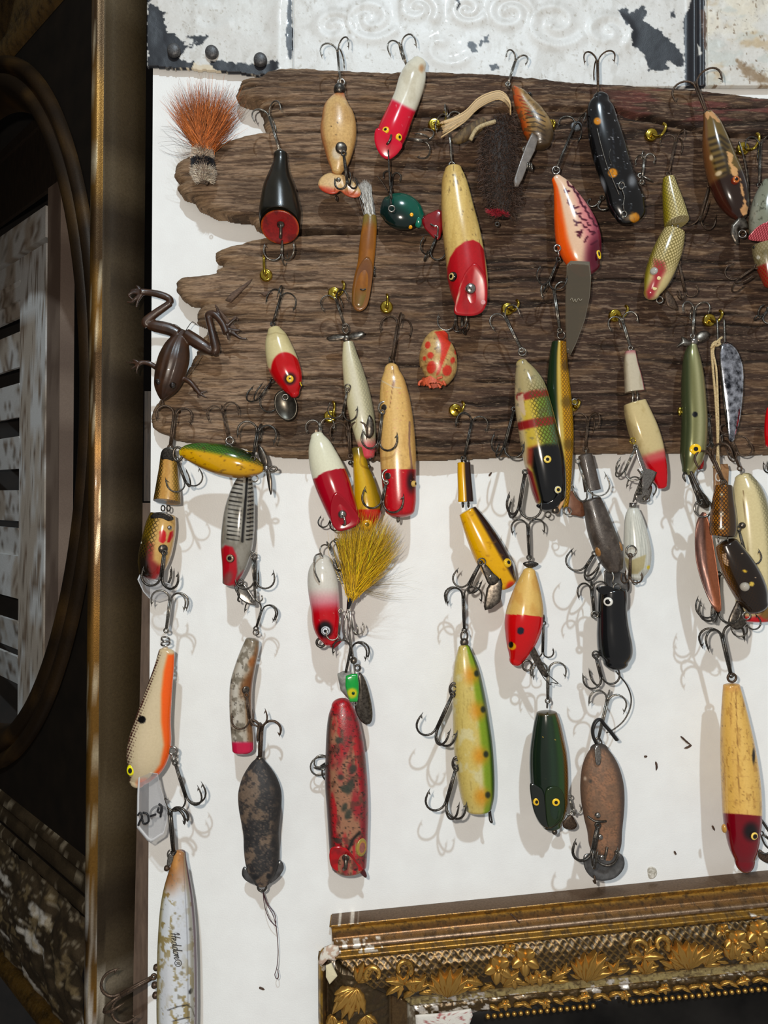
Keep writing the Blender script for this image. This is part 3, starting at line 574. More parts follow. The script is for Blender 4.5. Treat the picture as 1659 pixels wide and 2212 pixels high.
def rail_pf(p):
    dx, dy = p.x - OX, p.y - OY; u = dx * Q1[0] + dy * Q1[1]; v = dx * Q2[0] + dy * Q2[1]
    p.base((150, 118, 62)); B = lambda c, a, b, k=2, o=1: p.lay(c, o * ss(a - k, a + k, v) * (1 - ss(b - k, b + k, v)))
    B((98, 78, 60), -9, 24); B((206, 152, 58), 25, 44, 6); B((122, 86, 46), 46, 66, 7); B((126, 102, 80), 66, 75); B((140, 102, 34), 75, 90); B((206, 162, 72), 87, 99, 3, .9)  # last stripe paints the bead's highlight into its colour
    B((60, 48, 30), 100, 208); B((186, 166, 112), 209, 231); B((84, 66, 38), 232, 275)  # ornament ground painted darker to deepen the shade between the leaves
    p.lay((84, 66, 46), ss(.52, .68, fbm(p.x / 12, p.y / 10, 5)) * .45); p.lay((70, 54, 38), ss(.6, .72, fbm(p.x / 6, p.y / 6, 8)) * .6)
    lat = (np.minimum(abs((u + v) % 17 - 8.5), abs((u - v) % 17 - 8.5)) < 2) & (v > 101) & (v < 160); p.lay((140, 108, 56), lat * .7)
    p.lay((108, 88, 70), (v < 25.6)); p.lay((228, 220, 208), ss(.52, .58, fbm(p.x / 10, p.y / 10, 12)) * (v < 30) * (u < 70) * .9)
    p.lay((226, 218, 204), ss(.54, .6, fbm(p.x / 12, p.y / 9, 14)) * (v > 60) * (v < 82) * (u < 110)); p.lay((228, 222, 212), ss(.5, .56, fbm(p.x / 18, p.y / 9, 15)) * (v > 66) * (v < 102) * (u > 905))
    p.lay((224, 216, 206), ss(.5, .56, fbm(p.x / 16, p.y / 12, 17)) * (v > 214) * (((u > 555) & (u < 640)) | (u < 330)))
    p.lay((222, 214, 200), ss(.6, .66, fbm(p.x / 9, p.y / 5, 18)) * (abs(v - 230) < 5))
Ug, Vg = np.meshgrid(np.arange(-2, 1120, 2.6), np.arange(24, 273, 2.0)); Xg, Yg = uv2xy(Ug, Vg)
lat = np.minimum(abs((Ug + Vg) % 17 - 8.5), abs((Ug - Vg) % 17 - 8.5)); Zg = rail_z(Vg) + np.where((Vg > 101) & (Vg < 165), 1.5 * np.exp(-(lat / 2.) ** 2), 0) + 5 * (fbm(Ug / 11, Vg / 9, 77) - .5) * ((Vg > 102) & (Vg < 208)) + 7 * (fbm(Ug / 9, Vg / 8, 78) - .5) * (Vg > 233)
chip = (Vg > 92) & (Vg < 102) & (Ug < 20); Zg -= 8 * chip
grid(FR, 'top_rail', Xg, Yg, Zg, Ug >= mit(Vg) + 3 * (fbm(Vg / 7, Ug * 0, 80) - .5), RAILM, rail_pf, back=-46)
# left stile, running down from the mitre
sv = [0, 3, 10, 18, 22, 40, 75, 120, 150, 158, 164, 196, 200, 206, 226, 234]; sz = np.array([14, 30, 40, 34, 26, 42, 54, 50, 34, 24, 28, 26, 20, 16, 10, 4]) - 45.
Xs, Ys = np.meshgrid(np.arange(680, 916, 2.2), np.arange(2066, 2360, 2.4)); us = Xs - 683 - .01 * (Ys - 2080)
Zs = np.interp(us, sv, sz) + 8 * (fbm(Xs / 11, Ys / 9, 87) - .5) * ((us > 22) & (us < 152))
def stile_pf(p):
    u = p.x - 683 - .01 * (p.y - 2080); p.base((76, 62, 40)); B = lambda c, a, b: p.lay(c, ss(a - 2, a + 2, u) * (1 - ss(b - 2, b + 2, u)))
    B((176, 136, 48), 3, 13); B((70, 52, 30), 13, 24); B((96, 74, 46), 158, 196); B((206, 198, 180), 197, 214); B((112, 92, 62), 214, 240)
    p.lay((80, 62, 42), ss(.5, .66, fbm(p.x / 9, p.y / 16, 5)) * .6); p.lay((226, 218, 206), ss(.5, .56, fbm(p.x / 10, p.y / 12, 6)) * (p.y < 2104) * (u < 40))
dxs, dys = Xs - OX, Ys - OY; vs_ = dxs * Q2[0] + dys * Q2[1]; us_ = dxs * Q1[0] + dys * Q1[1]
grid(FR, 'left_rail', Xs, Ys, Zs, (us > 0) & (us < 232) & (us_ < mit(vs_)) & (Ys > 2060 + np.interp(Xs, [680, 700, 716, 740], [26, 10, 20, 40])), RAILM, stile_pf, back=-46)
plate(FR, 'gesso_chip', [(702, 2046), (716, 2040), (731, 2044), (733, 2058), (726, 2074), (708, 2072), (696, 2084), (688, 2082), (692, 2062)], 6, 6, paint(.8, 0, .1, .4), 4, pf=chalk, closed_smooth=False, label='broken white gesso corner')
plate(FR, 'gesso_chip', [(704, 2086), (716, 2080), (729, 2108), (712, 2126), (704, 2110)], 4, 5, paint(.8, 0, .1, .4), 2, pf=lambda p: p.base((222, 212, 180)), closed_smooth=False, label='bare cream plaster triangle')
plate(FR, 'gesso_chip', [(896, 2192), (950, 2188), (1018, 2178), (1022, 2192), (1014, 2214), (960, 2240), (898, 2240)], -24, 5, paint(.8, 0, .1, .4), 1, pf=lambda p: p.base((224, 220, 212)).nz((150, 70, 70), 5, 5, .66, .03, .8), closed_smooth=False, label='bare white plaster patch')
# carved leaves, flowers, berries of the ornament: copies share their mesh data
def relief_mesh(name, prof, L, W, H, veins=0):
    """leaf lying along +x: outline half width prof(t), arched"""
    nt_, nu = 12, 9; V = []; 
    for i in range(nt_ + 1):
        t = i / nt_
        for j in range(nu):
            u = -1 + 2 * j / (nu - 1); wv = W * prof(t); V.append((L * t, u * wv, H * (1 - u * u) * math.sin(math.pi * min(1, .15 + t * .8)) ** .6 + (-H * .5 if abs(u) > .9 else 0) - (H * .42 if (veins and j == nu // 2) else 0) + H * .9 * t * t))
    F = [[i * nu + j, (i + 1) * nu + j, (i + 1) * nu + j + 1, i * nu + j + 1] for i in range(nt_) for j in range(nu - 1)]
    return np.array(V), F
ORN = {}
def orn(name, V, F, mat):
    o = mkmesh(name, np.stack([V[:, 0], -V[:, 2], -V[:, 1]], 1) * FR.k, F, mat, FR.e); ORN[name] = [o, False]; return o
LEAFV, LEAFF = relief_mesh('leaf', lambda t: math.sin(math.pi * t ** .75) ** .8 * (1 + .10 * math.sin(t * 22)), 1., .21, .26, 1)
PETV, PETF = relief_mesh('petal', lambda t: math.sin(math.pi * min(1, t * .9 + .08)) ** .6, 1., .46, .34, 1)
FLV, FLF = [], []
for k in range(5):
    q = 2 * math.pi * k / 5; P = PETV * (1, 1, 1); R_ = np.stack([P[:, 0] * math.cos(q) - P[:, 1] * math.sin(q), P[:, 0] * math.sin(q) + P[:, 1] * math.cos(q), P[:, 2]], 1); FLF += [[v + len(FLV) * 0 + sum(len(x) for x in FLV) for v in f] for f in PETF]; FLV.append(R_)
a_ = np.linspace(0, 2 * math.pi, 10, endpoint=False); BEV = np.array([(math.sin(e) * math.cos(q), math.sin(e) * math.sin(q), math.cos(e)) for e in np.linspace(.05, 1.7, 7) for q in a_]); BEF = [[i * 10 + j, i * 10 + (j + 1) % 10, (i + 1) * 10 + (j + 1) % 10, (i + 1) * 10 + j] for i in range(6) for j in range(10)]
n0 = sum(len(x) for x in FLV); FLF += [[v + n0 for v in f] for f in BEF]; FLV.append(BEV * (.2, .2, .3) + (0, 0, .18))
for nm, V, F in (('carved_leaf', LEAFV, LEAFF), ('carved_flower', np.vstack(FLV), FLF), ('bead', BEV, BEF)): orn(nm, V, F, GILT)
def put(name, x, y, size, ang=0., z=None, hs=1.):
    o, used = ORN[name]
    if used: o = o.copy(); COL.objects.link(o)
    ORN[name][1] = True
    dx, dy = x - OX, y - OY; v = dx * Q2[0] + dy * Q2[1]; u = dx * Q1[0] + dy * Q1[1]
    vm = v - math.sin(math.radians(ang)) * size * .55 if 'leaf' in name else v
    z = (max(float(rail_z(v)), float(rail_z(min(max(vm, 104), 206))) + 1) if u > mit(v) else float(np.interp(x - 683, sv, sz))) - 3 if z is None else z
    l = FR.loc([(x, y, z)])[0]; o.location = l; o.rotation_euler = (0, -math.radians(ang), 0); o.scale = (size, size * hs, size); return o
rn = random.Random(5)
def fan(x, y, L, a0, a1, n, seed=0):
    for i in range(n):
        q = a0 + (a1 - a0) * i / max(1, n - 1); put('carved_leaf', x + rn.uniform(-3, 3), y + rn.uniform(-2, 2), L * (1 - .25 * abs(i / max(1, n - 1) - .5) * 2) * rn.uniform(.85, 1.1), q, hs=.8)
for x, y, s_ in ((1074, 2085, 30), (1132, 2069, 30), (1585, 2028, 28), (1634, 2010, 30), (1165, 2105, 19), (1108, 2112, 18), (1600, 2056, 18), (1640, 2050, 20), (1560, 2010, 18), (1100, 2052, 17), (756, 2170, 20), (744, 2215, 18)): put('carved_flower', x, y, s_, rn.uniform(0, 70))
for k in range(16):      # scattered sprigs between the fans
    u = 170 + k * 62 + rn.uniform(-8, 8); x, y = uv2xy(u, rn.uniform(172, 192)); fan(x, y, rn.uniform(36, 56), rn.uniform(10, 40), rn.uniform(120, 170), 4)
fan(966, 2146, 74, 25, 145, 7); fan(1262, 2110, 78, 20, 130, 7); fan(1482, 2084, 74, 40, 150, 7); fan(775, 2116, 48, 20, 100, 4); fan(770, 2130, 70, -170, -70, 7); fan(872, 2120, 46, 120, 250, 4); fan(872, 2120, 40, -30, 60, 3)
fan(1385, 2060, 44, 140, 215, 3); fan(1385, 2060, 44, -30, 45, 3); fan(1400, 2050, 30, 40, 140, 3); fan(1190, 2112, 40, 10, 60, 3); fan(1040, 2122, 40, 130, 190, 3); fan(1530, 2070, 40, 20, 60, 3); fan(720, 2200, 46, -120, -40, 4); fan(790, 2190, 46, -130, -30, 4)
for i in range(34):
    u = 150 + i * 27 + rn.uniform(-6, 6); x, y = uv2xy(u, 196 + rn.uniform(-7, 5)); put('carved_leaf', x, y - 2, rn.uniform(24, 36), rn.choice([12, 168, 35, 150, 20]), hs=.8)
for i in range(40):
    u = 330 + i * 17.5; x, y = uv2xy(u, 247 + (3 if i % 2 else -3))
    if i % 5 == 2: put('carved_flower', x, y, 12, rn.uniform(0, 70))
    else: put('carved_leaf', x, y, 24, (25 if i % 2 else -20) + rn.uniform(-8, 8), hs=.8)
for i in range(44):
    u = 324 + i * 14.5
    if not 560 < u < 635: x, y = uv2xy(u, 267); put('bead', x, y, 5.5, 0)
for x, y in ((810, 2094), (868, 2082), (1380, 2036), (1420, 2030)):      # scrolls
    a = np.linspace(0, 4.6, 26); sg = -1 if x in (868, 1420) else 1; P = np.stack([x + sg * (22 - 3.6 * a) * np.cos(a + 2.4), y + (22 - 3.6 * a) * np.sin(a + 2.4), 9 + 3 * a], 1)
    V, F = tubeVF(P, np.linspace(8, 4, 26), 8); FR.mesh('scroll', V, fixF(F), GILT)
plate(FR, 'picture', [(850, 2183), (1740, 2094), (1740, 2700), (850, 2700)], -41, 6, plain('dark_painting', (10, 9, 9), (30, 28, 26), .5, 30, 0., 0., spec=.1), n=40, closed_smooth=False)
wire(FR, 'wood_sliver', [(1103, 1974, -8), (1112, 1982, -10), (1122, 1994, -8)], 1.8, SPL, 6, 6)
wire(FR, 'straw', [(972, 2003, -10), (985, 2008, -8), (996, 2007, -10)], .9, plain('straw_fibre', (200, 166, 90), (170, 140, 80), .7), 5, 8)

# ---------------------------------------------------------------- tall mirror frame standing turned in the dark opening, shutter behind it
ROT = math.atan2(-.677, .736)
class Turned:
    """a thing whose face is turned away from the wall: px on the photograph are carried along the sight line onto its plane"""
    mesh = Thing.mesh
    def __init__(s, name, label, cat, px, d, w=0.):
        s.e = bpy.data.objects.new(name, None); COL.objects.link(s.e); props(s.e, label, cat); s.k = S
        y0 = -d * S; x0 = (px - CX) / DC * (DC * S + y0); c, n = math.cos(ROT), math.sin(ROT)
        s.o = np.array([x0, y0]) + w * S * np.array([-n, c]); s.e.location = (s.o[0], s.o[1], 0); s.e.rotation_euler = (0, .017, ROT)
        s.c, s.n = c, n
    def hit(s, px, py):
        """local (across, up) in px units where the sight line through the photo point meets the face"""
        dx, dz = (px - CX) / DC, (CY - py) / DC; cx, cy = 0 - s.o[0], -DC * S - s.o[1]
        # p = cam + k*(dx, 1, dz); normal = (-n, c)
        k = (-(cx * -s.n + cy * s.c)) / (dx * -s.n + 1 * s.c); X_, Y_ = cx + k * dx, cy + k
        return (X_ * s.c + Y_ * s.n) / S, k * dz / S
    def loc(s, V): V = np.asarray(V, float); return np.stack([V[:, 0], -V[:, 2], V[:, 1]], 1) * S      # across, up, towards the room
MF = Turned('mirror_frame', 'dark bronze frame with oval opening and gilt bead, standing in the dark gap', 'frame', 222, 40)
BRONZE = gilt_mat('dark_bronze_paint', (84, 64, 34), (48, 36, 22), (70, 60, 44), .35, .35)
OLDGILT = gilt_mat('old_gold_bead', (112, 82, 36), (66, 48, 24), (96, 78, 52), .4, .8)
SPAN = plain('dark_umber_panel', (14, 10, 6), (21, 15, 9), .8, 60, spec=.08)
def swept(name, u0, u1, prof, mat, T=MF, vert=True, n=60, pf=None):
    """moulding along the height (vert) or across; prof = (offset across, height)"""
    ts = np.linspace(u0, u1, n); V = []
    for t in ts:
        for a, h in prof: V.append((a + 0, t, h) if vert else (t, a, h))
    m = len(prof); F = np.array([[i * m + j, (i + 1) * m + j, (i + 1) * m + j + 1, i * m + j + 1] for i in range(n - 1) for j in range(m - 1)])
    V = np.array(V, float); col = None
    if pf: p = Pt(V[:, 0], V[:, 1], 0 * V[:, 0], 0 * V[:, 0], np.ones(len(V))); pf(p); col = np.c_[p.c, p.a]
    return T.mesh(name, V, F, mat, col=col)
arc = lambda c, r, h, a0, a1, k=10: [(c + r * math.cos(q), h + r * math.sin(q)) for q in np.linspace(a0, a1, k)]
def bead_pf(p):
    p.base((128, 92, 38)).nz((58, 42, 24), 40, 150, .5, .1, .85, 3).nz((204, 190, 160), 7, 40, .68, .03, .9, 6)
    p.lay((226, 222, 214), ss(-760, -820, p.y) * ss(.44, .52, fbm(p.x / 14, p.y / 60, 9)) * ss(-26, -16, p.x) * .95)
swept('gilt_bead', -1500, 1420, [(-34, 0)] + arc(-16, 15, 8, math.pi, .15) + [(2, 4)], paint(.3, .1, .3, .2, .75), pf=bead_pf)
def side_pf(p):
    p.base((66, 54, 34)).nz((40, 31, 20), 60, 240, .5, .1, .8, 4).nz((92, 80, 60), 22, 120, .62, .06, .6, 7); p.lay((190, 182, 166), ss(-900, -1000, p.y) * ss(.55, .62, fbm(p.x / 20, p.y / 60, 5)) * .8)
sv_ = swept('outer_edge', -1500, 1420, [(2, 6), (4, 2), (3, -8), (6, -12), (6, -86), (-10, -90)], paint(.55, 0, .4, .2, .35, spec=.25), pf=side_pf)
# flat spandrel panel pierced by the oval
OC, OA, OB = (-845., 250.), 800., 960.
th = np.linspace(0, 2 * math.pi, 121); V = []; IN = []
for t in th:
    c, s_ = math.cos(t), math.sin(t); V.append((OC[0] + OA * c, OC[1] + OB * s_, -6)); k = min(820 / max(abs(c), 1e-6), 1180 / max(abs(s_), 1e-6)); V.append((OC[0] + c * k, OC[1] + s_ * k, -6))
F = np.array([[2 * i, 2 * i + 1, 2 * i + 3, 2 * i + 2] for i in range(120)]); V = np.array(V); V2 = V.copy(); V2[:, 2] = -60
F2 = np.vstack([F, F[:, ::-1] + len(V)]); MF.mesh('spandrel_panel', np.vstack([V, V2]), F2, SPAN, smooth=False)
def oval(name, prof, mat, pf=None):
    V = []; m = len(prof)
    for t in th[:-1]:
        for off, h in prof: V.append((OC[0] + (OA + off) * math.cos(t), OC[1] + (OB + off) * math.sin(t), h))
    F = np.array([[i * m + j, ((i + 1) % 120) * m + j, ((i + 1) % 120) * m + j + 1, i * m + j + 1] for i in range(120) for j in range(m - 1)])
    V = np.array(V); col = None
    if pf: p = Pt(V[:, 0], V[:, 1], 0 * V[:, 0], 0 * V[:, 0], np.ones(len(V))); pf(p); col = np.c_[p.c, p.a]
    return MF.mesh(name, V, F, mat, col=col)
oval('oval_moulding', arc(20, 20, -2, 0, math.pi, 9) + arc(-26, 24, -6, .2, math.pi, 9) + [(-64, -22), (-72, -40), (-76, -60)], paint(.45, 0, .4, .2, .4, spec=.2), lambda p: p.base((48, 34, 18)).nz((78, 56, 26), 60, 60, .55, .08, .7, 4).nz((28, 20, 12), 90, 50, .5, .1, .7, 6))
# bottom rail: ridges, an ornament band with bare plaster, lower bead
def rail_b(p):
    p.base((44, 35, 23)).nz((66, 54, 38), 60, 26, .55, .1, .7, 3); p.lay((196, 190, 180), ss(.64, .69, fbm(p.x / 130, p.y / 40, 8, 5)) * .85 * ss(-880, -920, p.y) * ss(-1200, -1160, p.y)); p.lay((150, 130, 92), ss(.62, .68, fbm(p.x / 40, p.y / 26, 12)) * ss(-880, -920, p.y) * .5); p.lay((140, 128, 108), ss(.66, .72, fbm(p.x / 30, p.y / 6, 14)) * .7)
bp = [(-760, -6), (-768, 4), (-780, 10), (-790, 2), (-800, 8), (-816, 14), (-832, 4), (-838, -8), (-850, -8), (-862, 4), (-876, 6), (-890, -6)]
swept('ridged_moulding', -1300, -34, bp, paint(.5, 0, .4, .2, .3, spec=.2), vert=False, n=200, pf=rail_b)
Xr, Yr = np.meshgrid(np.arange(-1300, -33, 7), np.arange(-1190, -886, 7)); Zr = -4 + 22 * np.sin(np.clip((Yr + 1190) / 304, 0, 1) * math.pi) + 20 * (fbm(Xr / 44, Yr / 44, 23, 4) - .5) + 8 * np.sin(np.hypot(Xr + 90, Yr + 1050) / 10) * np.exp(-np.hypot(Xr + 90, Yr + 1050) / 90)
p_ = Pt(Xr.ravel(), Yr.ravel(), Xr.ravel() * 0, Xr.ravel() * 0, np.ones(Xr.size)); rail_b(p_); ny, nx = Xr.shape
F = np.array([[i * nx + j, i * nx + j + 1, (i + 1) * nx + j + 1, (i + 1) * nx + j] for i in range(ny - 1) for j in range(nx - 1)]); MF.mesh('ornament_band', np.stack([Xr.ravel(), Yr.ravel(), Zr.ravel()], 1), F, paint(.6, 0, .4, .3, .2, spec=.2), col=np.c_[p_.c, p_.a])
swept('lower_bead', -1300, -34, [(-1186, -8)] + [(-1206 - 24 * math.cos(q), 24 * math.sin(q)) for q in np.linspace(math.pi, 0, 9)][::-1][::-1] + [(-1236, -10), (-1250, -60)], OLDGILT, vert=False, n=30)
swept('top_rail', -1300, -34, [(1180, -6), (1196, 10), (1230, 12), (1260, -4), (1330, 10), (1390, -10)], BRONZE, vert=False, n=20)

SH = Turned('louvred_shutter', 'chipped white louvred shutter seen through the oval opening', 'shutter', 213, 40, 330)
SHM = paint(.6, 0, .25, .3)
def sh_pf(p): p.base((206, 204, 200)).nz((168, 152, 134), 90, 160, .54, .07, .8, 5).nz((112, 92, 74), 22, 40, .66, .04, .8, 8).nz((92, 78, 64), 9, 12, .72, .03, .7, 9)
def sbox(name, u0, u1, v0, v1, w0, w1, tilt=0.):
    V = [(u, v, w_ + tilt * (v - v0)) for w_ in (w0, w1) for v in np.linspace(v0, v1, 40 if v1 - v0 > 200 else 6) for u in np.linspace(u0, u1, 40 if u1 - u0 > 200 else 8)]
    nu = 40 if u1 - u0 > 200 else 8; nv = 40 if v1 - v0 > 200 else 6; h = nu * nv; F = []
    for o in (0, h): F += [[o + i * nu + j, o + i * nu + j + 1, o + (i + 1) * nu + j + 1, o + (i + 1) * nu + j] for i in range(nv - 1) for j in range(nu - 1)]
    for i in range(nv - 1):
        for j in (0, nu - 1): F.append([i * nu + j, (i + 1) * nu + j, h + (i + 1) * nu + j, h + i * nu + j])
    for j in range(nu - 1):
        for i in (0, nv - 1): F.append([i * nu + j, i * nu + j + 1, h + i * nu + j + 1, h + i * nu + j])
    V = np.array(V, float); p = Pt(V[:, 0], V[:, 1], 0 * V[:, 0], 0 * V[:, 0], np.ones(len(V))); (brown_pf if 'casing' in name else sh_pf)(p); return SH.mesh(name, V, F, SHM, col=np.c_[p.c, p.a], smooth=False)
def brown_pf(p): p.base((124, 106, 92)).nz((96, 78, 66), 60, 120, .5, .1, .8, 3)
H = SH.hit; zt = H(104, 540)[1]; ur = H(103, 900)[0]; ui = H(48, 900)[0]; zb = H(60, 1640)[1]
sbox('shutter_stile', ui, ur, zb - 200, zt, -20, 12); sbox('shutter_casing', ur + 4, H(132, 900)[0], zb - 200, zt + 190, -40, 8)
sbox('shutter_rail', ui - 900, ur, zt + 20, zt + 130, -20, 14); sbox('shutter_rail', ui - 900, ui, H(48, 1255)[1] - 90, H(48, 1215)[1], -20, 10); sbox('shutter_rail', ui - 900, ui, zt - 150, zt, -20, 10)
for y in (690, 800, 910, 1024, 1140, 1222, 1424, 1500): z0 = H(48, y)[1]; sbox('louvre_slat', ui - 900, ui, z0, z0 + 118, -24, -12, .22)
DD = Turned('dark_cabinet', 'dark brown boarded door leaning over the shutter top', 'door', 213, 40, 360)
for i, (a, b) in enumerate(((330, 420), (430, 560))):
    z1, z0 = DD.hit(60, a - 170)[1], DD.hit(60, b - 110)[1]
    V = [(u, v, w_) for w_ in (-20, 6 - 12 * i) for v in (z0, z1 - 8) for u in (ui - 1200, ur + 60)]; DD.mesh('door_board', V, [[4, 5, 7, 6], [0, 2, 3, 1], [0, 1, 5, 4], [2, 6, 7, 3], [0, 4, 6, 2], [1, 3, 7, 5]], DKW, smooth=False)
# ================================================================ fishing lures, upper rows
def lure(name, label, x, y, d): return Thing(name, label, 'fishing lure', x, y, d, 'fishing lures hung on the wall')
GL = paint(.16, .9, .12); WORN = paint(.32, .3, .4, .1); MATT = paint(.7, 0, .3, .2)
def fuzz(T, name, rows, n, L, col, seed, z0=0., dr=.8, r0=.7, **k):
    """short fibres standing off a round body; rows = (x, y, halfwidth)"""
    rg = np.random.RandomState(seed); A = cr(np.array(rows, float), 60); i = rg.randint(0, 60, n); a = rg.uniform(-2.0, 2.0, n); R = A[i] + rg.randn(n, 3) * (.6, .8, .2)
    o = np.stack([np.sin(a), rg.randn(n) * .35, np.cos(a) * dr], 1); root = np.stack([R[:, 0] + R[:, 2] * o[:, 0] * .85, R[:, 1], z0 + R[:, 2] * o[:, 2] * .85], 1)
    return hairs(T, name, root, root + o * L * rg.uniform(.7, 1.2, (n, 1)), .12, r0, col, HAIR, seed, 4, .3, **k)
def screw(T, x, y, z, R=5, mat=STEEL, edge=None, r=1.5): return ring(T, 'screw_eye', x, y, z, R, r, mat, edge)

# -- orange feather bug
T = lure('fly_popper', 'fluffy orange feather bug with cream and black banded hair body', 440, 340, 78)
rg = np.random.RandomState(2); n = 1500; a = rg.uniform(-.72, .80, n) + rg.randn(n) * .07; L = rg.uniform(70, 150, n) * np.interp(a, [-.9, -.5, 0, .6, .9], [.75, .98, 1., .98, .72]); r0 = np.stack([440 + rg.randn(n) * 7, 324 + rg.randn(n) * 4, rg.randn(n) * 7], 1)
hairs(T, 'feather_tail', r0, r0 + np.stack([np.sin(a) * L, -np.cos(a) * L, rg.randn(n) * 16], 1), .05, .8, [(184, 104, 46)], HAIR, 3, 6, .08, label='orange brown marabou feather')
n = 14; a = rg.uniform(-1.9, -1.1, n); r0 = np.tile([430., 322, 0], (n, 1)); hairs(T, 'stray_fibre', r0, r0 + np.stack([np.sin(a) * 90, -np.cos(a) * 60 - 20, 0 * a], 1), .2, .5, [(70, 44, 30)], HAIR, 5, 8)
loft(T, 'body', [(440, 322, 14), (438, 350, 19), (439, 376, 20), (441, 392, 12)], lambda p: p.base((120, 104, 90)), MATT, na=24)
fuzz(T, 'hair_band', [(437, 322, 18), (437, 343, 22)], 700, 8, (196, 176, 156), 11, label='cream hair collar', kind='stuff')
fuzz(T, 'hair_band', [(437, 344, 23), (439, 364, 25)], 700, 6, (20, 22, 30), 12, label='black hair stripe', kind='stuff')
fuzz(T, 'hair_band', [(439, 364, 24), (440, 380, 22), (442, 394, 13)], 800, 9, (198, 184, 166), 13, label='cream hair head', kind='stuff')
ring(T, 'hook_eye', 445, 394, 14, 3.4, 1.3, RUST)

# -- black popper, red mouth
T = lure('popper_lure', 'black popper with a scooped red mouth and wire loop', 605, 430, 105)
b = loft(T, 'body', [(606, 334, 15), (606, 350, 16), (604, 374, 23), (603, 402, 34), (604, 432, 41), (605, 462, 46), (605, 488, 43, None, None, .62)], lambda p: p.base((20, 20, 16)).nz((40, 36, 26), 30, 60, .55, .1, .6).side((30, 26, 22), .8, 1.2), paint(.24, .5, .2, .1, spec=.35), cap=(8, -16), dr=.9)
q = b.R[-1]; plate(T, 'mouth', [(605 + 41 * math.sin(t), 491 + 26 * math.cos(t)) for t in np.linspace(0, 2 * math.pi, 24, endpoint=False)], 2, 4, paint(.3, .5, .5, .1), -6, (0, -1.0), lambda p: p.base((150, 22, 20)).lay((196, 92, 40), ss(.9, .97, p.t)).nz((92, 16, 16), 12, 12, .6, .1, .7), label='scooped red face')
wire(T, 'pull_loop', [(600, 484, 8), (606, 486, 14), (606, 496, 15), (606, 506, 13), (605, 514, 8)], 3., TARN); eye(T, 606, 484, 8, ((1, (90, 70, 56)),), False, 6, .4, mat=TARN, name='screw_head')
hook(T, (604, 326), (577, 236), 36, phi=20, z=(0, -14), mat=STEEL); hook(T, (610, 512), (608, 566), 38, phi=40, z=(-20, -20), mat=STEEL, eyer=3)

# -- cream fish with fan tail
T = lure('wobbler_lure', 'cream fish shaped wobbler with red shoulder and flat fan tail', 732, 300, 98)
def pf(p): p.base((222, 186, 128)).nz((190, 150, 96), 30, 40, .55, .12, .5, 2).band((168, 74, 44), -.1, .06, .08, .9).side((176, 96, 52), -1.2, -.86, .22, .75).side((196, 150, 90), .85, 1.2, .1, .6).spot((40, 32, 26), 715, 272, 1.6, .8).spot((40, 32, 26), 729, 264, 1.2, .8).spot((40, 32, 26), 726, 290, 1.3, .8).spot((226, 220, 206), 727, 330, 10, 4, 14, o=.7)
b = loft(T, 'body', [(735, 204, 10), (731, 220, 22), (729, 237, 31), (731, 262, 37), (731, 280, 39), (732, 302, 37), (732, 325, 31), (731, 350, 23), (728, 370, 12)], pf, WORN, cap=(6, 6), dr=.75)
plate(T, 'tail_fin', [(716, 372), (701, 376), (690, 388), (688, 402), (697, 414), (713, 421), (726, 420), (735, 414), (746, 423), (760, 429), (774, 428), (780, 419), (774, 404), (759, 389), (741, 377)], 0, 3, WORN, 4, (0, .15), lambda p: p.base((226, 192, 140)).half((176, 40, 30), 684, 404, 740, 424, 9, .95).half((196, 70, 44), 735, 412, 782, 420, 6, .7), c=(734, 394))
eye(T, 733, 192, 12, ((1, (90, 88, 84)),), False, 4, .8, mat=DARK, name='bead'); ring(T, 'swivel_ring', 737, 178, 4, 7, 2, NICKEL)
eye(T, 737, 318, 12, ((1, (60, 52, 44)),), b, 0, .35, mat=TARN, name='hook_cup'); hook(T, (736, 186), (728, 95), 36, phi=12, z=(6, 0), mat=STEEL)
hook(T, (742, 330), (752, 404), 26, phi=75, z=(34, 26), mat=DARK, r=2.1); screw(T, 727, 428, -8, 5, TARN, (0, 1)); eye(T, 731, 388, 5, ((1, (90, 80, 70)),), False, 6, .3, mat=TARN, name='rivet')

# -- white lure, raspberry red head
T = lure('banana_lure', 'white curved plug with raspberry red head, two yellow eyes', 868, 230, 104)
def pf(p): p.base((226, 222, 204)).nz((196, 188, 166), 24, 40, .6, .1, .5).spot((190, 150, 110), 911, 147, 6, 4, 8).half((206, 18, 52), 844, 213, 893, 238, 5).nz((226, 222, 204), 9, 9, .8, .02, .4)
b = loft(T, 'body', [(905, 136, 17), (897, 152, 24), (890, 175, 29), (878, 213, 29), (862, 250, 30), (849, 282, 32), (841, 302, 30), (836, 318, 24)], pf, GL, cap=(10, 16), dr=.8)
plate(T, 'slanted_lip', [(815, 282), (838, 293), (868, 310), (862, 324), (850, 334), (838, 338), (824, 332), (813, 316), (809, 298)], 21, 3, GL, 2, (.0, -.35), lambda p: p.base((202, 22, 54)), n=40)
for x, y in ((833, 280), (862, 296)): eye(T, x, y, 7.5, ((.45, (16, 14, 12)), (1, (232, 186, 40))), b, 0, .3)
wire(T, 'pull_loop', [(845, 291, 27), (843, 300, 34), (838, 308, 34), (836, 310, 26)], 2.6, TARN)
hook(T, (880, 150), (862, 86), 34, phi=25, z=(-24, -10), mat=STEEL); hook(T, (872, 300), (930, 306), 34, phi=100, z=(-30, -12), mat=STEEL); screw(T, 868, 300, -26, 5)

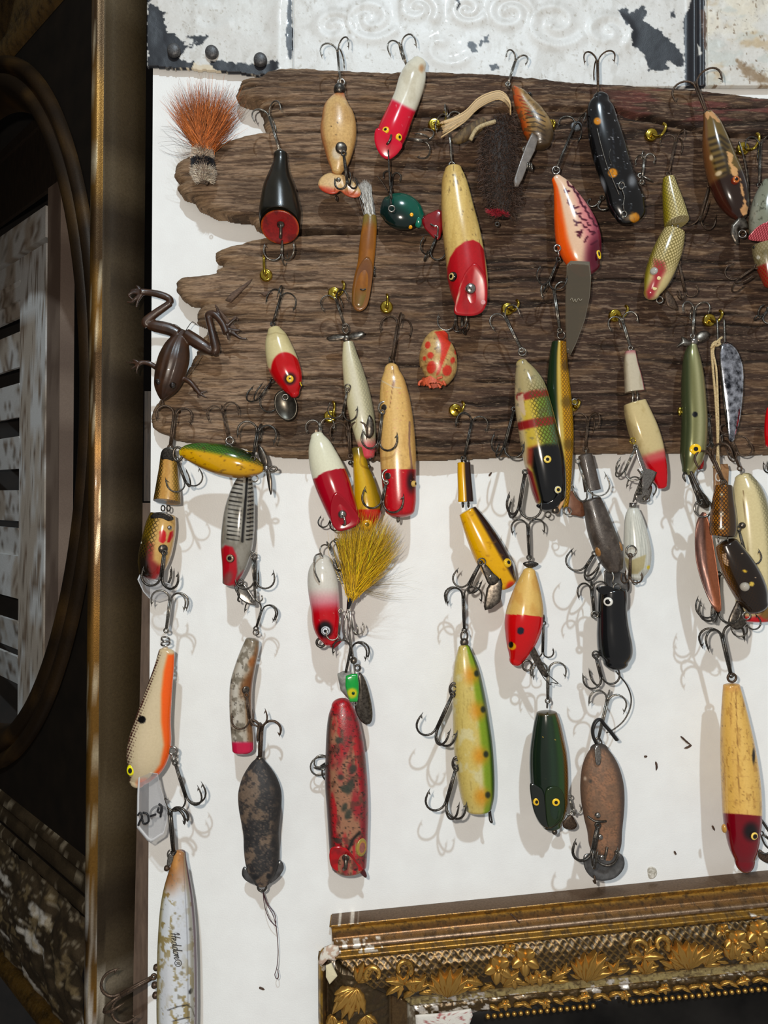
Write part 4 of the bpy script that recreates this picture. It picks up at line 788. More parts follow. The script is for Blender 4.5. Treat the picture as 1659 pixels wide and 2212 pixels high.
# -- green beetle lure with red lip
T = lure('beetle_lure', 'glossy green and black beetle lure with translucent red lip', 872, 460, 92)
b = loft(T, 'body', [(830, 447, 22), (842, 450, 32), (860, 455, 38), (878, 461, 37), (896, 468, 29), (910, 474, 14)], lambda p: p.base((6, 88, 72)).half((12, 22, 22), 826, 420, 918, 486, 16).half((16, 60, 52), 905, 440, 890, 520, 8, .3), GL, cap=(8, 3), dr=.62)
plate(T, 'diving_lip', [(908, 472), (924, 462), (946, 453), (955, 457), (959, 470), (957, 492), (951, 514), (946, 519), (936, 514), (918, 494)], -2, 3.5, plain('red_translucent_plastic', (110, 14, 20), (136, 22, 28), .12, 200, 0, .8), 3, (.1, 0), n=40, closed_smooth=False, c=(936, 486))
eye(T, 889, 463, 4, ((1, (236, 166, 30)),), b, 0, .4); eye(T, 886, 491, 4.4, ((1, (236, 166, 30)),), b, 0, .4); eye(T, 903, 480, 8, ((1, (10, 110, 88)),), b, -2, .5, ry=11, name='nose', mat=GL)
wire(T, 'wire_leader', [(838, 312, 30), (839, 330, 32), (841, 380, 32), (844, 430, 31), (845, 440, 31)], 1.6, DARK); ring(T, 'wire_loop', 846, 450, 31, 6.5, 1.7, STEEL); V, F = tubeVF([(843, 418, 32), (845, 444, 31)], 2.6, 8); T.mesh('crimp_sleeve', V, fixF(F), DARK)
wire(T, 'link', [(930, 484, 5), (938, 488, 8), (945, 489, 8), (946, 498, 6), (944, 512, 5)], 2., NICKEL)
hook(T, (944, 508), (924, 556), 32, phi=15, z=(0, 6), mat=DARK); hook(T, (838, 470), (848, 372), 18, phi=10, z=(-22, -14), mat=DARK, prongs=2); wire(T, 'bristle', [(838, 415, 10), (828, 398, 6), (815, 380, 4)], [1.2] * 40, RUST)

# -- big cream plug, red slanted head
T = lure('plug_lure', 'big cream wooden plug with red scooped head over the amber worm', 1000, 520, 108)
def pf(p): p.base((224, 196, 126)).nz((196, 164, 96), 10, 60, .55, .1, .5, 4).nz((110, 90, 60), 4, 18, .74, .04, .7, 7).spot((60, 50, 40), 979, 377, 1.8, .8).side((188, 150, 90), -1.2, -.85, .15, .5).poly((176, 24, 34), [(966, 578), (972, 556), (985, 535), (1004, 521), (1022, 517), (1036, 524), (1046, 540), (1060, 700), (960, 700)], 1.2)
b = loft(T, 'body', [(979, 366, 18), (980, 384, 25), (983, 410, 30), (988, 450, 35), (996, 500, 40), (1004, 550, 42), (1010, 600, 43), (1016, 640, 38), (1020, 660, 33)], pf, paint(.26, .5, .25, .05), cap=(9, 14), dr=.85)
plate(T, 'slanted_face', [(1026, 573), (1016, 578), (1003, 594), (992, 624), (985, 652), (984, 672), (1000, 677), (1025, 677), (1042, 670), (1050, 655), (1051, 626), (1045, 596)], 33, 4, paint(.25, .6, .2), -4, (0, -.22), lambda p: p.base((174, 18, 30)).nz((140, 14, 24), 14, 26, .56, .1, .5).poly((206, 178, 150), [(986, 660), (992, 622), (996, 610), (992, 640)], 1.5), closed_smooth=True, c=(1018, 630))
eye(T, 978, 597, 10, ((.4, (12, 10, 10)), (.72, (196, 172, 110)), (1, (14, 12, 10))), b, 1, .5); eye(T, 1017, 622, 11, ((1, (150, 146, 138)),), False, 37, .4, mat=NICKEL, name='screw_head'); wire(T, 'screw_slot', [(1014, 618, 43), (1019, 625, 43)], 1.2, DARK, 6, 4)
hook(T, (976, 356), (966, 240), 34, phi=75, z=(0, -6), mat=STEEL, eyer=6); screw(T, 979, 360, 0, 6, STEEL, (0, 1)); hook(T, (984, 672), (984, 714), 38, phi=180, z=(-16, -16), mat=STEEL, eyer=3); hook(T, (998, 674), (998, 717), 18, phi=60, z=(-16, -8), mat=DARK, eyer=3)
eye(T, 1044, 652, 5, ((1, (214, 150, 150)),), False, 32, .1, name='paint_chip', mat=WORN)

# -- brown fur mouse with cord tail
T = lure('fur_mouse_lure', 'dark brown furry mouse lure with tan cord tail and red nose', 1078, 370, 92)
loft(T, 'body', [(1088, 262, 20), (1078, 300, 34), (1076, 350, 37), (1080, 400, 35), (1086, 440, 30), (1084, 466, 18)], lambda p: p.base((34, 24, 18)), MATT, cap=(8, 6), na=30, dr=.7)
rg = np.random.RandomState(8); A = cr(np.array([(1090, 250, 16), (1078, 296, 34), (1075, 350, 38), (1080, 400, 37), (1088, 440, 32), (1088, 468, 18)], float), 200); n = 3200; i = rg.randint(0, 200, n); a = rg.uniform(-1.9, 1.9, n); r0 = np.stack([A[i, 0] + A[i, 2] * np.sin(a) * .9, A[i, 1], A[i, 2] * .7 * np.cos(a) * .92], 1)
hairs(T, 'fur', r0, r0 + np.stack([np.sin(a) * 9 + rg.randn(n) * 5, rg.randn(n) * 6 + 7, np.cos(a) * 9], 1), .3, .8, [(72, 52, 40)], HAIR, 9, 5, .5, label='curly dark brown fur')
rg = np.random.RandomState(4); n = 46; off = rg.randn(n, 2) * (1.5, 4)
mb = MB()
for k in range(n):
    o = off[k]; e = rg.randn(2) * (4, 8); P = cr(np.array([(1099, 256 + o[0], 20), (1096, 240 + o[1] * .7, 26 + o[0]), (1082, 226 + o[1], 28), (1064, 224 + o[1], 28), (1030, 240 + o[1] * 1.2, 28), (1000, 268 + o[1] * 1.2, 26), (956 + e[0], 290 + o[1] * 1.6 + e[1] * .4, 24)]), 26); V, F = tubeVF(P, 1.5, 5); mb.add(V, F, np.array((188, 160, 116)) * rg.uniform(.7, 1.12))
T.mesh('cord_tail', np.vstack(mb.V), fixF(np.vstack(mb.F)), HAIR, col=np.vstack(mb.C), kind='stuff', label='frayed tan cord')
loft(T, 'fur_stub', [(1046, 268, 10), (1020, 286, 14), (992, 304, 12), (976, 312, 5)], lambda p: p.base((112, 92, 58)).nz((70, 54, 34), 5, 12, .5, .1, .8), MATT, z=10, na=20); wire(T, 'twisted_cord', [(1070, 262, 18), (1044, 270, 22), (1028, 280, 24), (1016, 302, 22)], 4.5, plain('twisted_cord', (190, 172, 132), (140, 122, 90), .8, 1400, .6), 8)
fuzz(T, 'yarn_nose', [(1062, 462, 12), (1078, 470, 12), (1088, 470, 7)], 420, 7, (150, 30, 44), 6, 14, label='red wool nose', kind='stuff'); screw(T, 1074, 484, 10, 4, DARK)

# -- crawfish crankbait
T = lure('crawfish_crankbait', 'tan crawfish crankbait with orange belly and long grey lip', 1150, 270, 92)
def pf(p): p.base((150, 122, 78)).half((182, 84, 34), 1122, 190, 1150, 300, 6).half((196, 158, 92), 1128, 190, 1156, 300, 6, .3).half((182, 84, 34), 1116, 190, 1142, 300, 5).nz((94, 76, 48), 9, 8, .58, .05, .7, 3).band((58, 46, 34), .8, 1.1, .1, .8); [p.line((46, 34, 22), [(1134 + 2 * k, 246 + k * 9), (1152 + 3 * k, 240 + k * 11), (1178, 252 + k * 10)], 1.2, 1) for k in range(6)]; [p.line((140, 44, 20), [(1118 + 4 * k, 206 + k * 8), (1130 + 4 * k, 210 + k * 8)], 1, 1) for k in range(6)]
b = loft(T, 'body', [(1110, 190, 5), (1122, 206, 15), (1134, 228, 21), (1148, 250, 27), (1160, 275, 31), (1168, 296, 28), (1170, 312, 20)], pf, paint(.3, .5, .2, .15), cap=(4, 10), dr=.85)
plate(T, 'diving_lip', [(1150, 284), (1164, 296), (1156, 324), (1142, 352), (1128, 388), (1119, 404), (1111, 405), (1109, 392), (1120, 358), (1136, 314)], 22, 5, plain('grey_plastic_lip', (92, 84, 78), (112, 104, 96), .35, 400, .1, .3), 0, (-.1, .05), n=44, closed_smooth=False, c=(1136, 346))
eye(T, 1144, 204, 5, ((1, (10, 10, 10)),), b, 1, .8); hook(T, (1097, 182), (1117, 120), 26, phi=35, z=(0, -4), mat=STEEL); ring(T, 'split_ring', 1098, 184, 0, 7, 1.5, STEEL, (0, 1)); [ring(T, 'split_ring', 1141 + k * 4, 358 + k, 20, 7, 1.6, STEEL, (0, 1)) for k in range(3)]; wire(T, 'line_tie', [(1132, 330, 22), (1130, 322, 26), (1133, 316, 24)], 1.6, STEEL)

# -- pink spotted deep diver
T = lure('deep_diving_crankbait', 'cream crankbait with orange belly, pink back and maroon squiggles', 1245, 480, 108)
PK = [(1231, 388, 1224, 384), (1220, 410, 1230, 412), (1238, 402, 1250, 420), (1247, 420, 1254, 437), (1228, 428, 1232, 442), (1236, 446, 1240, 444), (1240, 448, 1250, 446), (1244, 458, 1256, 460), (1252, 465, 1268, 475), (1240, 475, 1256, 480), (1246, 486, 1248, 480), (1260, 485, 1268, 490), (1270, 480, 1276, 486), (1245, 500, 1258, 496), (1254, 510, 1258, 500), (1272, 495, 1284, 500), (1280, 505, 1286, 502), (1270, 510, 1264, 522), (1278, 527, 1290, 520), (1264, 445, 1272, 460), (1272, 462, 1280, 472), (1256, 436, 1266, 448), (1250, 500, 1254, 512), (1226, 392, 1236, 404), (1282, 476, 1290, 488), (1222, 408, 1226, 416)]
def pf(p):
    p.base((232, 198, 170)).half((206, 118, 128), 1278, 580, 1236, 380, 12, .75).side((226, 92, 24), -1.2, -.62, .12).spot((84, 16, 36), 1292, 552, 26, 14, 52, 8).spot((110, 26, 52), 1290, 480, 12, 10, 40, -14, .6)
    for q in PK: p.line((70, 8, 32), [q[:2], ((q[0] + q[2]) / 2 + (2.5 if q[0] % 2 else -2.5), (q[1] + q[3]) / 2 + 2), q[2:]], 2., 1.)
b = loft(T, 'body', [(1202, 386, 11), (1214, 405, 20), (1224, 430, 29), (1234, 460, 39), (1243, 490, 46), (1250, 520, 48), (1258, 548, 43), (1266, 570, 34), (1272, 582, 26)], pf, GL, cap=(7, 12), dr=.62)
plate(T, 'diving_lip', [(1224, 574), (1232, 566), (1272, 568), (1276, 600), (1274, 640), (1264, 690), (1246, 740), (1234, 764), (1226, 758), (1223, 700), (1222, 640)], 20, 4, SMOKE, -2, (0, -.05), n=50, closed_smooth=False, c=(1248, 660))
eye(T, 1293, 549, 7, ((.4, (30, 14, 14)), (.92, (228, 190, 40)), (1, (60, 20, 30))), b, 1, .3, ry=13); wire(T, 'etched_mark', [(1232, 648, 23), (1236, 643, 23), (1239, 651, 23), (1243, 645, 23), (1245, 652, 23), (1250, 644, 23), (1254, 649, 23), (1258, 645, 23)], .6, plain('etched_plastic', (150, 142, 124), None, .7), 4, 40)
hook(T, (1201, 365), (1247, 258), 34, phi=-10, z=(0, -20), mat=DARK); ring(T, 'split_ring', 1201, 368, 0, 8, 2, NICKEL); ring(T, 'split_ring', 1204, 536, 10, 7, 2, NICKEL); ring(T, 'split_ring', 1207, 548, 10, 6, 1.8, NICKEL, (0, 1)); hook(T, (1206, 560), (1180, 622), 36, phi=30, z=(8, 14), mat=DARK)

# -- black spotted wobbler
T = lure('wobbler_lure', 'scratched glossy black wobbler with three orange dots', 1330, 340, 104)
def pf(p):
    p.base((9, 9, 10)); [p.spot((196, 130, 30), *q, 2) for q in ((1291, 261, 8), (1324, 373, 10), (1371, 470, 11))]; p.nz((170, 172, 178), 4, 4, .80, .02, .9, 5).nz((70, 76, 84), 3, 26, .70, .03, .5, 8).spot((150, 156, 164), 1302, 400, 6, 4, 16, -10, .8).spot((160, 164, 170), 1366, 390, 8, 6, 12, 0, .7).spot((196, 170, 140), 1360, 470, 12, 8, 6, -20, .5)
b = loft(T, 'body', [(1298, 212, 17), (1297, 232, 28), (1303, 270, 34), (1312, 310, 38), (1326, 360, 38), (1340, 400, 37), (1352, 435, 40), (1362, 462, 33)], pf, GL, cap=(13, 22), dr=.5)
wire(T, 'line_wire', [(1290, 276, 18), (1298, 310, 19), (1312, 358, 19), (1326, 392, 19), (1338, 420, 19)], 1., STEEL); wire(T, 'line_wire', [(1320, 320, 19), (1316, 335, 19), (1322, 355, 19)], .8, DARK); [ring(T, 'wire_loop', x, y, 21, R, 1.5, STEEL, ry=R * 1.25) for x, y, R in ((1343, 400, 6), (1349, 462, 5))]; wire(T, 'line_wire', [(1344, 408, 21), (1349, 424, 22), (1347, 442, 22), (1349, 456, 21)], 1.2, STEEL)
hook(T, (1292, 202), (1290, 120), 36, phi=25, z=(0, -10), mat=RUST); hook(T, (1386, 394), (1392, 332), 22, phi=60, z=(-16, -8), mat=STEEL); hook(T, (1382, 380), (1408, 392), 26, phi=120, z=(-20, -14), mat=STEEL, prongs=2); hook(T, (1300, 428), (1286, 450), 22, phi=200, z=(-24, -18), mat=STEEL, prongs=2)

# -- olive jointed lure
T = lure('jointed_lure', 'olive and cream scaled jointed lure with rosy cheek and glass eye', 1440, 510, 96)
SCB = paint(.2, .7, .15, line=(96, 84, 30), pitch=5.5)
def pf(p): p.base((204, 190, 136)).half((140, 128, 22), 1442, 360, 1448, 520, 8).half((214, 200, 150), 1460, 500, 1440, 380, 16, .4).spot((228, 220, 196), 1448, 405, 5, 4, 12, 0, .8).spot((222, 214, 190), 1462, 480, 26, 8, 12, -24, .7).scale(.8)
b0 = loft(T, 'tail_section', [(1444, 384, 12), (1448, 410, 17), (1454, 440, 22), (1460, 472, 26), (1462, 482, 26, None, None, .3)], pf, SCB, cap=(3, 0))
def pf(p): p.base((206, 190, 138)).half((150, 138, 40), 1400, 600, 1440, 500, 10, 0).poly((134, 124, 22), [(1425, 500), (1408, 560), (1398, 610), (1392, 650), (1380, 650), (1390, 560), (1415, 495)], 8).poly((152, 30, 48), [(1414, 560), (1436, 566), (1438, 584), (1426, 606), (1412, 640), (1400, 648), (1396, 630), (1412, 600)], 7, .9).scale(ss(600, 560, p.y) * .9)
b = loft(T, 'head_section', [(1456, 500, 23), (1448, 524, 28), (1438, 552, 31), (1426, 584, 30), (1416, 612, 25), (1408, 632, 17)], pf, SCB, cap=(3, 16), sq=2.2)
eye(T, 1413, 585, 8, ((1, (160, 158, 150)),), b, 0, .5); eye(T, 1424, 600, 4, ((1, (226, 206, 150)),), b, 0, .1, name='paint_chip', mat=WORN); eye(T, 1415, 622, 4.5, ((1, (226, 210, 150)),), b, 0, .1, name='paint_chip', mat=WORN); [screw(T, x, 491, 4, 5, NICKEL, (0, 1)) for x in (1452, 1464)]
plate(T, 'hook_hanger', [(1462, 548), (1468, 556), (1466, 572), (1458, 572)], 10, 2, NICKEL, 1, n=20, rings=3); plate(T, 'metal_lip', [(1463, 574), (1460, 590), (1446, 616), (1434, 624), (1428, 618), (1444, 596)], 4, 2, TARN, 1, n=24, rings=3); plate(T, 'metal_lip', [(1436, 624), (1452, 640), (1463, 660), (1464, 670), (1444, 664), (1436, 644)], -10, 2, RUST, 1, n=24, rings=3); screw(T, 1425, 648, 0, 7, STEEL)
hook(T, (1444, 376), (1462, 292), 30, phi=-20, z=(0, -8), mat=RUST); hook(T, (1466, 568), (1482, 645), 24, phi=20, z=(4, -8), mat=RUST)

# -- brown striped wobbler with bare wood
T = lure('minnow_lure', 'brown banded plug with paint chipped to bare tan wood, red eye', 1575, 380, 100)
def pf(p):
    p.base((100, 82, 42)).half((128, 106, 66), 1530, 240, 1600, 470, 10, .4)
    for k in range(9): p.line((48, 38, 22), [(1532 + k * 3, 300 + k * 13), (1556 + k * 3, 292 + k * 13), (1574, 306 + k * 12)], 3, 3)
    p.band((40, 26, 20), .62, 1.1, .03).side((110, 42, 30), -1.2, -.82, .1, .35); p.poly((196, 152, 106), [(1524, 240), (1540, 240), (1554, 256), (1558, 268), (1546, 258), (1534, 250), (1528, 262)], 1.2, 1, 4).poly((206, 162, 112), [(1570, 326), (1582, 330), (1584, 350), (1596, 372), (1590, 382), (1580, 370), (1576, 346)], 1.2, 1, 5).poly((204, 158, 110), [(1600, 385), (1608, 420), (1616, 450), (1618, 462), (1606, 466), (1600, 452), (1608, 436), (1602, 410)], 1.2, 1, 4).spot((196, 176, 140), 1537, 340, 4, 2, 6).spot((200, 180, 146), 1553, 374, 8, 3, 5, -30)
b = loft(T, 'body', [(1529, 246, 10), (1538, 270, 19), (1546, 310, 28), (1556, 350, 33), (1570, 390, 36), (1583, 425, 33), (1594, 452, 24), (1600, 466, 14)], pf, GL, cap=(6, 8), dr=.85)
eye(T, 1590, 388, 8.5, ((.45, (30, 14, 8)), (.8, (176, 96, 34)), (1, (110, 36, 20))), b, 1, .6); plate(T, 'metal_lip', [(1600, 464), (1612, 476), (1616, 492), (1594, 492), (1588, 500), (1594, 526), (1588, 526), (1578, 506), (1580, 486)], 6, 2.4, TARN, 1, n=36, rings=3, closed_smooth=False); screw(T, 1604, 505, 10, 8, NICKEL); wire(T, 'hook_rod', [(1596, 306, 0), (1604, 330, 4), (1612, 370, 0), (1616, 410, -6)], 2, TARN)
hook(T, (1526, 244), (1496, 168), 48, phi=0, z=(0, -18), mat=RUST, r=2.2, angs=[-15, 150, 240]); hook(T, (1532, 400), (1508, 486), 40, phi=-20, z=(-10, -10), mat=RUST)

# -- grey green jointed lure cut by the picture edge
T = lure('jointed_lure', 'grey green jointed lure with pink scaled joint and cherry chin, at the cropped edge', 1660, 500, 100)
def pf(p): p.base((128, 132, 116)).nz((60, 62, 50), 5, 6, .68, .05, .8).half((176, 176, 168), 1640, 400, 1636, 520, 8, .4)
b0 = loft(T, 'tail_section', [(1662, 392, 14), (1656, 430, 27), (1653, 470, 33), (1656, 506, 34)], pf, GL, cap=(4, 0)); plate(T, 'joint_face', [(1622, 512), (1628, 498), (1642, 488), (1662, 484), (1690, 500), (1680, 514), (1650, 516)], 28, 3, paint(.2, .7, .1, line=(120, 20, 30), pitch=4), 0, (0, -.8), lambda p: p.base((216, 110, 120)).scale(1), n=30)
def pf(p): p.base((148, 138, 110)).nz((90, 84, 60), 8, 8, .6, .08, .6).spot((240, 240, 230), 1638, 556, 4, 3).band((140, 10, 26), .5, 1.1, .04).scale(.5)
b = loft(T, 'head_section', [(1658, 528, 32), (1660, 550, 31), (1664, 580, 26), (1668, 610, 18)], pf, SCB, cap=(3, 12)); hook(T, (1634, 576), (1580, 612), 34, phi=70, z=(0, -6), mat=RUST); hook(T, (1640, 400), (1642, 300), 34, phi=10, z=(0, -10), mat=DARK); eye(T, 1628, 534, 3, ((1, (60, 54, 44)),), b, 0, .3, mat=DARK, name='rivet'); hook(T, (1660, 668), (1640, 690), 24, phi=20, z=(-20, -20), mat=DARK)

# -- amber worm with white feather
T = lure('soft_worm_lure', 'translucent amber soft worm with scooped nose and white feather tail', 788, 540, 78)
AMB = paint(.25, .5, .15, .05)
b = loft(T, 'body', [(799, 468, 14), (798, 490, 16), (794, 530, 18), (790, 570, 18), (785, 600, 20), (779, 630, 19), (775, 655, 15)], lambda p: p.base((150, 96, 36)).half((120, 104, 50), 780, 500, 820, 500, 14, 0).band((128, 112, 58), -.1, .12, .06).band((118, 98, 52), .82, 1.1, .08).nz((116, 70, 26), 16, 40, .55, .1, .5), AMB, cap=(6, 14), dr=.6)
plate(T, 'scooped_nose', [(792, 556), (803, 568), (805, 590), (800, 630), (792, 660), (778, 671), (766, 666), (762, 648), (766, 610), (774, 580)], 9, 3, AMB, -2, (0, -.08), lambda p: p.base((128, 86, 44)).spot((104, 64, 34), 788, 590, 14, 12, 26), n=40); wire(T, 'line_hole', [(778, 624, 12), (784, 626, 13), (790, 624, 12)], 1.8, DARK)
rg = np.random.RandomState(3); n = 260; k = rg.uniform(-1, 1, n); r0 = np.stack([799 + rg.randn(n) * 4, 466 + rg.randn(n) * 3, rg.randn(n) * 4], 1); hairs(T, 'feather_tail', r0, np.stack([790 + k * 14 + np.abs(rg.randn(n)) * -3, 396 - rg.rand(n) * 12 + 10 * np.abs(k), rg.randn(n) * 4 - 6], 1), .06, .9, [(196, 194, 188)], HAIR, 4, 6, .12, label='white feather')
hook(T, (806, 580), (810, 600), 12, phi=90, z=(-6, -4), prongs=1, mat=DARK); wire(T, 'hook_shank', [(790, 450, 0), (776, 420, -2), (763, 392, -4)], 1.8, STEEL)
# ================================================================ fishing lures, middle rows
# -- rubber frog
T = lure('frog_lure', 'brown rubber frog with bent hind legs spread over the board end', 375, 750, 84)
FROG = plain('brown_rubber', (42, 25, 14), (62, 38, 22), .38, 160, .25, .12)
mb = MB()
def limb(P, r):
    P = np.asarray(P, float); P = np.c_[P, np.zeros(len(P))] if P.shape[1] == 2 else P; C = cr(np.c_[P, np.asarray(r, float)], max(16, int(len(P) * 8))); V, F = tubeVF(C[:, :3], C[:, 3], 10); mb.add(V, F)
sect = np.array([(396, 712, 6, 0), (390, 730, 17, 2), (384, 750, 27, 4), (378, 775, 33, 6), (371, 800, 33, 6), (364, 822, 30, 5), (357, 840, 24, 3), (352, 856, 12, 0), (350, 864, 4, -2)])
C = cr(sect, 40); a = np.linspace(0, 2 * math.pi, 28, endpoint=False); tg = np.gradient(C[:, :2], axis=0); tg /= np.linalg.norm(tg, axis=1)[:, None]
rid = 1 + .10 * np.exp(-((np.abs(np.sin(a)) - .5) / .12) ** 2) * (np.cos(a) > 0) + .07 * np.exp(-(np.sin(a) / .1) ** 2) * (np.cos(a) > 0)
V = np.array([[c[0] + t[1] * c[2] * math.sin(q), c[1] - t[0] * c[2] * math.sin(q), c[3] + c[2] * .75 * math.cos(q) * r_] for c, t in zip(C, tg) for q, r_ in zip(a, rid)]); i = np.arange(39)[:, None]; j = np.arange(28)[None, :]
mb.add(np.vstack([V, C[:1, [0, 1, 3]], C[-1:, [0, 1, 3]]]), np.vstack([np.stack([i * 28 + j, i * 28 + (j + 1) % 28, (i + 1) * 28 + (j + 1) % 28, (i + 1) * 28 + j], -1).reshape(-1, 4), [[(k + 1) % 28, k, 1120, 1120] for k in range(28)], [[39 * 28 + k, 39 * 28 + (k + 1) % 28, 1121, 1121] for k in range(28)]]))
limb([(388, 722, 2), (366, 712, 2), (338, 706, 4), (322, 704, 6)], [12, 14, 13, 9]); limb([(322, 706, 6), (318, 698, 8), (334, 682, 6), (358, 664, 4), (370, 656, 4)], [9, 10, 9, 8, 7]); limb([(370, 657, 4), (366, 646, 4), (346, 638, 6), (322, 634, 8), (308, 634, 10)], [7, 8, 8, 7, 8])
limb([(402, 722, 2), (424, 738, 4), (446, 752, 6), (462, 762, 6)], [13, 15, 13, 9]); limb([(460, 763, 6), (468, 758, 8), (464, 736, 8), (456, 704, 6), (452, 688, 6)], [9, 10, 9, 8, 8]); limb([(452, 690, 6), (452, 682, 6), (466, 682, 8), (482, 700, 8), (492, 722, 8)], [7, 8, 8, 8, 9])
for e in ([(308, 634, 10), (302, 624, 12), (297, 622, 12)], [(306, 636, 10), (292, 636, 12), (283, 642, 14), (290, 650, 14)], [(308, 638, 10), (298, 648, 12), (288, 656, 12), (278, 656, 12)], [(310, 638, 10), (302, 654, 12), (298, 668, 12)], [(310, 634, 10), (296, 630, 12), (286, 632, 12)]): limb(e, np.linspace(4.5, 1.8, len(e)))
for e in ([(490, 716, 8), (494, 726, 8), (495, 736, 8)], [(492, 716, 8), (508, 724, 8), (520, 732, 8), (535, 734, 8)], [(490, 712, 8), (508, 716, 10), (522, 716, 10)], [(490, 708, 8), (502, 698, 10), (514, 688, 10)], [(488, 706, 8), (480, 690, 10), (468, 662, 12)]): limb(e, np.linspace(5, 2, len(e)))
limb([(346, 800, 4), (328, 788, 8), (312, 785, 10), (304, 788, 12)], [6, 5.5, 5, 4.5]); [limb(e, np.linspace(3, 1.4, len(e))) for e in ([(304, 788, 12), (292, 786, 12), (277, 785, 12)], [(304, 788, 12), (296, 794, 12), (286, 800, 12)], [(304, 790, 12), (300, 800, 12), (300, 810, 12)], [(306, 788, 12), (298, 782, 14), (290, 780, 14)])]
limb([(392, 816, 4), (412, 826, 8), (426, 842, 8), (434, 852, 8)], [6, 6, 5.5, 4.5]); [limb(e, np.linspace(3, 1.3, len(e))) for e in ([(434, 852, 8), (442, 848, 8), (450, 846, 8)], [(434, 852, 8), (440, 856, 8), (449, 860, 8)], [(432, 852, 8), (430, 858, 8), (430, 861, 8)], [(430, 848, 8), (424, 846, 8), (420, 845, 8)])]
o = T.mesh('frog_body', np.vstack(mb.V), fixF(np.vstack(mb.F)), FROG); md = o.modifiers.new('join', 'REMESH'); md.mode = 'VOXEL'; md.voxel_size = 1.5 * T.k; md.use_smooth_shade = True; sm = o.modifiers.new('smooth', 'SMOOTH'); sm.iterations = 2
for x, y in ((342, 824), (373, 832)): eye(T, x, y, 7, ((1, (16, 10, 8)),), False, 20, .9, mat=plain('frog_eye', (22, 14, 10), None, .08, coat=1.))
wire(T, 'hook_eye', [(349, 862, 2), (346, 868, 2), (344, 874, 2), (348, 878, 2), (352, 872, 2), (350, 864, 2)], 1.6, RUST); [wire(T, 'weed_guard', P, .8, DARK, 5) for P in ([(404, 812, 6), (420, 790, 10), (434, 768, 12)], [(398, 716, 4), (380, 702, 10), (366, 700, 12)], [(400, 716, 4), (414, 696, 12), (424, 700, 14)])]

# -- small cream fish, red head with ringed eye
T = lure('wobbler_lure', 'short cream wobbler with a red oval mask, yellow eye, round metal lip', 615, 780, 94)
def pf(p): p.base((216, 204, 158)).nz((186, 172, 124), 20, 30, .58, .1, .4).line((178, 164, 120), [(574, 724), (596, 718), (622, 724)], 1.2, 1).spot((180, 14, 22), 620, 806, 34, 1.6, 46, -14).half((180, 14, 22), 586, 800, 660, 830, 6).spot((206, 48, 58), 627, 812, 18, 4, 22, -10, .7).spot((40, 12, 14), 626, 818, 13, 5)
b = loft(T, 'body', [(592, 712, 14), (597, 730, 24), (604, 760, 31), (613, 790, 34), (624, 815, 30), (632, 838, 20), (636, 850, 11)], pf, GL, cap=(7, 9), dr=.85)
eye(T, 626, 818, 7.5, ((.28, (16, 14, 12)), (.4, (236, 206, 80)), (.52, (30, 26, 20)), (1, (232, 186, 50))), b, 1, .4); eye(T, 649, 828, 4, YEL, b, 0, .4, ry=8)
plate(T, 'metal_lip', [(612, 842), (626, 846), (638, 862), (642, 880), (638, 898), (626, 908), (612, 906), (598, 892), (592, 872), (596, 852)], -4, 2.4, metal('dark_round_lip', (84, 80, 72), (56, 52, 46), .3, .9, 300, .03), -7, (0, -.1)); ring(T, 'line_tie', 616, 858, 2, 6, 1.8, STEEL); 
hook(T, (589, 700), (611, 626), 36, phi=-28, z=(0, -6), mat=DARK); screw(T, 590, 702, 0, 6, DARK, (0, 1)); hook(T, (588, 822), (552, 872), 40, phi=95, z=(-8, 6), mat=DARK)

# -- white propeller plug with rose chin
T = lure('propeller_lure', 'slim white scaled plug with brown two blade propeller and rose chin', 772, 860, 88)
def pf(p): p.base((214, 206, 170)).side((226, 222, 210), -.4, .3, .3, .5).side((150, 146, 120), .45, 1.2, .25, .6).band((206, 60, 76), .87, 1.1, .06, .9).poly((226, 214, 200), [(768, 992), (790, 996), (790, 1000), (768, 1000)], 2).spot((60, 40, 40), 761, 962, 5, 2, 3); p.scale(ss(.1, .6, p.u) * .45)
b = loft(T, 'body', [(752, 740, 11), (756, 770, 17), (762, 800, 22), (772, 850, 27), (782, 900, 27), (789, 940, 23), (793, 965, 19), (794, 984, 15)], pf, paint(.18, .8, .15, line=(120, 116, 96), pitch=6), cap=(3, 8))
for Q in ([(750, 727), (738, 722), (722, 722), (706, 728), (708, 735), (724, 736), (742, 733)], [(748, 729), (758, 720), (772, 716), (784, 716), (788, 722), (778, 731), (764, 734)]): plate(T, 'propeller_blade', Q, 4, 2.2, TARN, 2, (.1, .3), n=30, rings=4, c=(np.mean([q[0] for q in Q]), np.mean([q[1] for q in Q])))
eye(T, 748, 731, 8, ((1, (80, 74, 66)),), False, 4, .5, mat=TARN, name='washer'); ring(T, 'swivel_ring', 747, 710, 2, 7, 1.8, TARN, ry=10)
hook(T, (744, 704), (722, 634), 34, phi=12, z=(2, 8), mat=TARN); screw(T, 751, 836, 24, 6, TARN); hook(T, (750, 842), (738, 906), 34, phi=30, z=(26, 20), mat=TARN)
plate(T, 'spinner_cup', [(797, 896), (806, 908), (808, 932), (800, 946), (792, 944), (788, 928), (790, 908)], 18, 3, TARN, 3, n=24, rings=4)

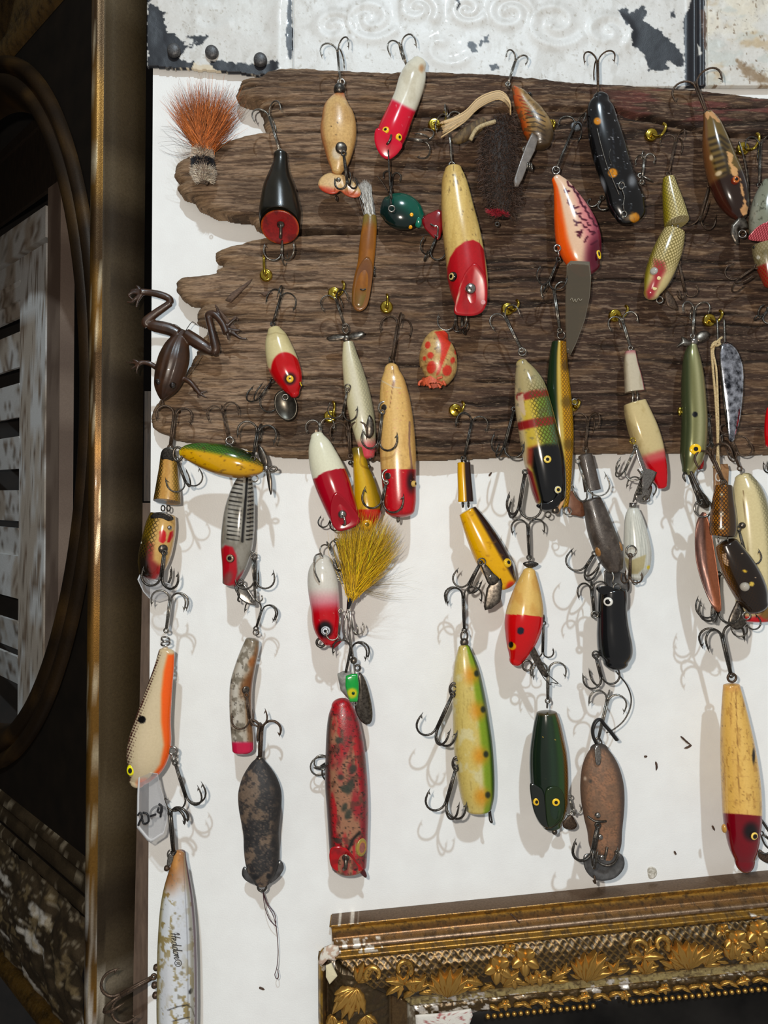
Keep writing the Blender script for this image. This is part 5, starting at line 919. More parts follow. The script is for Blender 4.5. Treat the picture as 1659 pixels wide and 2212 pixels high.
# -- cracked cream plug with red nose
T = lure('plug_lure', 'cracked cream plug with square red nose and two cup mounted hooks', 856, 950, 98)
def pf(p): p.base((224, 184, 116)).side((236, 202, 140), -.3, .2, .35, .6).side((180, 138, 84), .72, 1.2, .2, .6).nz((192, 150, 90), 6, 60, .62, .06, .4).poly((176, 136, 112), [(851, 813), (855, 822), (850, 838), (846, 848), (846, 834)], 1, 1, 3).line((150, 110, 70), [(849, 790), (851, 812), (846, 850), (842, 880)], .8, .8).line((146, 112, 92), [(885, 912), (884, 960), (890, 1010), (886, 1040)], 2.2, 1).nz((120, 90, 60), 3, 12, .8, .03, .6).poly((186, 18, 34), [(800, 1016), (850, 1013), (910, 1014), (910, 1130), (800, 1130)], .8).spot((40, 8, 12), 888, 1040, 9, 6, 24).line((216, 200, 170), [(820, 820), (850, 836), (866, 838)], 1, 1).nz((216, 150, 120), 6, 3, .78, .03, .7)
b = loft(T, 'body', [(846, 800, 16), (848, 820, 25), (851, 850, 31), (855, 890, 35), (858, 940, 38), (860, 990, 39), (862, 1040, 37), (864, 1080, 35), (864, 1102, 32)], pf, paint(.24, .6, .25, .05), cap=(16, 16), sq=2.15)
for x, y in ((829, 881), (837, 1028)): ring(T, 'hook_cup', x, y, b.z(x, y) - 1, 11, 2.6, NICKEL, ry=13); eye(T, x + 1, y, 8, ((1, (90, 62, 36)),), b, -1, .3, mat=TARN, name='screw_head')
eye(T, 894, 1045, 7, ((.4, (20, 16, 12)), (1, (196, 158, 84))), b, 2, .7)
hook(T, (846, 782), (862, 684), 38, phi=-22, z=(0, -6), mat=RUST, r=2.2); screw(T, 843, 778, 0, 7, DARK, (0, 1)); hook(T, (826, 890), (816, 972), 40, phi=25, z=(30, 34), mat=TARN, r=2.2, angs=[25, 150, 265]); hook(T, (834, 1042), (822, 1102), 44, phi=20, z=(30, 30), mat=TARN, r=2.2, angs=[160, 20, 270]); screw(T, 860, 1121, 0, 7, TARN, (0, 1))

# -- spotted round bug
T = lure('bobber_bug_lure', 'cream egg shaped bug with coral wedge and spots, torn coral rubber collar', 946, 775, 90)
def pf(p):
    p.base((206, 172, 114)).nz((150, 116, 72), 12, 14, .58, .08, .5, 3).nz((90, 66, 44), 4, 5, .74, .04, .6, 7).poly((212, 66, 46), [(938, 716), (962, 714), (979, 728), (972, 748), (960, 778), (948, 808), (942, 812), (952, 772), (952, 742), (944, 724)], 1)
    for q in ((924, 745, 6, 8), (930, 767, 7, 7), (917, 774, 4, 5), (932, 793, 10, 14), (966, 800, 10, 12), (978, 778, 5, 7), (986, 758, 4, 8)): p.spot((206, 62, 44), q[0], q[1], q[2], 1.2, q[3], 12)
    p.poly((206, 72, 44), [(900, 790), (910, 800), (918, 816), (900, 820)], 2)
b = loft(T, 'body', [(958, 720, 12), (950, 732, 27), (946, 750, 36), (946, 775, 41), (948, 795, 39), (944, 812, 33), (940, 822, 25)], pf, WORN, cap=(5, 2), dr=.8)
V = []; rg = np.random.RandomState(6); nn = 60
for k in range(nn):
    q = 2 * math.pi * k / nn; 
    for r_, h in ((26, -4), (28, 4), (24 + 5 * rg.rand(), 10 + 4 * rg.rand())): V.append((938 + r_ * math.cos(q), 820 + h + 3 * math.sin(3 * q), 22 * math.sin(q) * .9))
F = [[k * 3 + j, ((k + 1) % nn) * 3 + j, ((k + 1) % nn) * 3 + j + 1, k * 3 + j + 1] for k in range(nn) for j in range(2)]; RUB = plain('perished_coral_rubber', (176, 66, 36), (206, 98, 60), .5, 900, .4); T.mesh('rubber_collar', np.array(V), F, RUB, label='torn coral rubber collar')
for P in ([(912, 822, 10), (906, 826, 12), (905, 833, 12)], [(926, 830, 14), (930, 838, 14)], [(946, 830, 14), (952, 838, 14)], [(956, 820, 16), (962, 832, 14)], [(944, 818, 22), (956, 814, 24)]): wire(T, 'rubber_shred', P, 3, RUB, 6, 8)

# -- perch striped plug
T = lure('perch_plug', 'fat perch striped plug, yellow green net scales, red bars, black head', 1165, 940, 112)
def pf(p):
    p.base((196, 172, 70)).half((96, 128, 54), 1186, 1060, 1150, 780, 9, .85).half((58, 96, 84), 1206, 1060, 1170, 780, 7, .7).half((16, 18, 18), 1218, 1060, 1184, 800, 5).half((206, 190, 156), 1118, 800, 1154, 1090, 7, .9)
    for y in (853, 916): p.line((136, 34, 34), [(1124, y + 4), (1160, y - 4), (1190, y - 8)], 9, 3)
    p.poly((168, 156, 124), [(1118, 776), (1150, 772), (1186, 800), (1184, 840), (1150, 842), (1128, 850), (1112, 830), (1112, 800)], 3, .85, 8).nz((96, 92, 80), 10, 12, .7, .05, .5, 4).poly((206, 186, 160), [(1118, 856), (1130, 852), (1136, 880), (1134, 898), (1124, 886)], 1.5, .9, 4)
    p.poly((124, 32, 40), [(1140, 968), (1160, 962), (1156, 990), (1150, 1010), (1140, 1000)], 6, .8).poly((13, 14, 16), [(1152, 968), (1180, 958), (1230, 960), (1230, 1120), (1170, 1090), (1150, 1010)], 5).poly((112, 20, 34), [(1138, 1010), (1150, 1020), (1166, 1080), (1160, 1090), (1148, 1060)], 3, .9)
    p.scale(ss(800, 860, p.y) * ss(968, 950, p.y) * ss(-.5, -.1, p.u) * .9)
b = loft(T, 'body', [(1127, 786, 13), (1136, 810, 25), (1145, 840, 34), (1152, 880, 39), (1160, 920, 41), (1170, 970, 43), (1178, 1010, 42), (1184, 1050, 38), (1188, 1076, 33)], pf, paint(.14, 1., .1, line=(70, 64, 10), pitch=6.5), cap=(10, 18))
for x, y in ((1183, 992), (1205, 1058)): eye(T, x, y, 9, ((.45, (12, 12, 12)), (.62, (226, 200, 110)), (.9, (206, 176, 60) if y < 1000 else (190, 184, 160)), (1, (14, 14, 14))), b, 0, .3)
plate(T, 'slanted_face', [(1160, 1090), (1180, 1086), (1200, 1074), (1206, 1064), (1212, 1076), (1204, 1094), (1186, 1102), (1166, 1098)], 22, 4, GL, 2, (0, -.4), lambda p: p.base((14, 14, 16)), n=36); wire(T, 'bare_wood_chip', [(1202, 1108, 0), (1212, 1090, 8), (1218, 1074, 8)], 4, plain('bare_wood', (206, 160, 112), (186, 140, 92), .6), 6, 10)
eye(T, 1200, 1102, 8, ((1, (40, 34, 26)),), False, 6, .6, mat=TARN, name='screw_head'); hook(T, (1126, 756), (1084, 672), 36, phi=10, z=(0, -4), mat=STEEL); screw(T, 1128, 760, 0, 8, STEEL); hook(T, (1110, 884), (1084, 984), 40, phi=20, z=(-4, 10), mat=DARK, r=2.2); hook(T, (1134, 1020), (1118, 1116), 44, phi=15, z=(6, 20), mat=DARK, r=2.6); screw(T, 1184, 1112, -4, 6, DARK)

# -- long green and yellow perch minnow behind
T = lure('minnow_lure', 'long slim green and yellow scaled minnow behind the fat perch plug', 1210, 910, 76)
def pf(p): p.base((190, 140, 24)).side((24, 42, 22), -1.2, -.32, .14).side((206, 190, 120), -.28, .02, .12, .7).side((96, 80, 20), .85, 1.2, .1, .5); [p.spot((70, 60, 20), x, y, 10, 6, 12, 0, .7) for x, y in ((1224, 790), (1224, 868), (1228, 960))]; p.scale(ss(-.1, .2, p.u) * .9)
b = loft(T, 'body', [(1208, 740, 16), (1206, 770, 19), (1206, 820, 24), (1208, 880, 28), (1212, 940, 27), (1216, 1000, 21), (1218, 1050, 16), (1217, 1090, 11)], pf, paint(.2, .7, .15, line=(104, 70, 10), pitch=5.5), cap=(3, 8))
plate(T, 'brown_lip', [(1222, 1056), (1232, 1058), (1254, 1080), (1266, 1104), (1260, 1116), (1244, 1114), (1228, 1106)], -2, 4, plain('brown_lip', (96, 56, 36), (116, 74, 50), .4, 400, .2), 2, n=30); screw(T, 1226, 1104, 10, 8, STEEL); screw(T, 1241, 868, 0, 6, NICKEL); screw(T, 1212, 724, 0, 8, NICKEL); hook(T, (1209, 714), (1194, 612), 36, phi=-20, z=(0, 4), mat=STEEL, r=2., angs=[180, 30, 290])

# -- brown grey jointed lure
T = lure('jointed_lure', 'weathered brown grey jointed lure with clear lip, below the board edge', 1290, 1100, 92)
GB = paint(.45, .25, .5, .3)
def pf(p): p.base((84, 76, 70)).nz((58, 50, 44), 14, 30, .52, .08, .7).nz((112, 100, 88), 6, 8, .7, .05, .5)
b0 = loft(T, 'tail_section', [(1264, 984, 15), (1270, 1010, 16), (1276, 1040, 17), (1280, 1060, 18)], pf, GB, cap=(4, 0)); b = loft(T, 'head_section', [(1278, 1080, 20), (1286, 1105, 24), (1296, 1140, 28), (1308, 1175, 29), (1320, 1205, 26), (1328, 1228, 18)], pf, paint(.35, .5, .5, .2), cap=(4, 10))
for x, y in ((1292, 1192), (1340, 1180)): eye(T, x, y, 7, ((1, (150, 106, 56)),), b, -2, .5, ry=11, name='wooden_plug', mat=WORN)
plate(T, 'metal_lip', [(1304, 1234), (1312, 1228), (1350, 1238), (1358, 1276), (1346, 1284), (1306, 1270)], -8, 3, GREYP, -3, n=36, closed_smooth=False); wire(T, 'line_tie', [(1322, 1236, 10), (1326, 1246, 14), (1324, 1258, 14), (1330, 1264, 12)], 1.8, STEEL); screw(T, 1333, 1269, 14, 8, STEEL); [screw(T, x, 1070, 2, 6, STEEL, (0, 1)) for x in (1268, 1280)]
hook(T, (1264, 970), (1272, 894), 36, phi=-8, z=(0, -4), mat=RUST); hook(T, (1248, 996), (1276, 1078), 48, phi=5, z=(10, 18), mat=STEEL, angs=[0, 140, 250]); hook(T, (1284, 1196), (1256, 1242), 44, phi=80, z=(8, 14), mat=DARK, r=2.2); screw(T, 1266, 976, 0, 5, STEEL, (0, 1))

# -- pearl jointed minnow
T = lure('jointed_lure', 'pearl white jointed minnow with red tipped head and cut steel lip', 1392, 900, 96)
PRL = paint(.12, 1., .1, .05, .15)
def pf(p): p.base((206, 196, 174)).nz((176, 164, 138), 22, 40, .52, .08, .6).side((150, 40, 60), .7, 1.2, .1, .8).band((170, 90, 100), -.1, .08, .06, .7)
b0 = loft(T, 'tail_section', [(1361, 760, 11), (1363, 790, 15), (1368, 820, 18), (1371, 846, 20)], pf, PRL, cap=(3, 0), sq=2.8)
def pf(p): p.base((214, 196, 148)).nz((186, 166, 116), 20, 30, .52, .08, .6).half((206, 60, 80), 1392, 985, 1440, 970, 8, .7).half((196, 4, 24), 1396, 1002, 1440, 990, 9).side((150, 110, 90), .8, 1.2, .1, .5)
b = loft(T, 'head_section', [(1371, 870, 23), (1378, 895, 27), (1390, 930, 30), (1404, 968, 28), (1418, 1005, 21), (1426, 1035, 15), (1430, 1050, 10)], pf, PRL, cap=(3, 6), sq=2.6)
plate(T, 'steel_lip', [(1372, 964), (1380, 966), (1392, 1000), (1396, 1012), (1408, 1014), (1420, 1020), (1410, 1042), (1400, 1058), (1386, 1056), (1388, 1020), (1378, 990)], 24, 2.4, NICKEL, 0, (-.1, .1), n=44, rings=4, closed_smooth=False); [wire(T, 'joint_link', [(x, 844, 2), (x + 1, 856, 5), (x, 870, 2)], 2.2, NICKEL, 8, 10) for x in (1366, 1376)]; screw(T, 1367, 952, 12, 6, BRASS)
hook(T, (1362, 752), (1340, 680), 30, phi=-5, z=(0, 0), mat=STEEL, angs=[0, 170, 260]); hook(T, (1373, 966), (1344, 1030), 34, phi=20, z=(22, 24), mat=STEEL)

# -- white blade lure
T = lure('minnow_lure', 'small white ribbed minnow with ringed hook, hung under the pearl lure', 1378, 1165, 86)
def pf(p):
    p.base((214, 214, 204)).nz((176, 178, 170), 3, 90, .6, .08, .6)
    for k in range(7): p.side((120, 122, 118), -.75 + k * .22, -.73 + k * .22, .03, .5)
    p.poly((176, 164, 122), [(1346, 1202), (1364, 1210), (1396, 1198), (1392, 1226), (1378, 1240), (1356, 1240)], 2, .9).spot((226, 200, 40), 1402, 1226, 4, 2)
b = loft(T, 'body', [(1368, 1100, 12), (1369, 1120, 19), (1374, 1160, 26), (1377, 1195, 29), (1378, 1225, 25), (1376, 1244, 15)], pf, GL, cap=(4, 10))
V, F = tubeVF([(1367, 1086, 0), (1367, 1096, 0)], 8, 14); T.mesh('metal_collar', V, fixF(F), NICKEL); plate(T, 'steel_lip', [(1384, 1036), (1398, 1038), (1408, 1052), (1404, 1072), (1392, 1084), (1376, 1082), (1370, 1072), (1378, 1052)], 8, 2.2, NICKEL, 0, (.05, 0), n=36, rings=3); screw(T, 1398, 1078, 14, 6, STEEL); wire(T, 'lip_wire', [(1368, 1084, 10), (1376, 1060, 14), (1386, 1030, 14), (1378, 1014, 10)], 2., DARK)
ring(T, 'split_ring', 1364, 1190, b.z(1364, 1190) + 2, 11, 2., STEEL); hook(T, (1362, 1200), (1360, 1258), 24, phi=30, z=(32, 26), mat=RUST, eyer=4); hook(T, (1382, 1064), (1392, 1036), 30, phi=0, z=(16, 18), mat=DARK, prongs=2); screw(T, 1372, 1258, 0, 5, STEEL)

# -- olive silver propeller plug
T = lure('propeller_lure', 'metallic olive plug with black dot and yellow ringed eye', 1497, 890, 96)
def pf(p): p.base((134, 134, 92)).side((206, 204, 160), -.1, .3, .22, .8).side((66, 76, 52), -1.2, -.55, .25, .85).side((170, 150, 120), .6, 1.2, .2, .5).spot((14, 18, 24), 1502, 895, 6, 1).poly((186, 168, 110), [(1486, 1030), (1500, 1012), (1512, 980), (1516, 1010), (1500, 1034)], 2, .5)
b = loft(T, 'body', [(1496, 746, 9), (1494, 770, 17), (1496, 810, 23), (1498, 860, 26), (1500, 910, 27), (1498, 960, 27), (1494, 990, 24), (1488, 1015, 14)], pf, paint(.2, .8, .1, 0, .45), cap=(4, 12))
eye(T, 1503, 970, 11.5, ((.45, (14, 14, 16)), (1, (232, 186, 26))), b, -1, .2); eye(T, 1498, 738, 9, ((1, (120, 116, 106)),), False, 0, .8, mat=NICKEL, name='propeller_cap')
for Q in ([(1502, 728), (1512, 716), (1526, 714), (1532, 722), (1524, 734), (1508, 740)], [(1496, 742), (1484, 748), (1468, 746), (1458, 752), (1472, 736), (1474, 726)]): plate(T, 'propeller_blade', Q, 2, 2, TARN, 2, (.1, .2), n=26, rings=3)
eye(T, 1469, 888, 5, ((1, (150, 120, 60)),), False, -2, .6, ry=9, mat=BRASS, name='screw_head'); plate(T, 'red_tag', [(1502, 990), (1510, 982), (1518, 988), (1520, 1006), (1514, 1014), (1504, 1012)], -8, 4, paint(.3, .5, .2), 2, pf=lambda p: p.base((150, 24, 22)), n=24, rings=3)
hook(T, (1496, 726), (1500, 656), 30, phi=20, z=(0, -8), mat=STEEL); hook(T, (1530, 900), (1536, 966), 26, phi=60, z=(-12, -8), mat=DARK); hook(T, (1512, 1086), (1488, 1020), 20, phi=30, z=(10, 0), mat=DARK, prongs=1, r=2.6, name='hook_shank')

# -- silver spoon with cord
T = lure('spoon_lure', 'hammered silver spoon lure with tan cord looped beside it', 1580, 850, 88)
plate(T, 'spoon_blade', [(1556, 746), (1572, 740), (1590, 750), (1604, 775), (1610, 810), (1608, 860), (1600, 910), (1588, 946), (1578, 954), (1572, 940), (1564, 880), (1556, 820), (1552, 775)], 10, 3, metal('hammered_silver', (236, 242, 254), (50, 53, 60), .16, 1., 300, .5), 9, (-.2, 0), n=80, rings=12)
V, F = tubeVF(cr([(1553, 746, 10), (1552, 800, 12), (1560, 880, 12), (1570, 936, 10), (1576, 952, 8)], 40), 3, 8); T.mesh('spoon_edge', V, fixF(F), TARN)
CORD = plain('twisted_tan_cord', (206, 184, 138), (150, 126, 88), .75, 1700, .8); rgp = [(1556, 736), (1546, 742), (1538, 752), (1540, 790), (1546, 860), (1550, 930), (1553, 1000), (1556, 1014)]
wire(T, 'cord', [(x, y, 20) for x, y in rgp], 2.6, CORD, 8, 60); wire(T, 'cord', [(1560, 728, 18), (1548, 740, 22), (1541, 760, 20), (1548, 800, 21), (1551, 870, 22), (1552, 940, 21), (1548, 1000, 20), (1540, 1010, 18)], 2.4, CORD, 8, 60); wire(T, 'cord_knot', [(1536, 752, 22), (1542, 744, 26), (1550, 746, 26), (1556, 742, 22), (1546, 738, 20), (1538, 746, 20)], 2.6, CORD, 8, 30)
for x in (1549, 1564): wire(T, 'hook_shank', [(x, 690, 6), (x + 1, 720, 10), (x + 2, 748, 12)], 2, STEEL, 8, 12)
hook(T, (1578, 944), (1596, 990), 30, phi=30, z=(6, 2), mat=RUST); hook(T, (1582, 942), (1556, 936), 20, phi=10, z=(8, 20), mat=RUST, prongs=2)
# ================================================================ fishing lures over the white wall
# -- copper spoon edge-on
T = lure('spoon_lure', 'dull copper spoon seen nearly edge on, hung by a split ring', 1530, 1210, 104)
def pf(p): p.base((150, 112, 100)).nz((88, 66, 60), 7, 70, .5, .1, .8).half((196, 120, 84), 1540, 1320, 1524, 1110, 2, .8)
plate(T, 'spoon_blade', [(1521, 1106), (1527, 1112), (1534, 1150), (1540, 1200), (1546, 1260), (1549, 1310), (1546, 1320), (1538, 1314), (1524, 1275), (1512, 1220), (1509, 1170), (1512, 1128)], 0, 4, paint(.36, .1, .3, .1, .5), -14, (.9, 0), pf, n=70, rings=10)
ring(T, 'split_ring', 1519, 1098, 0, 19, 2.4, NICKEL); wire(T, 'hook_shank', [(1492, 1018, 4), (1506, 1048, 6), (1520, 1074, 4), (1530, 1090, 2)], 3, DARK); plate(T, 'swivel_plate', [(1504, 1060), (1516, 1062), (1530, 1078), (1532, 1094), (1520, 1098), (1506, 1086)], -4, 2.4, TARN, 1, n=26, rings=3)
hook(T, (1548, 1318), (1546, 1340), 44, phi=180, z=(0, 6), mat=DARK, r=2.2, angs=[180, 300], eyer=3); hook(T, (1552, 1240), (1550, 1344), 42, phi=150, z=(-6, 10), mat=DARK, r=2.4, angs=[170, 40, 280])

# -- brown netted jointed lure
T = lure('jointed_lure', 'chipped dark brown jointed lure with amber net scales and glass bead eye', 1590, 1190, 122)
SCD = paint(.16, .9, .1, line=(40, 26, 12), pitch=5.5)
def pf(p): p.base((150, 96, 26)).side((58, 44, 30), .0, 1.2, .2).nz((60, 40, 22), 10, 14, .6, .08, .6).spot((206, 190, 160), 1559, 1068, 4, 1.5).spot((216, 200, 176), 1560, 1110, 5, 1.5).spot((206, 190, 160), 1560, 1140, 7, 2, 4).scale(ss(.25, -.1, p.u))
b0 = loft(T, 'tail_section', [(1563, 1050, 18), (1562, 1080, 22), (1562, 1110, 26), (1562, 1140, 28), (1561, 1156, 26)], pf, SCD, cap=(4, 4))
def pf(p): p.base((30, 22, 16)).half((140, 90, 22), 1562, 1190, 1606, 1330, 12, .95).poly((206, 172, 140), [(1560, 1198), (1568, 1196), (1574, 1212), (1576, 1224), (1566, 1222), (1562, 1208)], 1, 1, 3).nz((206, 180, 150), 4, 4, .84, .02, .9, 4).spot((206, 170, 60), 1610, 1234, 5, 1.5, 3, 20).spot((220, 190, 90), 1625, 1262, 5, 1.5).spot((160, 120, 70), 1592, 1160, 5, 2); p.scale(ss(0, -.3, p.u) * .7)
b = loft(T, 'head_section', [(1570, 1176, 24), (1580, 1198, 30), (1594, 1225, 35), (1610, 1255, 36), (1624, 1285, 33), (1634, 1308, 25)], pf, SCD, cap=(10, 16))
eye(T, 1610, 1268, 9.5, ((1, (160, 154, 142)),), b, 1, .8); screw(T, 1613, 1330, 16, 8, NICKEL); [screw(T, x, 1166, 8, 5, STEEL, (0, 1)) for x in (1552, 1572)]
plate(T, 'metal_lip', [(1596, 1296), (1588, 1308), (1574, 1338), (1576, 1352), (1590, 1360), (1606, 1350), (1606, 1320)], -4, 2.6, TARN, 2, (.1, .1), n=40, rings=4); hook(T, (1562, 1040), (1530, 968), 40, phi=10, z=(0, -10), mat=RUST, r=2.4); screw(T, 1564, 1044, 0, 6, DARK)
hook(T, (1606, 1342), (1622, 1366), 30, phi=180, z=(-8, -4), mat=DARK, angs=[0, 200])

# -- cream scaled plug at the crop edge
T = lure('plug_lure', 'big cream plug with olive net flank and red tail, behind the brown jointed lure', 1622, 1190, 84)
def pf(p): p.base((214, 200, 156)).half((176, 170, 128), 1630, 1040, 1650, 1340, 14, 0).side((128, 122, 92), .35, 1.2, .3, .8).side((90, 76, 36), .92, 1.3, .1, .6).line((120, 96, 60), [(1606, 1060), (1608, 1100), (1612, 1150), (1616, 1190)], .9, .8).poly((206, 24, 40), [(1590, 1328), (1622, 1334), (1664, 1326), (1680, 1360), (1590, 1360)], 5).spot((120, 90, 40), 1656, 1326, 14, 8); p.scale(ss(.1, .4, p.u) * .7)
b = loft(T, 'body', [(1606, 1032, 18), (1613, 1060, 31), (1620, 1100, 38), (1626, 1150, 41), (1630, 1200, 42), (1632, 1250, 42), (1632, 1300, 40), (1632, 1336, 36)], pf, paint(.2, .8, .15, line=(104, 96, 66), pitch=6), cap=(10, 8))
screw(T, 1602, 1022, 2, 6, STEEL, (0, 1)); hook(T, (1598, 1012), (1572, 950), 34, phi=20, z=(2, -4), mat=RUST); eye(T, 1597, 1135, 7, ((1, (96, 88, 74)),), b, 2, .9, mat=TARN, name='hook_cup'); hook(T, (1596, 1142), (1618, 1222), 30, phi=0, z=(34, 40), mat=DARK, angs=[0, 130, 250])
# -- tan bar with a hole, red sliver
T = lure('lure_lip', 'tan wooden lure bar with a drilled hole above the brown jointed lure', 1556, 1035, 84)
plate(T, 'bar', [(1541, 1004), (1571, 1002), (1574, 1012), (1572, 1060), (1566, 1076), (1542, 1076)], 0, 6, plain('tan_varnished_wood', (150, 110, 70), (120, 84, 50), .4, 300, .2, .3), 1, n=40, closed_smooth=False); ring(T, 'hole_rim', 1552, 1030, 4, 6, 1.6, plain('pale_rim', (206, 202, 196), None, .5), ry=9)
T = lure('plug_lure', 'sliver of a bright red plug at the cropped edge just under the board', 1664, 930, 100)
loft(T, 'body', [(1664, 884, 8), (1666, 905, 13), (1667, 935, 15), (1666, 960, 12)], lambda p: p.base((196, 14, 24)), GL, cap=(6, 8), na=30); hook(T, (1666, 978), (1670, 1020), 26, phi=20, mat=DARK)

# -- yellow green torpedo with propellers, lying level
T = lure('propeller_lure', 'green and yellow torpedo plug lying level with a propeller at its nose', 480, 994, 118)
def pf(p): p.base((206, 158, 22)).half((60, 104, 26), 570, 1002, 390, 962, 7).half((66, 112, 30), 470, 975, 380, 966, 8, .5).half((16, 20, 12), 586, 1018, 470, 956, 9).band((190, 140, 30), .86, 1.1, .05, .5).nz((96, 66, 20), 9, 5, .7, .05, .6).side((110, 72, 16), -1.2, -.8, .12, .7).band((190, 170, 40), -.1, .03, .02); p.scale(ss(.15, .5, p.u) * .8)
b = loft(T, 'body', [(391, 977, 9), (405, 977, 17), (425, 980, 24), (450, 986, 30), (480, 993, 34), (510, 1000, 33), (535, 1006, 27), (555, 1010, 18), (567, 1011, 10)], pf, paint(.14, 1., .1, line=(20, 50, 14), pitch=5), cap=(4, 3))
eye(T, 538, 977, 9, ((.3, (20, 16, 10)), (.62, (30, 26, 20)), (.8, (206, 160, 70)), (1, (26, 20, 12))), b, 0, .25, ry=5)
for Q in ([(556, 965), (562, 962), (574, 980), (580, 1000), (576, 1010), (568, 1004), (560, 988)], [(574, 1008), (582, 1014), (588, 1040), (587, 1066), (584, 1068), (578, 1044)]): plate(T, 'propeller_blade', Q, 4, 2.4, TARN, 2, (.2, 0), n=32, rings=4)
eye(T, 575, 1011, 7, ((1, (110, 104, 90)),), False, 2, .8, mat=NICKEL, name='propeller_cap'); ring(T, 'pull_loop', 590, 1013, 0, 8, 2.4, TARN, ry=5)
hook(T, (495, 955), (478, 873), 34, phi=20, z=(-6, -6), mat=RUST, angs=[0, 170, 280]); ring(T, 'screw_eye', 496, 952, -4, 8, 2, NICKEL); hook(T, (546, 990), (560, 915), 40, phi=0, z=(14, 18), mat=DARK, r=2.3, angs=[10, 170, 270]); ring(T, 'swivel_ring', 384, 981, 4, 10, 3, TARN, ry=15); hook(T, (382, 992), (406, 1056), 38, phi=0, z=(4, 8), mat=DARK, angs=[0, 150, 60])

# -- cream jointed, red cheeks, clear lip
T = lure('jointed_lure', 'cream jointed minnow with amber net back, two red gill bars and clear lip', 350, 1120, 84)
def pf(p): p.base((206, 164, 96)).side((92, 72, 22), -1.2, -.5, .18).side((60, 46, 16), -1.2, -.86, .12).side((120, 96, 30), .72, 1.2, .16, .6).nz((176, 126, 60), 10, 30, .56, .08, .5); p.scale(ss(-.2, -.5, p.u) + ss(.4, .8, p.u) * .6)
b0 = loft(T, 'tail_section', [(364, 984, 17), (364, 1010, 20), (363, 1040, 24), (362, 1070, 28), (361, 1084, 29, None, None, .25)], pf, paint(.22, .6, .25, line=(24, 18, 6), pitch=5.5), cap=(4, 0)); plate(T, 'tail_cap', [(347, 982), (354, 971), (366, 967), (378, 970), (378, 984), (370, 996), (356, 997), (348, 992)], 18, 3, DARK, 1, (0, -.5), n=30, rings=3)
def pf(p): p.base((206, 168, 104)).half((120, 96, 20), 320, 1260, 348, 1110, 12, 0).side((110, 88, 20), -1.2, -.2, .22).poly((120, 24, 30), [(318, 1170), (330, 1176), (330, 1210), (352, 1230), (346, 1256), (310, 1256), (306, 1200)], 7, .85).poly((24, 18, 12), [(296, 1170), (316, 1160), (318, 1210), (326, 1246), (300, 1250)], 7).poly((190, 26, 34), [(344, 1148), (352, 1144), (358, 1150), (358, 1168), (352, 1174), (343, 1170)], 1.2).poly((180, 30, 34), [(366, 1150), (374, 1146), (374, 1158), (366, 1172), (360, 1172)], 1.2).poly((176, 40, 44), [(340, 1228), (352, 1214), (354, 1232), (336, 1252), (326, 1254)], 5, .7); p.scale(ss(1216, 1180, p.y) * ss(.2, -.1, p.u))
b = loft(T, 'head_section', [(352, 1112, 27), (348, 1135, 32), (342, 1165, 34), (335, 1195, 34), (328, 1222, 30), (322, 1240, 22)], pf, paint(.16, .9, .2, line=(60, 46, 6), pitch=6.5), cap=(4, 10), sq=2.2)
plate(T, 'joint_face', [(325, 1118), (336, 1108), (356, 1107), (372, 1116), (370, 1124), (346, 1126)], 24, 3, DARK, 0, (0, -.5), n=26, rings=3); [screw(T, x, 1098, 4, 6, DARK, (0, 1)) for x in (352, 364)]; eye(T, 366, 1140, 5, ((1, (170, 168, 160)),), b, 1, .7, mat=NICKEL); eye(T, 352, 1186, 10, ((1, (120, 104, 84)),), b, 0, .5, mat=TARN, name='hook_cup'); eye(T, 308, 1173, 5, ((1, (190, 186, 170)),), b, -3, .6)
plate(T, 'diving_lip', [(303, 1234), (310, 1246), (330, 1252), (352, 1256), (368, 1262), (371, 1276), (360, 1290), (340, 1296), (324, 1292), (310, 1278), (296, 1252)], 10, 4, CLEAR, 0, (0, .2), n=50, closed_smooth=False); hook(T, (354, 1194), (346, 1268), 40, phi=15, z=(38, 34), mat=DARK, r=2.6, angs=[180, 20, 280]); hook(T, (368, 966), (380, 880), 36, phi=18, z=(4, 0), mat=RUST, r=2.6, angs=[10, 175, 270])

# -- clear ribbed plug, red head
T = lure('minnow_lure', 'silvery plug with black rib stripes and red head, below the level torpedo', 516, 1150, 98)
def pf(p):
    p.base((150, 146, 136)).side((186, 182, 174), -.55, -.1, .25, .7).nz((110, 104, 92), 16, 30, .56, .1, .6)
    p.line((16, 15, 14), [(534, 1026), (530, 1080), (526, 1130), (523, 1170)], 2.6, 1)
    for k in range(15):
        y = 1036 + k * 9.2; q = 524 - k * .55; p.line((18, 17, 16), [(q + 0, y + 3), (q - 22 - min(k, 6) * .8, y - 1)], 1.5 if k % 2 else 1.1, .8); p.line((18, 17, 16), [(538 - k * .4, y + 1), (548 - k * .1, y - 1)], 1.9, .8)
    p.poly((170, 18, 34), [(474, 1190), (486, 1178), (502, 1182), (510, 1200), (512, 1236), (506, 1262), (486, 1268), (478, 1230)], 3).poly((160, 20, 34), [(504, 1256), (526, 1232), (524, 1252), (506, 1272)], 4, .7).spot((110, 90, 78), 492, 1250, 9, 5, 16, 20, .7)
b = loft(T, 'body', [(530, 1030, 14), (526, 1050, 22), (521, 1080, 29), (517, 1110, 33), (514, 1145, 35), (511, 1180, 34), (507, 1215, 28), (500, 1245, 20), (495, 1262, 15)], pf, GL, cap=(6, 4), dr=.85)
eye(T, 497, 1206, 9, ((.5, (12, 10, 10)), (.85, (140, 116, 92)), (1, (60, 40, 30))), b, 0, .4); screw(T, 550, 1034, -4, 7, STEEL); screw(T, 548, 1200, 4, 7, STEEL)
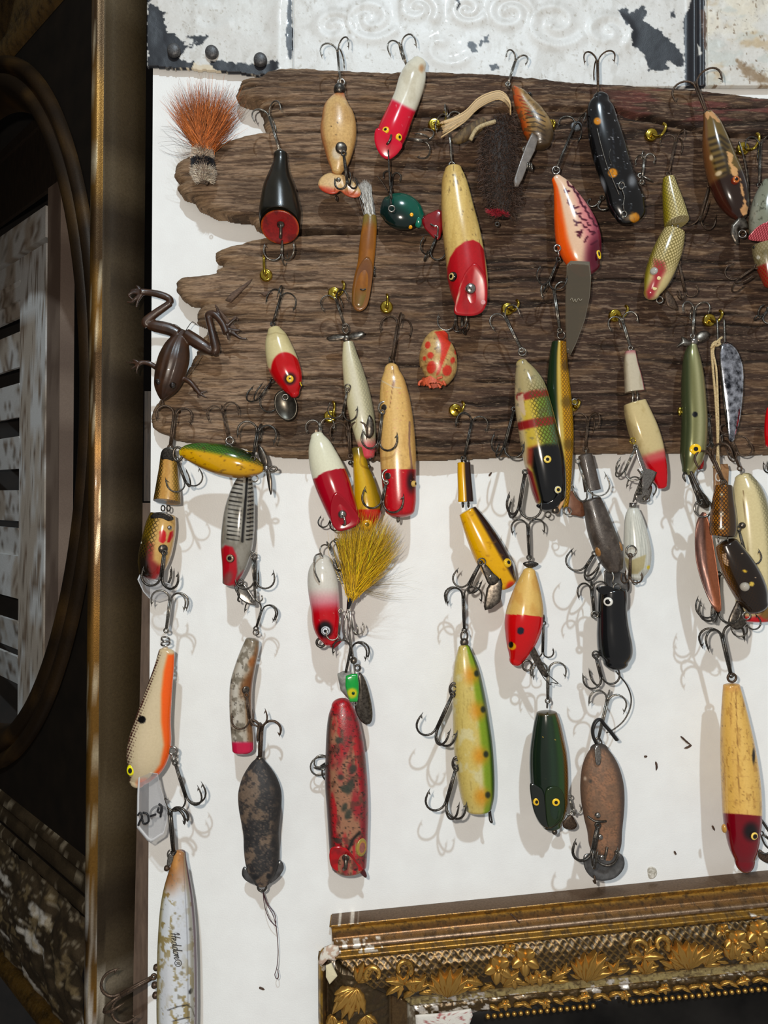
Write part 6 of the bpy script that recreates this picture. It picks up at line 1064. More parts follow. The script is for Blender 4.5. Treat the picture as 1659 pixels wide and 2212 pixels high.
plate(T, 'metal_lip', [(516, 1262), (524, 1258), (540, 1280), (552, 1300), (552, 1308), (540, 1306), (524, 1298), (512, 1284)], 2, 2.4, NICKEL, -3, n=36, rings=5); wire(T, 'line_tie', [(508, 1266, 8), (510, 1276, 12), (516, 1284, 12), (514, 1296, 10), (518, 1300, 8)], 2, DARK)
hook(T, (550, 1204), (551, 1272), 40, phi=0, z=(8, 12), mat=DARK, angs=[0, 180, 270], r=2.1); ring(T, 'screw_eye', 520, 1258, 8, 6, 2, DARK); hook(T, (544, 1196), (552, 1300), 14, phi=120, z=(2, 4), mat=STEEL)

# -- glossy cherry and white plug
T = lure('plug_lure', 'glossy white plug with cherry red head, scooped face and steel eye', 722, 1040, 116)
def pf(p): p.base((226, 224, 200)).half((158, 8, 32), 684, 1032, 756, 1012, 1.2).spot((158, 8, 32), 718, 1024, 34, 2, 9, -14)
b = loft(T, 'body', [(685, 942, 14), (690, 960, 24), (697, 985, 31), (706, 1012, 36), (717, 1042, 38), (729, 1075, 36), (740, 1105, 33), (748, 1128, 29)], pf, GL, cap=(9, 14), dr=.85)
plate(T, 'scooped_face', [(726, 1064), (744, 1076), (762, 1098), (776, 1122), (770, 1134), (748, 1144), (730, 1146), (718, 1132), (714, 1108), (716, 1084)], 27, 4, GL, -5, (-.05, -.18), lambda p: p.base((150, 6, 28)), n=50, c=(742, 1112)); eye(T, 739, 1111, 9, ((1, (176, 172, 166)),), False, 30, .7, mat=NICKEL, name='screw_head'); wire(T, 'pull_loop', [(741, 1113, 36), (744, 1122, 40), (745, 1132, 36), (741, 1134, 32)], 2.6, NICKEL)
hook(T, (694, 945), (690, 906), 30, phi=10, z=(-10, -12), mat=STEEL, angs=[0, 170, 280]); hook(T, (722, 1104), (708, 1142), 26, phi=20, z=(-30, -20), mat=DARK, prongs=2); eye(T, 684, 933, 5, ((1, (190, 160, 130)),), b, 0, .3, name='bare_tip', mat=WORN)

# -- yellow fish lure with red head
T = lure('minnow_lure', 'yellow green wooden fish with flared tail and orange red head', 790, 1060, 90)
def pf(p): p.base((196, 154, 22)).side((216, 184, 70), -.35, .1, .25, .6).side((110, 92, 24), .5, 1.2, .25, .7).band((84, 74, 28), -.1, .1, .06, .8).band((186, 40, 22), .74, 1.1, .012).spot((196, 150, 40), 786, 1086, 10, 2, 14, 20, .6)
b = loft(T, 'body', [(774, 968, 15), (777, 988, 14), (780, 1012, 17), (786, 1040, 23), (791, 1070, 28), (795, 1100, 30), (793, 1125, 24), (790, 1142, 14)], pf, paint(.2, .7, .15, .05), cap=(3, 6)); eye(T, 793, 1133, 11, ((.4, (16, 12, 10)), (1, (222, 156, 28))), b, 3, .3, name='eye')
plate(T, 'side_fin', [(808, 1060), (818, 1084), (826, 1106), (820, 1112), (808, 1100)], -4, 3, paint(.4, .3, .3), 0, pf=lambda p: p.base((170, 160, 110)).nz((60, 52, 30), 3, 30, .5, .1, .8), n=20, rings=3); hook(T, (757, 985), (752, 912), 40, phi=10, z=(0, 8), mat=RUST, r=2.4, angs=[20, 160, 280]); [eye(T, x, y, 5, ((1, (80, 70, 60)),), False, 0, .8, mat=DARK, name='bead') for x, y in ((757, 1000), (800, 990), (796, 1008))]
[wire(T, 'link_ring', ringP((x, y, 14), 9, n=16).tolist() + [ringP((x, y, 14), 9, n=16)[0].tolist()], 1.8, DARK, 6, 30) for x, y in ((742, 1178), (754, 1192))]

# -- yellow bucktail jig
T = lure('bucktail_jig', 'yellow bucktail jig flaring upward from a black wrapped head', 800, 1230, 112)
rg = np.random.RandomState(7); n = 1500; q = rg.uniform(0, 1, n); a = np.interp(q, [0, 1], [-.38, .80]) + rg.randn(n) * .05; L = (110 + 70 * np.sin(np.pi * np.clip(q + .05, 0, 1)) ** .6) * rg.uniform(.62, 1.05, n); r0 = np.stack([762 + rg.randn(n) * 5, 1284 + rg.randn(n) * 5, rg.randn(n) * 5], 1); q2 = np.sin(a) * L; c = np.where(rg.rand(n, 1) < .12, [[140, 108, 30]], [[206, 164, 16]])
mid = r0 + np.stack([q2 * .98 + 12, -np.cos(a) * L, rg.randn(n) * 14], 1); hairs(T, 'bucktail', r0, mid, .05, .85, c, HAIR, 8, 7, .10, label='dyed yellow deer hair')
rg = np.random.RandomState(9); n = 40; a = rg.uniform(.3, 2.0, n); r0 = np.tile([768., 1270, 0], (n, 1)); hairs(T, 'stray_hair', r0, r0 + np.stack([np.sin(a) * 150, -np.cos(a) * 110, rg.randn(n) * 10 - 10], 1) * rg.uniform(.4, 1, (n, 1)), .1, .45, [(120, 100, 40)], HAIR, 10, 8)
loft(T, 'root_bundle', [(766, 1240, 16), (764, 1262, 15), (758, 1284, 8), (756, 1290, 6)], lambda p: p.base((196, 150, 14)), MATT, na=20); loft(T, 'thread_head', [(757, 1286, 5), (756, 1296, 6), (754, 1306, 5), (751, 1316, 2.5)], lambda p: p.base((14, 14, 16)), GL, na=18); wire(T, 'wire_shaft', [(751, 1314, 0), (748, 1330, 2), (752, 1338, 2)], 1.6, STEEL)
hook(T, (754, 1318), (764, 1372), 24, phi=20, z=(-4, 4), mat=STEEL, angs=[0, 60]); [wire(T, 'wire_loop', P, 1.8, NICKEL) for P in ([(752, 1318, 4), (744, 1340, 8), (742, 1366, 8), (750, 1384, 6)], [(756, 1320, 4), (758, 1350, 8), (754, 1376, 8), (758, 1396, 6)])]

# -- white to red mouse plug
T = lure('mouse_lure', 'white plug blushing to red with black rimmed silver eye, beside the bucktail', 702, 1290, 100)
def pf(p): p.base((216, 212, 202)).half((206, 110, 124), 660, 1288, 740, 1286, 22, .8).half((182, 10, 26), 660, 1316, 740, 1310, 15).nz((190, 178, 160), 5, 5, .8, .03, .6).spot((14, 10, 12), 702, 1360, 16, 6, 18).poly((120, 10, 20), [(724, 1384), (744, 1380), (744, 1400), (716, 1402)], 2, .8)
b = loft(T, 'body', [(696, 1212, 19), (696, 1230, 29), (697, 1255, 33), (700, 1285, 33), (703, 1315, 31), (706, 1345, 31), (710, 1366, 27), (716, 1384, 18)], pf, GL, cap=(14, 10), dr=.85)
eye(T, 703, 1363, 9.5, ((.38, (10, 10, 12)), (.62, (206, 208, 212)), (.78, (40, 40, 44)), (1, (190, 192, 196))), b, 1, .35); plate(T, 'chin_fin', [(712, 1384), (720, 1390), (724, 1380), (738, 1386), (728, 1396), (720, 1402), (708, 1392)], 4, 4, GL, 0, pf=lambda p: p.base((140, 8, 20)), n=28, rings=3, closed_smooth=False); ring(T, 'line_tie', 693, 1388, 2, 9, 3, DARK)
wire(T, 'trailing_hook', [(694, 1196, 24), (682, 1200, 32), (678, 1214, 36), (680, 1236, 38), (690, 1258, 34)], 1.8, STEEL); hook(T, (736, 1240), (708, 1172), 26, phi=40, z=(-4, 6), mat=STEEL); [ring(T, 'split_ring', 733, 1236 + k * 5, 2, 9, 1.8, STEEL) for k in range(3)]; hook(T, (736, 1320), (732, 1384), 26, phi=170, z=(20, 30), mat=STEEL, angs=[175, 60, 290]); hook(T, (726, 1168), (744, 1230), 24, phi=15, z=(-10, 0), mat=DARK)

# -- green jig spinner
T = lure('spinner_jig', 'green faced lead jig with yellow eye, bead and dark spinner blade', 770, 1480, 108)
plate(T, 'lead_head', [(729, 1456), (742, 1450), (758, 1452), (768, 1464), (772, 1488), (766, 1512), (752, 1508), (736, 1490)], -6, 22, plain('grey_lead', (150, 148, 140), (96, 94, 90), .45, 300, .3), 3, n=40, closed_smooth=False, rings=4)
plate(T, 'painted_face', [(747, 1460), (760, 1456), (772, 1456), (775, 1476), (775, 1496), (772, 1516), (756, 1516), (750, 1498), (746, 1480)], 10, 6, GL, 4, (-.1, 0), lambda p: p.base((24, 150, 62)).half((60, 190, 80), 740, 1506, 790, 1506, 9, .5).spot((206, 190, 40), 761, 1496, 11, 4), n=40, closed_smooth=False); eye(T, 763, 1498, 3.4, ((.6, (10, 12, 10)), (1, (20, 90, 30))), False, 17, .4)
plate(T, 'spinner_blade', [(776, 1452), (786, 1462), (796, 1490), (804, 1530), (804, 1556), (796, 1566), (782, 1560), (770, 1540), (766, 1516), (772, 1480)], -14, 2.4, TARN, 7, (-.3, 0), n=60, rings=8); eye(T, 764, 1427, 7.5, ((1, (90, 80, 70)),), False, 6, .95, mat=TARN, name='bead'); eye(T, 764, 1427, 7.5, ((1, (90, 80, 70)),), False, 4, -.95, mat=TARN, name='bead')
wire(T, 'wire_shaft', [(750, 1330, 2), (756, 1370, 4), (762, 1410, 6), (765, 1440, 6), (767, 1458, 8)], 1.8, NICKEL); ring(T, 'swivel_ring', 772, 1443, -4, 6, 2.4, DARK); ring(T, 'line_tie', 767, 1519, 8, 4, 1.6, NICKEL); wire(T, 'hook_shank', [(747, 1452, 0), (754, 1420, 2), (758, 1396, 4)], 3, DARK); hook(T, (757, 1420), (760, 1384), 38, phi=0, z=(0, 6), mat=DARK, angs=[0, 172, 150], r=2)

# -- worn red popper
T = lure('popper_lure', 'worn red and tan popper with dark flaking paint and red scooped mouth', 751, 1700, 82)
def pf(p):
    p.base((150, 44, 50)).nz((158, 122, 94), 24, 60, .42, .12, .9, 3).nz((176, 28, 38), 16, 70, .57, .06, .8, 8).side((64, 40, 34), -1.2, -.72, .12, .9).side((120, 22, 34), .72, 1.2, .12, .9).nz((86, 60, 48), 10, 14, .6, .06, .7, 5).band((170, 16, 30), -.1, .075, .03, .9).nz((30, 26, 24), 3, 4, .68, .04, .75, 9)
    for q in ((732, 1600, 8, 7), (762, 1662, 8, 10), (736, 1680, 7, 6), (756, 1700, 8, 18), (745, 1705, 10, 8), (744, 1745, 6, 10), (730, 1817, 9, 6), (752, 1760, 7, 12)): p.spot((50, 56, 48), q[0], q[1], q[2], 2.5, q[3], 20, .85)
    p.line((20, 18, 16), [(776, 1800), (764, 1812), (752, 1836)], 3, 3)
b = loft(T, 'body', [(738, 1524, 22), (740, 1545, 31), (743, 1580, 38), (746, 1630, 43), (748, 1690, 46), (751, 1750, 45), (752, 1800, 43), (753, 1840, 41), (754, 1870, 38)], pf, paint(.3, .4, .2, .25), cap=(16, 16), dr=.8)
plate(T, 'mouth', [(716, 1830), (730, 1826), (746, 1830), (758, 1842), (772, 1866), (784, 1882), (770, 1886), (744, 1884), (728, 1886), (716, 1874), (712, 1850)], 30, 4, GL, -4, (0, -.25), lambda p: p.base((176, 8, 18)).nz((120, 6, 12), 14, 14, .56, .1, .6), n=50, c=(738, 1860)); plate(T, 'lip_corner', [(770, 1864), (784, 1874), (792, 1890), (790, 1896), (782, 1890), (774, 1880)], 14, 6, WORN, 0, pf=lambda p: p.base((72, 26, 28)), n=22, rings=3)
eye(T, 781, 1831, 13, ((.55, (150, 90, 80)), (.72, (176, 128, 60)), (1, (150, 130, 60))), b, 0, .15, ry=19, mat=WORN); wire(T, 'pull_loop', [(746, 1852, 32), (747, 1862, 40), (746, 1874, 42), (743, 1878, 36)], 4.2, TARN); eye(T, 747, 1854, 8, ((1, (120, 110, 96)),), False, 32, .3, mat=TARN, name='screw_head')
hook(T, (716, 1640), (688, 1656), 44, phi=0, z=(-30, -20), mat=DARK, angs=[0, 100], r=2); hook(T, (728, 1632), (672, 1634), 40, phi=0, z=(-30, -16), mat=STEEL, angs=[0], r=2); hook(T, (716, 1664), (676, 1660), 30, phi=180, z=(-24, -16), mat=STEEL, angs=[180, 120])
# ================================================================ fishing lures, lower rows
# -- yellow and brown jointed
T = lure('jointed_lure', 'bright yellow jointed lure with dark brown back and flat metal lip', 1040, 1140, 100)
YB = lambda p: p.base((222, 168, 10))
def pf(p): YB(p).half((38, 20, 16), 1004, 1100, 1001, 990, 1.5, 0); p.side((38, 20, 16), .0, 1.3, .06).side((170, 120, 80), -.12, -.02, .06, .5)
b0 = loft(T, 'tail_section', [(1002, 1000, 14), (1003, 1030, 15), (1005, 1060, 16), (1006, 1084, 17)], pf, GL, cap=(2, 0), sq=2.4)
def pf(p): YB(p).half((38, 20, 16), 1116, 1262, 1016, 1088, 4).spot((190, 30, 20), 1106, 1270, 12, 5, 14).nz((150, 100, 10), 10, 10, .72, .05, .4).half((206, 150, 10), 990, 1100, 1040, 1280, 8, .0)
b = loft(T, 'head_section', [(1010, 1104, 20), (1024, 1130, 26), (1042, 1165, 32), (1060, 1200, 35), (1078, 1232, 33), (1092, 1258, 25)], pf, GL, cap=(3, 14), sq=2.2)
eye(T, 1096, 1216, 10, ((.45, (14, 12, 10)), (1, (216, 172, 30))), b, 0, .5); [screw(T, x, 1090, 3, 6, DARK, (0, 1)) for x in (1000, 1012)]; screw(T, 1041, 1214, 30, 8, TARN); plate(T, 'lip_bracket', [(1038, 1216), (1050, 1220), (1066, 1238), (1078, 1250), (1070, 1262), (1056, 1262), (1046, 1240)], 30, 2.4, TARN, 1, n=30, rings=3); plate(T, 'metal_lip', [(1060, 1258), (1082, 1250), (1085, 1262), (1082, 1290), (1080, 1300), (1062, 1314), (1048, 1318), (1046, 1310), (1052, 1272)], 26, 2.6, TARN, 1, (.1, .05), n=44, rings=4, closed_smooth=False); eye(T, 1060, 1246, 4, ((1, (160, 156, 148)),), False, 32, .5, mat=NICKEL, name='rivet')
hook(T, (1002, 990), (1022, 896), 34, phi=-10, z=(0, 0), mat=DARK, angs=[-20, 20, 180]); hook(T, (1038, 1216), (1006, 1276), 36, phi=75, z=(32, 30), mat=DARK, r=2.1); wire(T, 'hook_shank', [(1036, 1222, 26), (1024, 1248, 24), (1016, 1268, 24)], 2.6, DARK); [screw(T, x, 992, 0, 6, DARK, (0, 1)) for x in (998, 1006)]

# -- cream and red short fish
T = lure('wobbler_lure', 'pearly cream plug with bright red snout, black spot and yellow eye', 1135, 1330, 94)
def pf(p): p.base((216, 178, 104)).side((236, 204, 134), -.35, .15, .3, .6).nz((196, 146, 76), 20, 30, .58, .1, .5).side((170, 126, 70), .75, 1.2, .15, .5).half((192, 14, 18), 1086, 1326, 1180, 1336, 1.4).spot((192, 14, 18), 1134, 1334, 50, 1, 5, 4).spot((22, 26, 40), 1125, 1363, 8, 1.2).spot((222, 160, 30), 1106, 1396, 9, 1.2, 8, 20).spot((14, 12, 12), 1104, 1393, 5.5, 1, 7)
b = loft(T, 'body', [(1143, 1236, 14), (1141, 1255, 22), (1138, 1285, 32), (1135, 1315, 39), (1131, 1345, 41), (1127, 1375, 36), (1121, 1405, 26), (1115, 1425, 15)], pf, GL, cap=(10, 14), dr=.85)
plate(T, 'washer', [(1130, 1216), (1146, 1212), (1163, 1217), (1158, 1224), (1145, 1227), (1134, 1223)], 4, 3, DARK, 3, (0, -.3), n=26, rings=3); screw(T, 1144, 1210, 2, 9, STEEL, (0, 1)); hook(T, (1143, 1204), (1140, 1122), 34, phi=0, z=(2, 0), mat=DARK, angs=[0, 180, 340], r=2.)
plate(T, 'metal_lip', [(1143, 1390), (1150, 1388), (1156, 1400), (1174, 1436), (1184, 1458), (1176, 1462), (1160, 1440), (1144, 1410)], 16, 2.4, TARN, -3, n=40, rings=4); ring(T, 'line_tie', 1139, 1438, 8, 10, 2.4, TARN, ry=11); wire(T, 'lip_wire', [(1160, 1440, 16), (1176, 1466, 18), (1190, 1480, 18), (1191, 1474, 18), (1206, 1477, 18), (1184, 1458, 18), (1170, 1446, 16)], 1., DARK, 5, 60); ring(T, 'split_ring', 1174, 1336, 6, 7, 2.2, DARK, (0, 1)); hook(T, (1174, 1346), (1172, 1420), 22, phi=0, z=(4, -4), mat=DARK, angs=[0, 180])

# -- yellow spotted plug
T = lure('plug_lure', 'long yellow cream plug with green back and black dots ringed in orange', 1022, 1570, 92)
def pf(p):
    p.base((206, 186, 112)).nz((214, 208, 170), 16, 24, .58, .08, .7).nz((150, 130, 70), 3, 40, .7, .05, .4).side((122, 150, 30), .3, 1.2, .16, .95).side((42, 66, 24), .74, 1.2, .12, .9)
    for x, y in ((1028, 1455), (1042, 1533), (1048, 1630), (1052, 1718)): p.spot((206, 134, 26), x - 10, y + 4, 15, 13, 17, 0, .75).spot((36, 42, 22), x + 2, y, 5.5, 2.5, 7)
    p.line((60, 50, 30), [(1010, 1742), (1011, 1756)], 1, .8).line((60, 50, 30), [(1006, 1748), (1006, 1758)], .8, .7)
b = loft(T, 'body', [(1003, 1400, 13), (1005, 1425, 22), (1008, 1455, 29), (1012, 1500, 35), (1017, 1550, 39), (1022, 1610, 42), (1027, 1670, 41), (1031, 1715, 37), (1032, 1742, 31)], pf, paint(.26, .55, .2, .06), cap=(8, 14), sq=2.15)
for x, y in ((981, 1490), (987, 1650)): ring(T, 'hook_cup', x, y, b.z(x, y), 9, 3, TARN, ry=14); screw(T, x - 1, y - 2, b.z(x, y) + 3, 6, DARK)
eye(T, 1003, 1388, 9, ((1, (120, 114, 100)),), False, 0, .7, mat=TARN, name='washer'); ring(T, 'screw_eye', 1003, 1374, 0, 7, 2.2, TARN, ry=11); hook(T, (1003, 1362), (1000, 1268), 38, phi=0, z=(0, 6), mat=DARK, angs=[175, 20, -10], r=2.1)
for E, B in (((978, 1500), (934, 1596)), ((985, 1660), (958, 1756))): hook(T, E, B, 44, phi=0, z=(18, 22), mat=DARK, r=2.4, angs=[35, 170, 65])
wire(T, 'line_tie', [(1058, 1735, -10), (1060, 1760, -8), (1063, 1776, -8), (1058, 1772, -8), (1056, 1752, -10)], 1.8, DARK)

# -- dark green bug eyed plug
T = lure('plug_lure', 'dark green plug with planed head and two yellow eyes, rusty lip behind', 1186, 1660, 88)
def pf(p): p.base((22, 34, 24)).side((40, 62, 44), -.15, .25, .2, .6).side((40, 72, 26), .3, .7, .15, .8).side((126, 84, 24), .68, 1.2, .1, .9).nz((206, 170, 70), 3, 3, .86, .02, .8, 4).band((76, 60, 30), -.1, .02, .015, .8); p.scale(ss(.55, .75, p.u) * .8)
b = loft(T, 'body', [(1181, 1540, 22), (1182, 1560, 28), (1183, 1590, 34), (1184, 1620, 39), (1185, 1650, 41), (1186, 1680, 41), (1187, 1710, 40), (1188, 1740, 38), (1190, 1765, 31), (1193, 1782, 21)], pf, paint(.16, .9, .15, line=(60, 34, 8), pitch=5), cap=(4, 10))
plate(T, 'planed_cheek', [(1146, 1694), (1156, 1696), (1172, 1708), (1176, 1730), (1180, 1770), (1184, 1788), (1170, 1782), (1156, 1758), (1148, 1724)], 26, 3, GL, 1, (.3, -.1), lambda p: p.base((30, 34, 30)), n=40); plate(T, 'planed_cheek', [(1178, 1708), (1194, 1698), (1210, 1704), (1219, 1724), (1220, 1752), (1212, 1776), (1198, 1788), (1186, 1788), (1180, 1750)], 30, 3, GL, 1, (-.1, -.12), lambda p: p.base((28, 44, 18)), n=40)
eye(T, 1159, 1732, 8, ((.45, (12, 12, 10)), (.9, (222, 178, 40)), (1, (40, 34, 20))), False, 26, .35, ry=9); eye(T, 1201, 1733, 9, YEL, False, 33, .35); eye(T, 1198, 1797, 6, ((1, (50, 44, 34)),), False, 6, .8, mat=TARN, name='screw_head'); plate(T, 'metal_lip', [(1216, 1776), (1232, 1760), (1242, 1772), (1246, 1784), (1236, 1792), (1218, 1788)], -8, 2.6, RUST, 1, n=26, rings=3)
screw(T, 1182, 1524, 0, 5, DARK, (0, 1)); hook(T, (1183, 1514), (1184, 1430), 36, phi=0, z=(0, 6), mat=STEEL, angs=[0, 170, 20], r=2.1); hook(T, (1230, 1720), (1238, 1758), 18, phi=0, z=(-16, -8), mat=STEEL, angs=[0, 180, 90])

# -- black mouse plug
T = lure('mouse_lure', 'glossy black pear shaped plug hanging nose up with white ringed eye', 1330, 1360, 94)
b = loft(T, 'body', [(1323, 1276, 30), (1323, 1292, 31), (1322, 1315, 31), (1323, 1340, 32), (1325, 1370, 35), (1328, 1395, 37), (1330, 1415, 35), (1330, 1430, 27)], lambda p: p.base((17, 18, 20)), GL, cap=(8, 18), dr=.9)
plate(T, 'snout_notch', [(1288, 1270), (1304, 1266), (1320, 1268), (1340, 1284), (1352, 1292), (1340, 1294), (1318, 1284), (1300, 1284)], 24, 4, GL, -2, (0, -.3), lambda p: p.base((14, 15, 16)), n=36, rings=4); eye(T, 1314, 1300, 9.5, ((.6, (10, 10, 10)), (1, (216, 214, 206))), b, 0, .3)
plate(T, 'metal_lip', [(1306, 1244), (1330, 1240), (1356, 1252), (1358, 1276), (1340, 1282), (1310, 1270)], -14, 3, DARK, -2, n=30, rings=4); hook(T, (1284, 1330), (1276, 1258), 34, phi=0, z=(2, 0), mat=DARK, angs=[178, 20, 250], r=2.1); ring(T, 'split_ring', 1285, 1328, 4, 7, 2.2, STEEL); ring(T, 'split_ring', 1287, 1414, 2, 7, 2, DARK); hook(T, (1287, 1418), (1304, 1482), 38, phi=0, z=(2, 8), mat=DARK, angs=[0, 175, 250], r=2.2)
wire(T, 'wire_tail', [(1330, 1450, -8), (1340, 1462, -6), (1354, 1480, -4), (1363, 1505, -2), (1361, 1530, 0), (1348, 1556, 2), (1328, 1574, 2), (1310, 1583, 2)], 1.6, DARK)

# -- tan mouse with metal bib
T = lure('mouse_lure', 'tan flocked mouse shaped lure with round grey metal bib at the bottom', 1300, 1740, 92)
def pf(p): p.base((146, 108, 82)).nz((100, 78, 62), 3, 3, .56, .08, .7).nz((116, 92, 74), 14, 30, .54, .1, .6).side((74, 60, 52), .62, 1.2, .2, .85).side((96, 74, 58), -1.2, -.86, .12, .6).band((56, 50, 46), -.1, .04, .03, .9).spot((196, 176, 156), 1264, 1682, 3, 2, 4).spot((70, 60, 52), 1276, 1688, 4, 2)
b = loft(T, 'body', [(1294, 1618, 19), (1295, 1635, 30), (1297, 1660, 40), (1300, 1695, 46), (1302, 1730, 46), (1304, 1765, 42), (1306, 1795, 37), (1307, 1825, 34), (1308, 1848, 26)], pf, MATT, cap=(12, 10), dr=.7)
plate(T, 'metal_bib', [(1262, 1852), (1276, 1846), (1310, 1852), (1340, 1846), (1349, 1862), (1344, 1880), (1326, 1896), (1300, 1901), (1278, 1894), (1264, 1876)], 20, 3, GREYP, -4, (0, .1), n=56, rings=7); plate(T, 'hook_hanger', [(1287, 1614), (1297, 1614), (1298, 1642), (1293, 1652), (1286, 1646)], 26, 2.2, NICKEL, 0, (0, .2), n=26, rings=3); [eye(T, x, y, 6, ((1, (150, 140, 128)),), False, z_, .6, mat=NICKEL, name='rivet') for x, y, z_ in ((1292, 1762, 31), (1297, 1809, 26), (1301, 1853, 26), (1334, 1846, 22))]
wire(T, 'hook_hanger', [(1270, 1764, 30), (1284, 1774, 38), (1296, 1776, 40), (1310, 1775, 32)], 2.4, DARK); hook(T, (1292, 1784), (1278, 1862), 46, phi=0, z=(38, 40), mat=DARK, r=3., angs=[15, 165, 100]); wire(T, 'line_tie', [(1284, 1892, 24), (1286, 1902, 26), (1286, 1908, 22), (1282, 1902, 20)], 2.4, RUST); wire(T, 'tail_stub', [(1312, 1830, 24), (1310, 1842, 28), (1306, 1856, 28)], 3, TARN)
hook(T, (1292, 1598), (1316, 1496), 38, phi=0, z=(2, 6), mat=STEEL, angs=[5, 165, 250], r=2.1); screw(T, 1293, 1604, 4, 7, DARK)
T = Thing('zip_tie', 'short black strip looped around the hook above the tan mouse lure', 'strip', 1302, 1574, 96)
pb = [(1288, 1606, 2), (1280, 1590, 6), (1278, 1572, 8), (1284, 1557, 8), (1295, 1553, 4), (1306, 1566, 0), (1320, 1582, -2), (1334, 1600, -4)]; C = cr(np.array(pb, float), 40); V, F = tubeVF(C, 3.6, 8, flat=1.6); T.mesh('strip', V, fixF(F), plain('black_rubber', (18, 16, 15), (30, 27, 25), .5))

# -- long cream plug, dark red head
T = lure('plug_lure', 'long cream cigar plug with dark red head just above the gilt frame', 1600, 1680, 96)
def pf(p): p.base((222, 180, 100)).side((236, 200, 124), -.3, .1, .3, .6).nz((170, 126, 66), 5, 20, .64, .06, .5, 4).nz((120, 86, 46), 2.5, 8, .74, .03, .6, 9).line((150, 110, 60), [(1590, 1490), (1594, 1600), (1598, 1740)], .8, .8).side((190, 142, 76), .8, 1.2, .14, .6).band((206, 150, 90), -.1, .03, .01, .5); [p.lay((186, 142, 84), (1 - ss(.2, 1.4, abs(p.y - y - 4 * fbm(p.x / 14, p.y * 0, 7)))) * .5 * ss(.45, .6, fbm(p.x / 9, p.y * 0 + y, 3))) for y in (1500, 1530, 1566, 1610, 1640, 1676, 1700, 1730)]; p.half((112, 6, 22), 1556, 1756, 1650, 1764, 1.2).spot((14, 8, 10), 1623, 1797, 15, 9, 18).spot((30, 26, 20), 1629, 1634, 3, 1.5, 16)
b = loft(T, 'body', [(1580, 1480, 17), (1583, 1510, 22), (1587, 1550, 28), (1592, 1600, 34), (1597, 1650, 38), (1601, 1700, 40), (1603, 1750, 40), (1604, 1790, 37), (1606, 1830, 30), (1608, 1855, 21)], pf, paint(.16, .9, .15), cap=(3, 30))
eye(T, 1629, 1806, 9, ((.42, (12, 10, 10)), (.6, (60, 40, 20)), (.92, (232, 196, 90)), (1, (40, 26, 16))), b, 0, .5); eye(T, 1564, 1790, 6, ((1, (176, 130, 60)),), b, 0, .6, ry=9); ring(T, 'screw_eye', 1581, 1464, 0, 9, 2.6, RUST); hook(T, (1579, 1458), (1556, 1354), 44, phi=0, z=(0, 4), mat=DARK, r=2.6, angs=[178, 20, -20]); plate(T, 'metal_lip', [(1640, 1834), (1652, 1842), (1676, 1848), (1676, 1866), (1656, 1864), (1638, 1852)], -12, 3, RUST, 2, n=26, rings=3); wire(T, 'hook_shank', [(1640, 1764, -4), (1652, 1782, -2), (1668, 1806, 0)], 3, DARK); hook(T, (1644, 1800), (1676, 1822), 34, phi=0, z=(-8, -2), mat=DARK, angs=[0, 180]); wire(T, 'hook_shank', [(1644, 1806, -8), (1652, 1824, -6), (1664, 1836, -4)], 2, DARK)

# -- white and orange crankbait with clear lip
T = lure('deep_diving_crankbait', 'bone white crankbait with orange belly, dotted brown back and clear lip', 325, 1560, 106)
def pf(p):
    p.base((206, 190, 158)).poly((232, 98, 28), [(362, 1413), (384, 1412), (386, 1620), (368, 1662), (332, 1700), (316, 1694), (346, 1652), (354, 1610), (348, 1560), (348, 1500), (353, 1450)], 5).side((214, 196, 166), -.3, .2, .3, .2)
    d = ((p.x * .8 + p.y * .35) % 5.2 - 2.6) ** 2 + ((p.y * .8 - p.x * .35) % 5.2 - 2.6) ** 2; e = ss(-.42, -.98, p.u); p.lay((74, 40, 36), (1 - ss(e * 6.5 - 1.2, e * 6.5 + .8, d)) * (e > .02)).side((60, 34, 34), -1.3, -.95, .05, .8).spot((14, 12, 12), 306, 1555, 8.5, 1).spot((232, 120, 70), 310, 1692, 14, 8, 10).band((206, 186, 150), -.1, .025, .02)
b = loft(T, 'body', [(360, 1408, 17), (355, 1440, 21), (347, 1478, 26), (340, 1510, 31), (331, 1555, 38), (325, 1595, 45), (320, 1625, 46), (313, 1650, 41), (303, 1674, 28), (296, 1688, 17)], pf, GL, cap=(8, 14), dr=.62)
eye(T, 282, 1664, 8.5, ((.5, (12, 12, 12)), (1, (216, 208, 20))), False, 17, .5, ry=12); wire(T, 'tail_nub', [(358, 1408, 0), (357, 1398, 0)], 6, plain('bone_paint', (206, 184, 150), None, .25, coat=.8), 10, 6)
plate(T, 'diving_lip', [(298, 1664), (312, 1670), (340, 1672), (346, 1700), (362, 1748), (362, 1770), (354, 1800), (326, 1820), (318, 1816), (294, 1790), (295, 1720)], 20, 6, CLEAR, -1, (.15, 0), n=60, closed_smooth=False, c=(326, 1750))
INK = plain('black_ink', (14, 14, 18), None, .6); [wire(T, 'ink_stroke', [(x, y, 27 + (x - 326) * .15) for x, y in P], 2.2, INK, 6, 16) for P in ([(297, 1762), (302, 1756), (306, 1766), (301, 1776), (298, 1784)], [(308, 1756), (318, 1760), (320, 1776), (310, 1780), (306, 1770)], [(324, 1764), (336, 1760)], [(342, 1738), (348, 1742), (348, 1756), (340, 1754), (342, 1746)], [(348, 1742), (346, 1766)])]
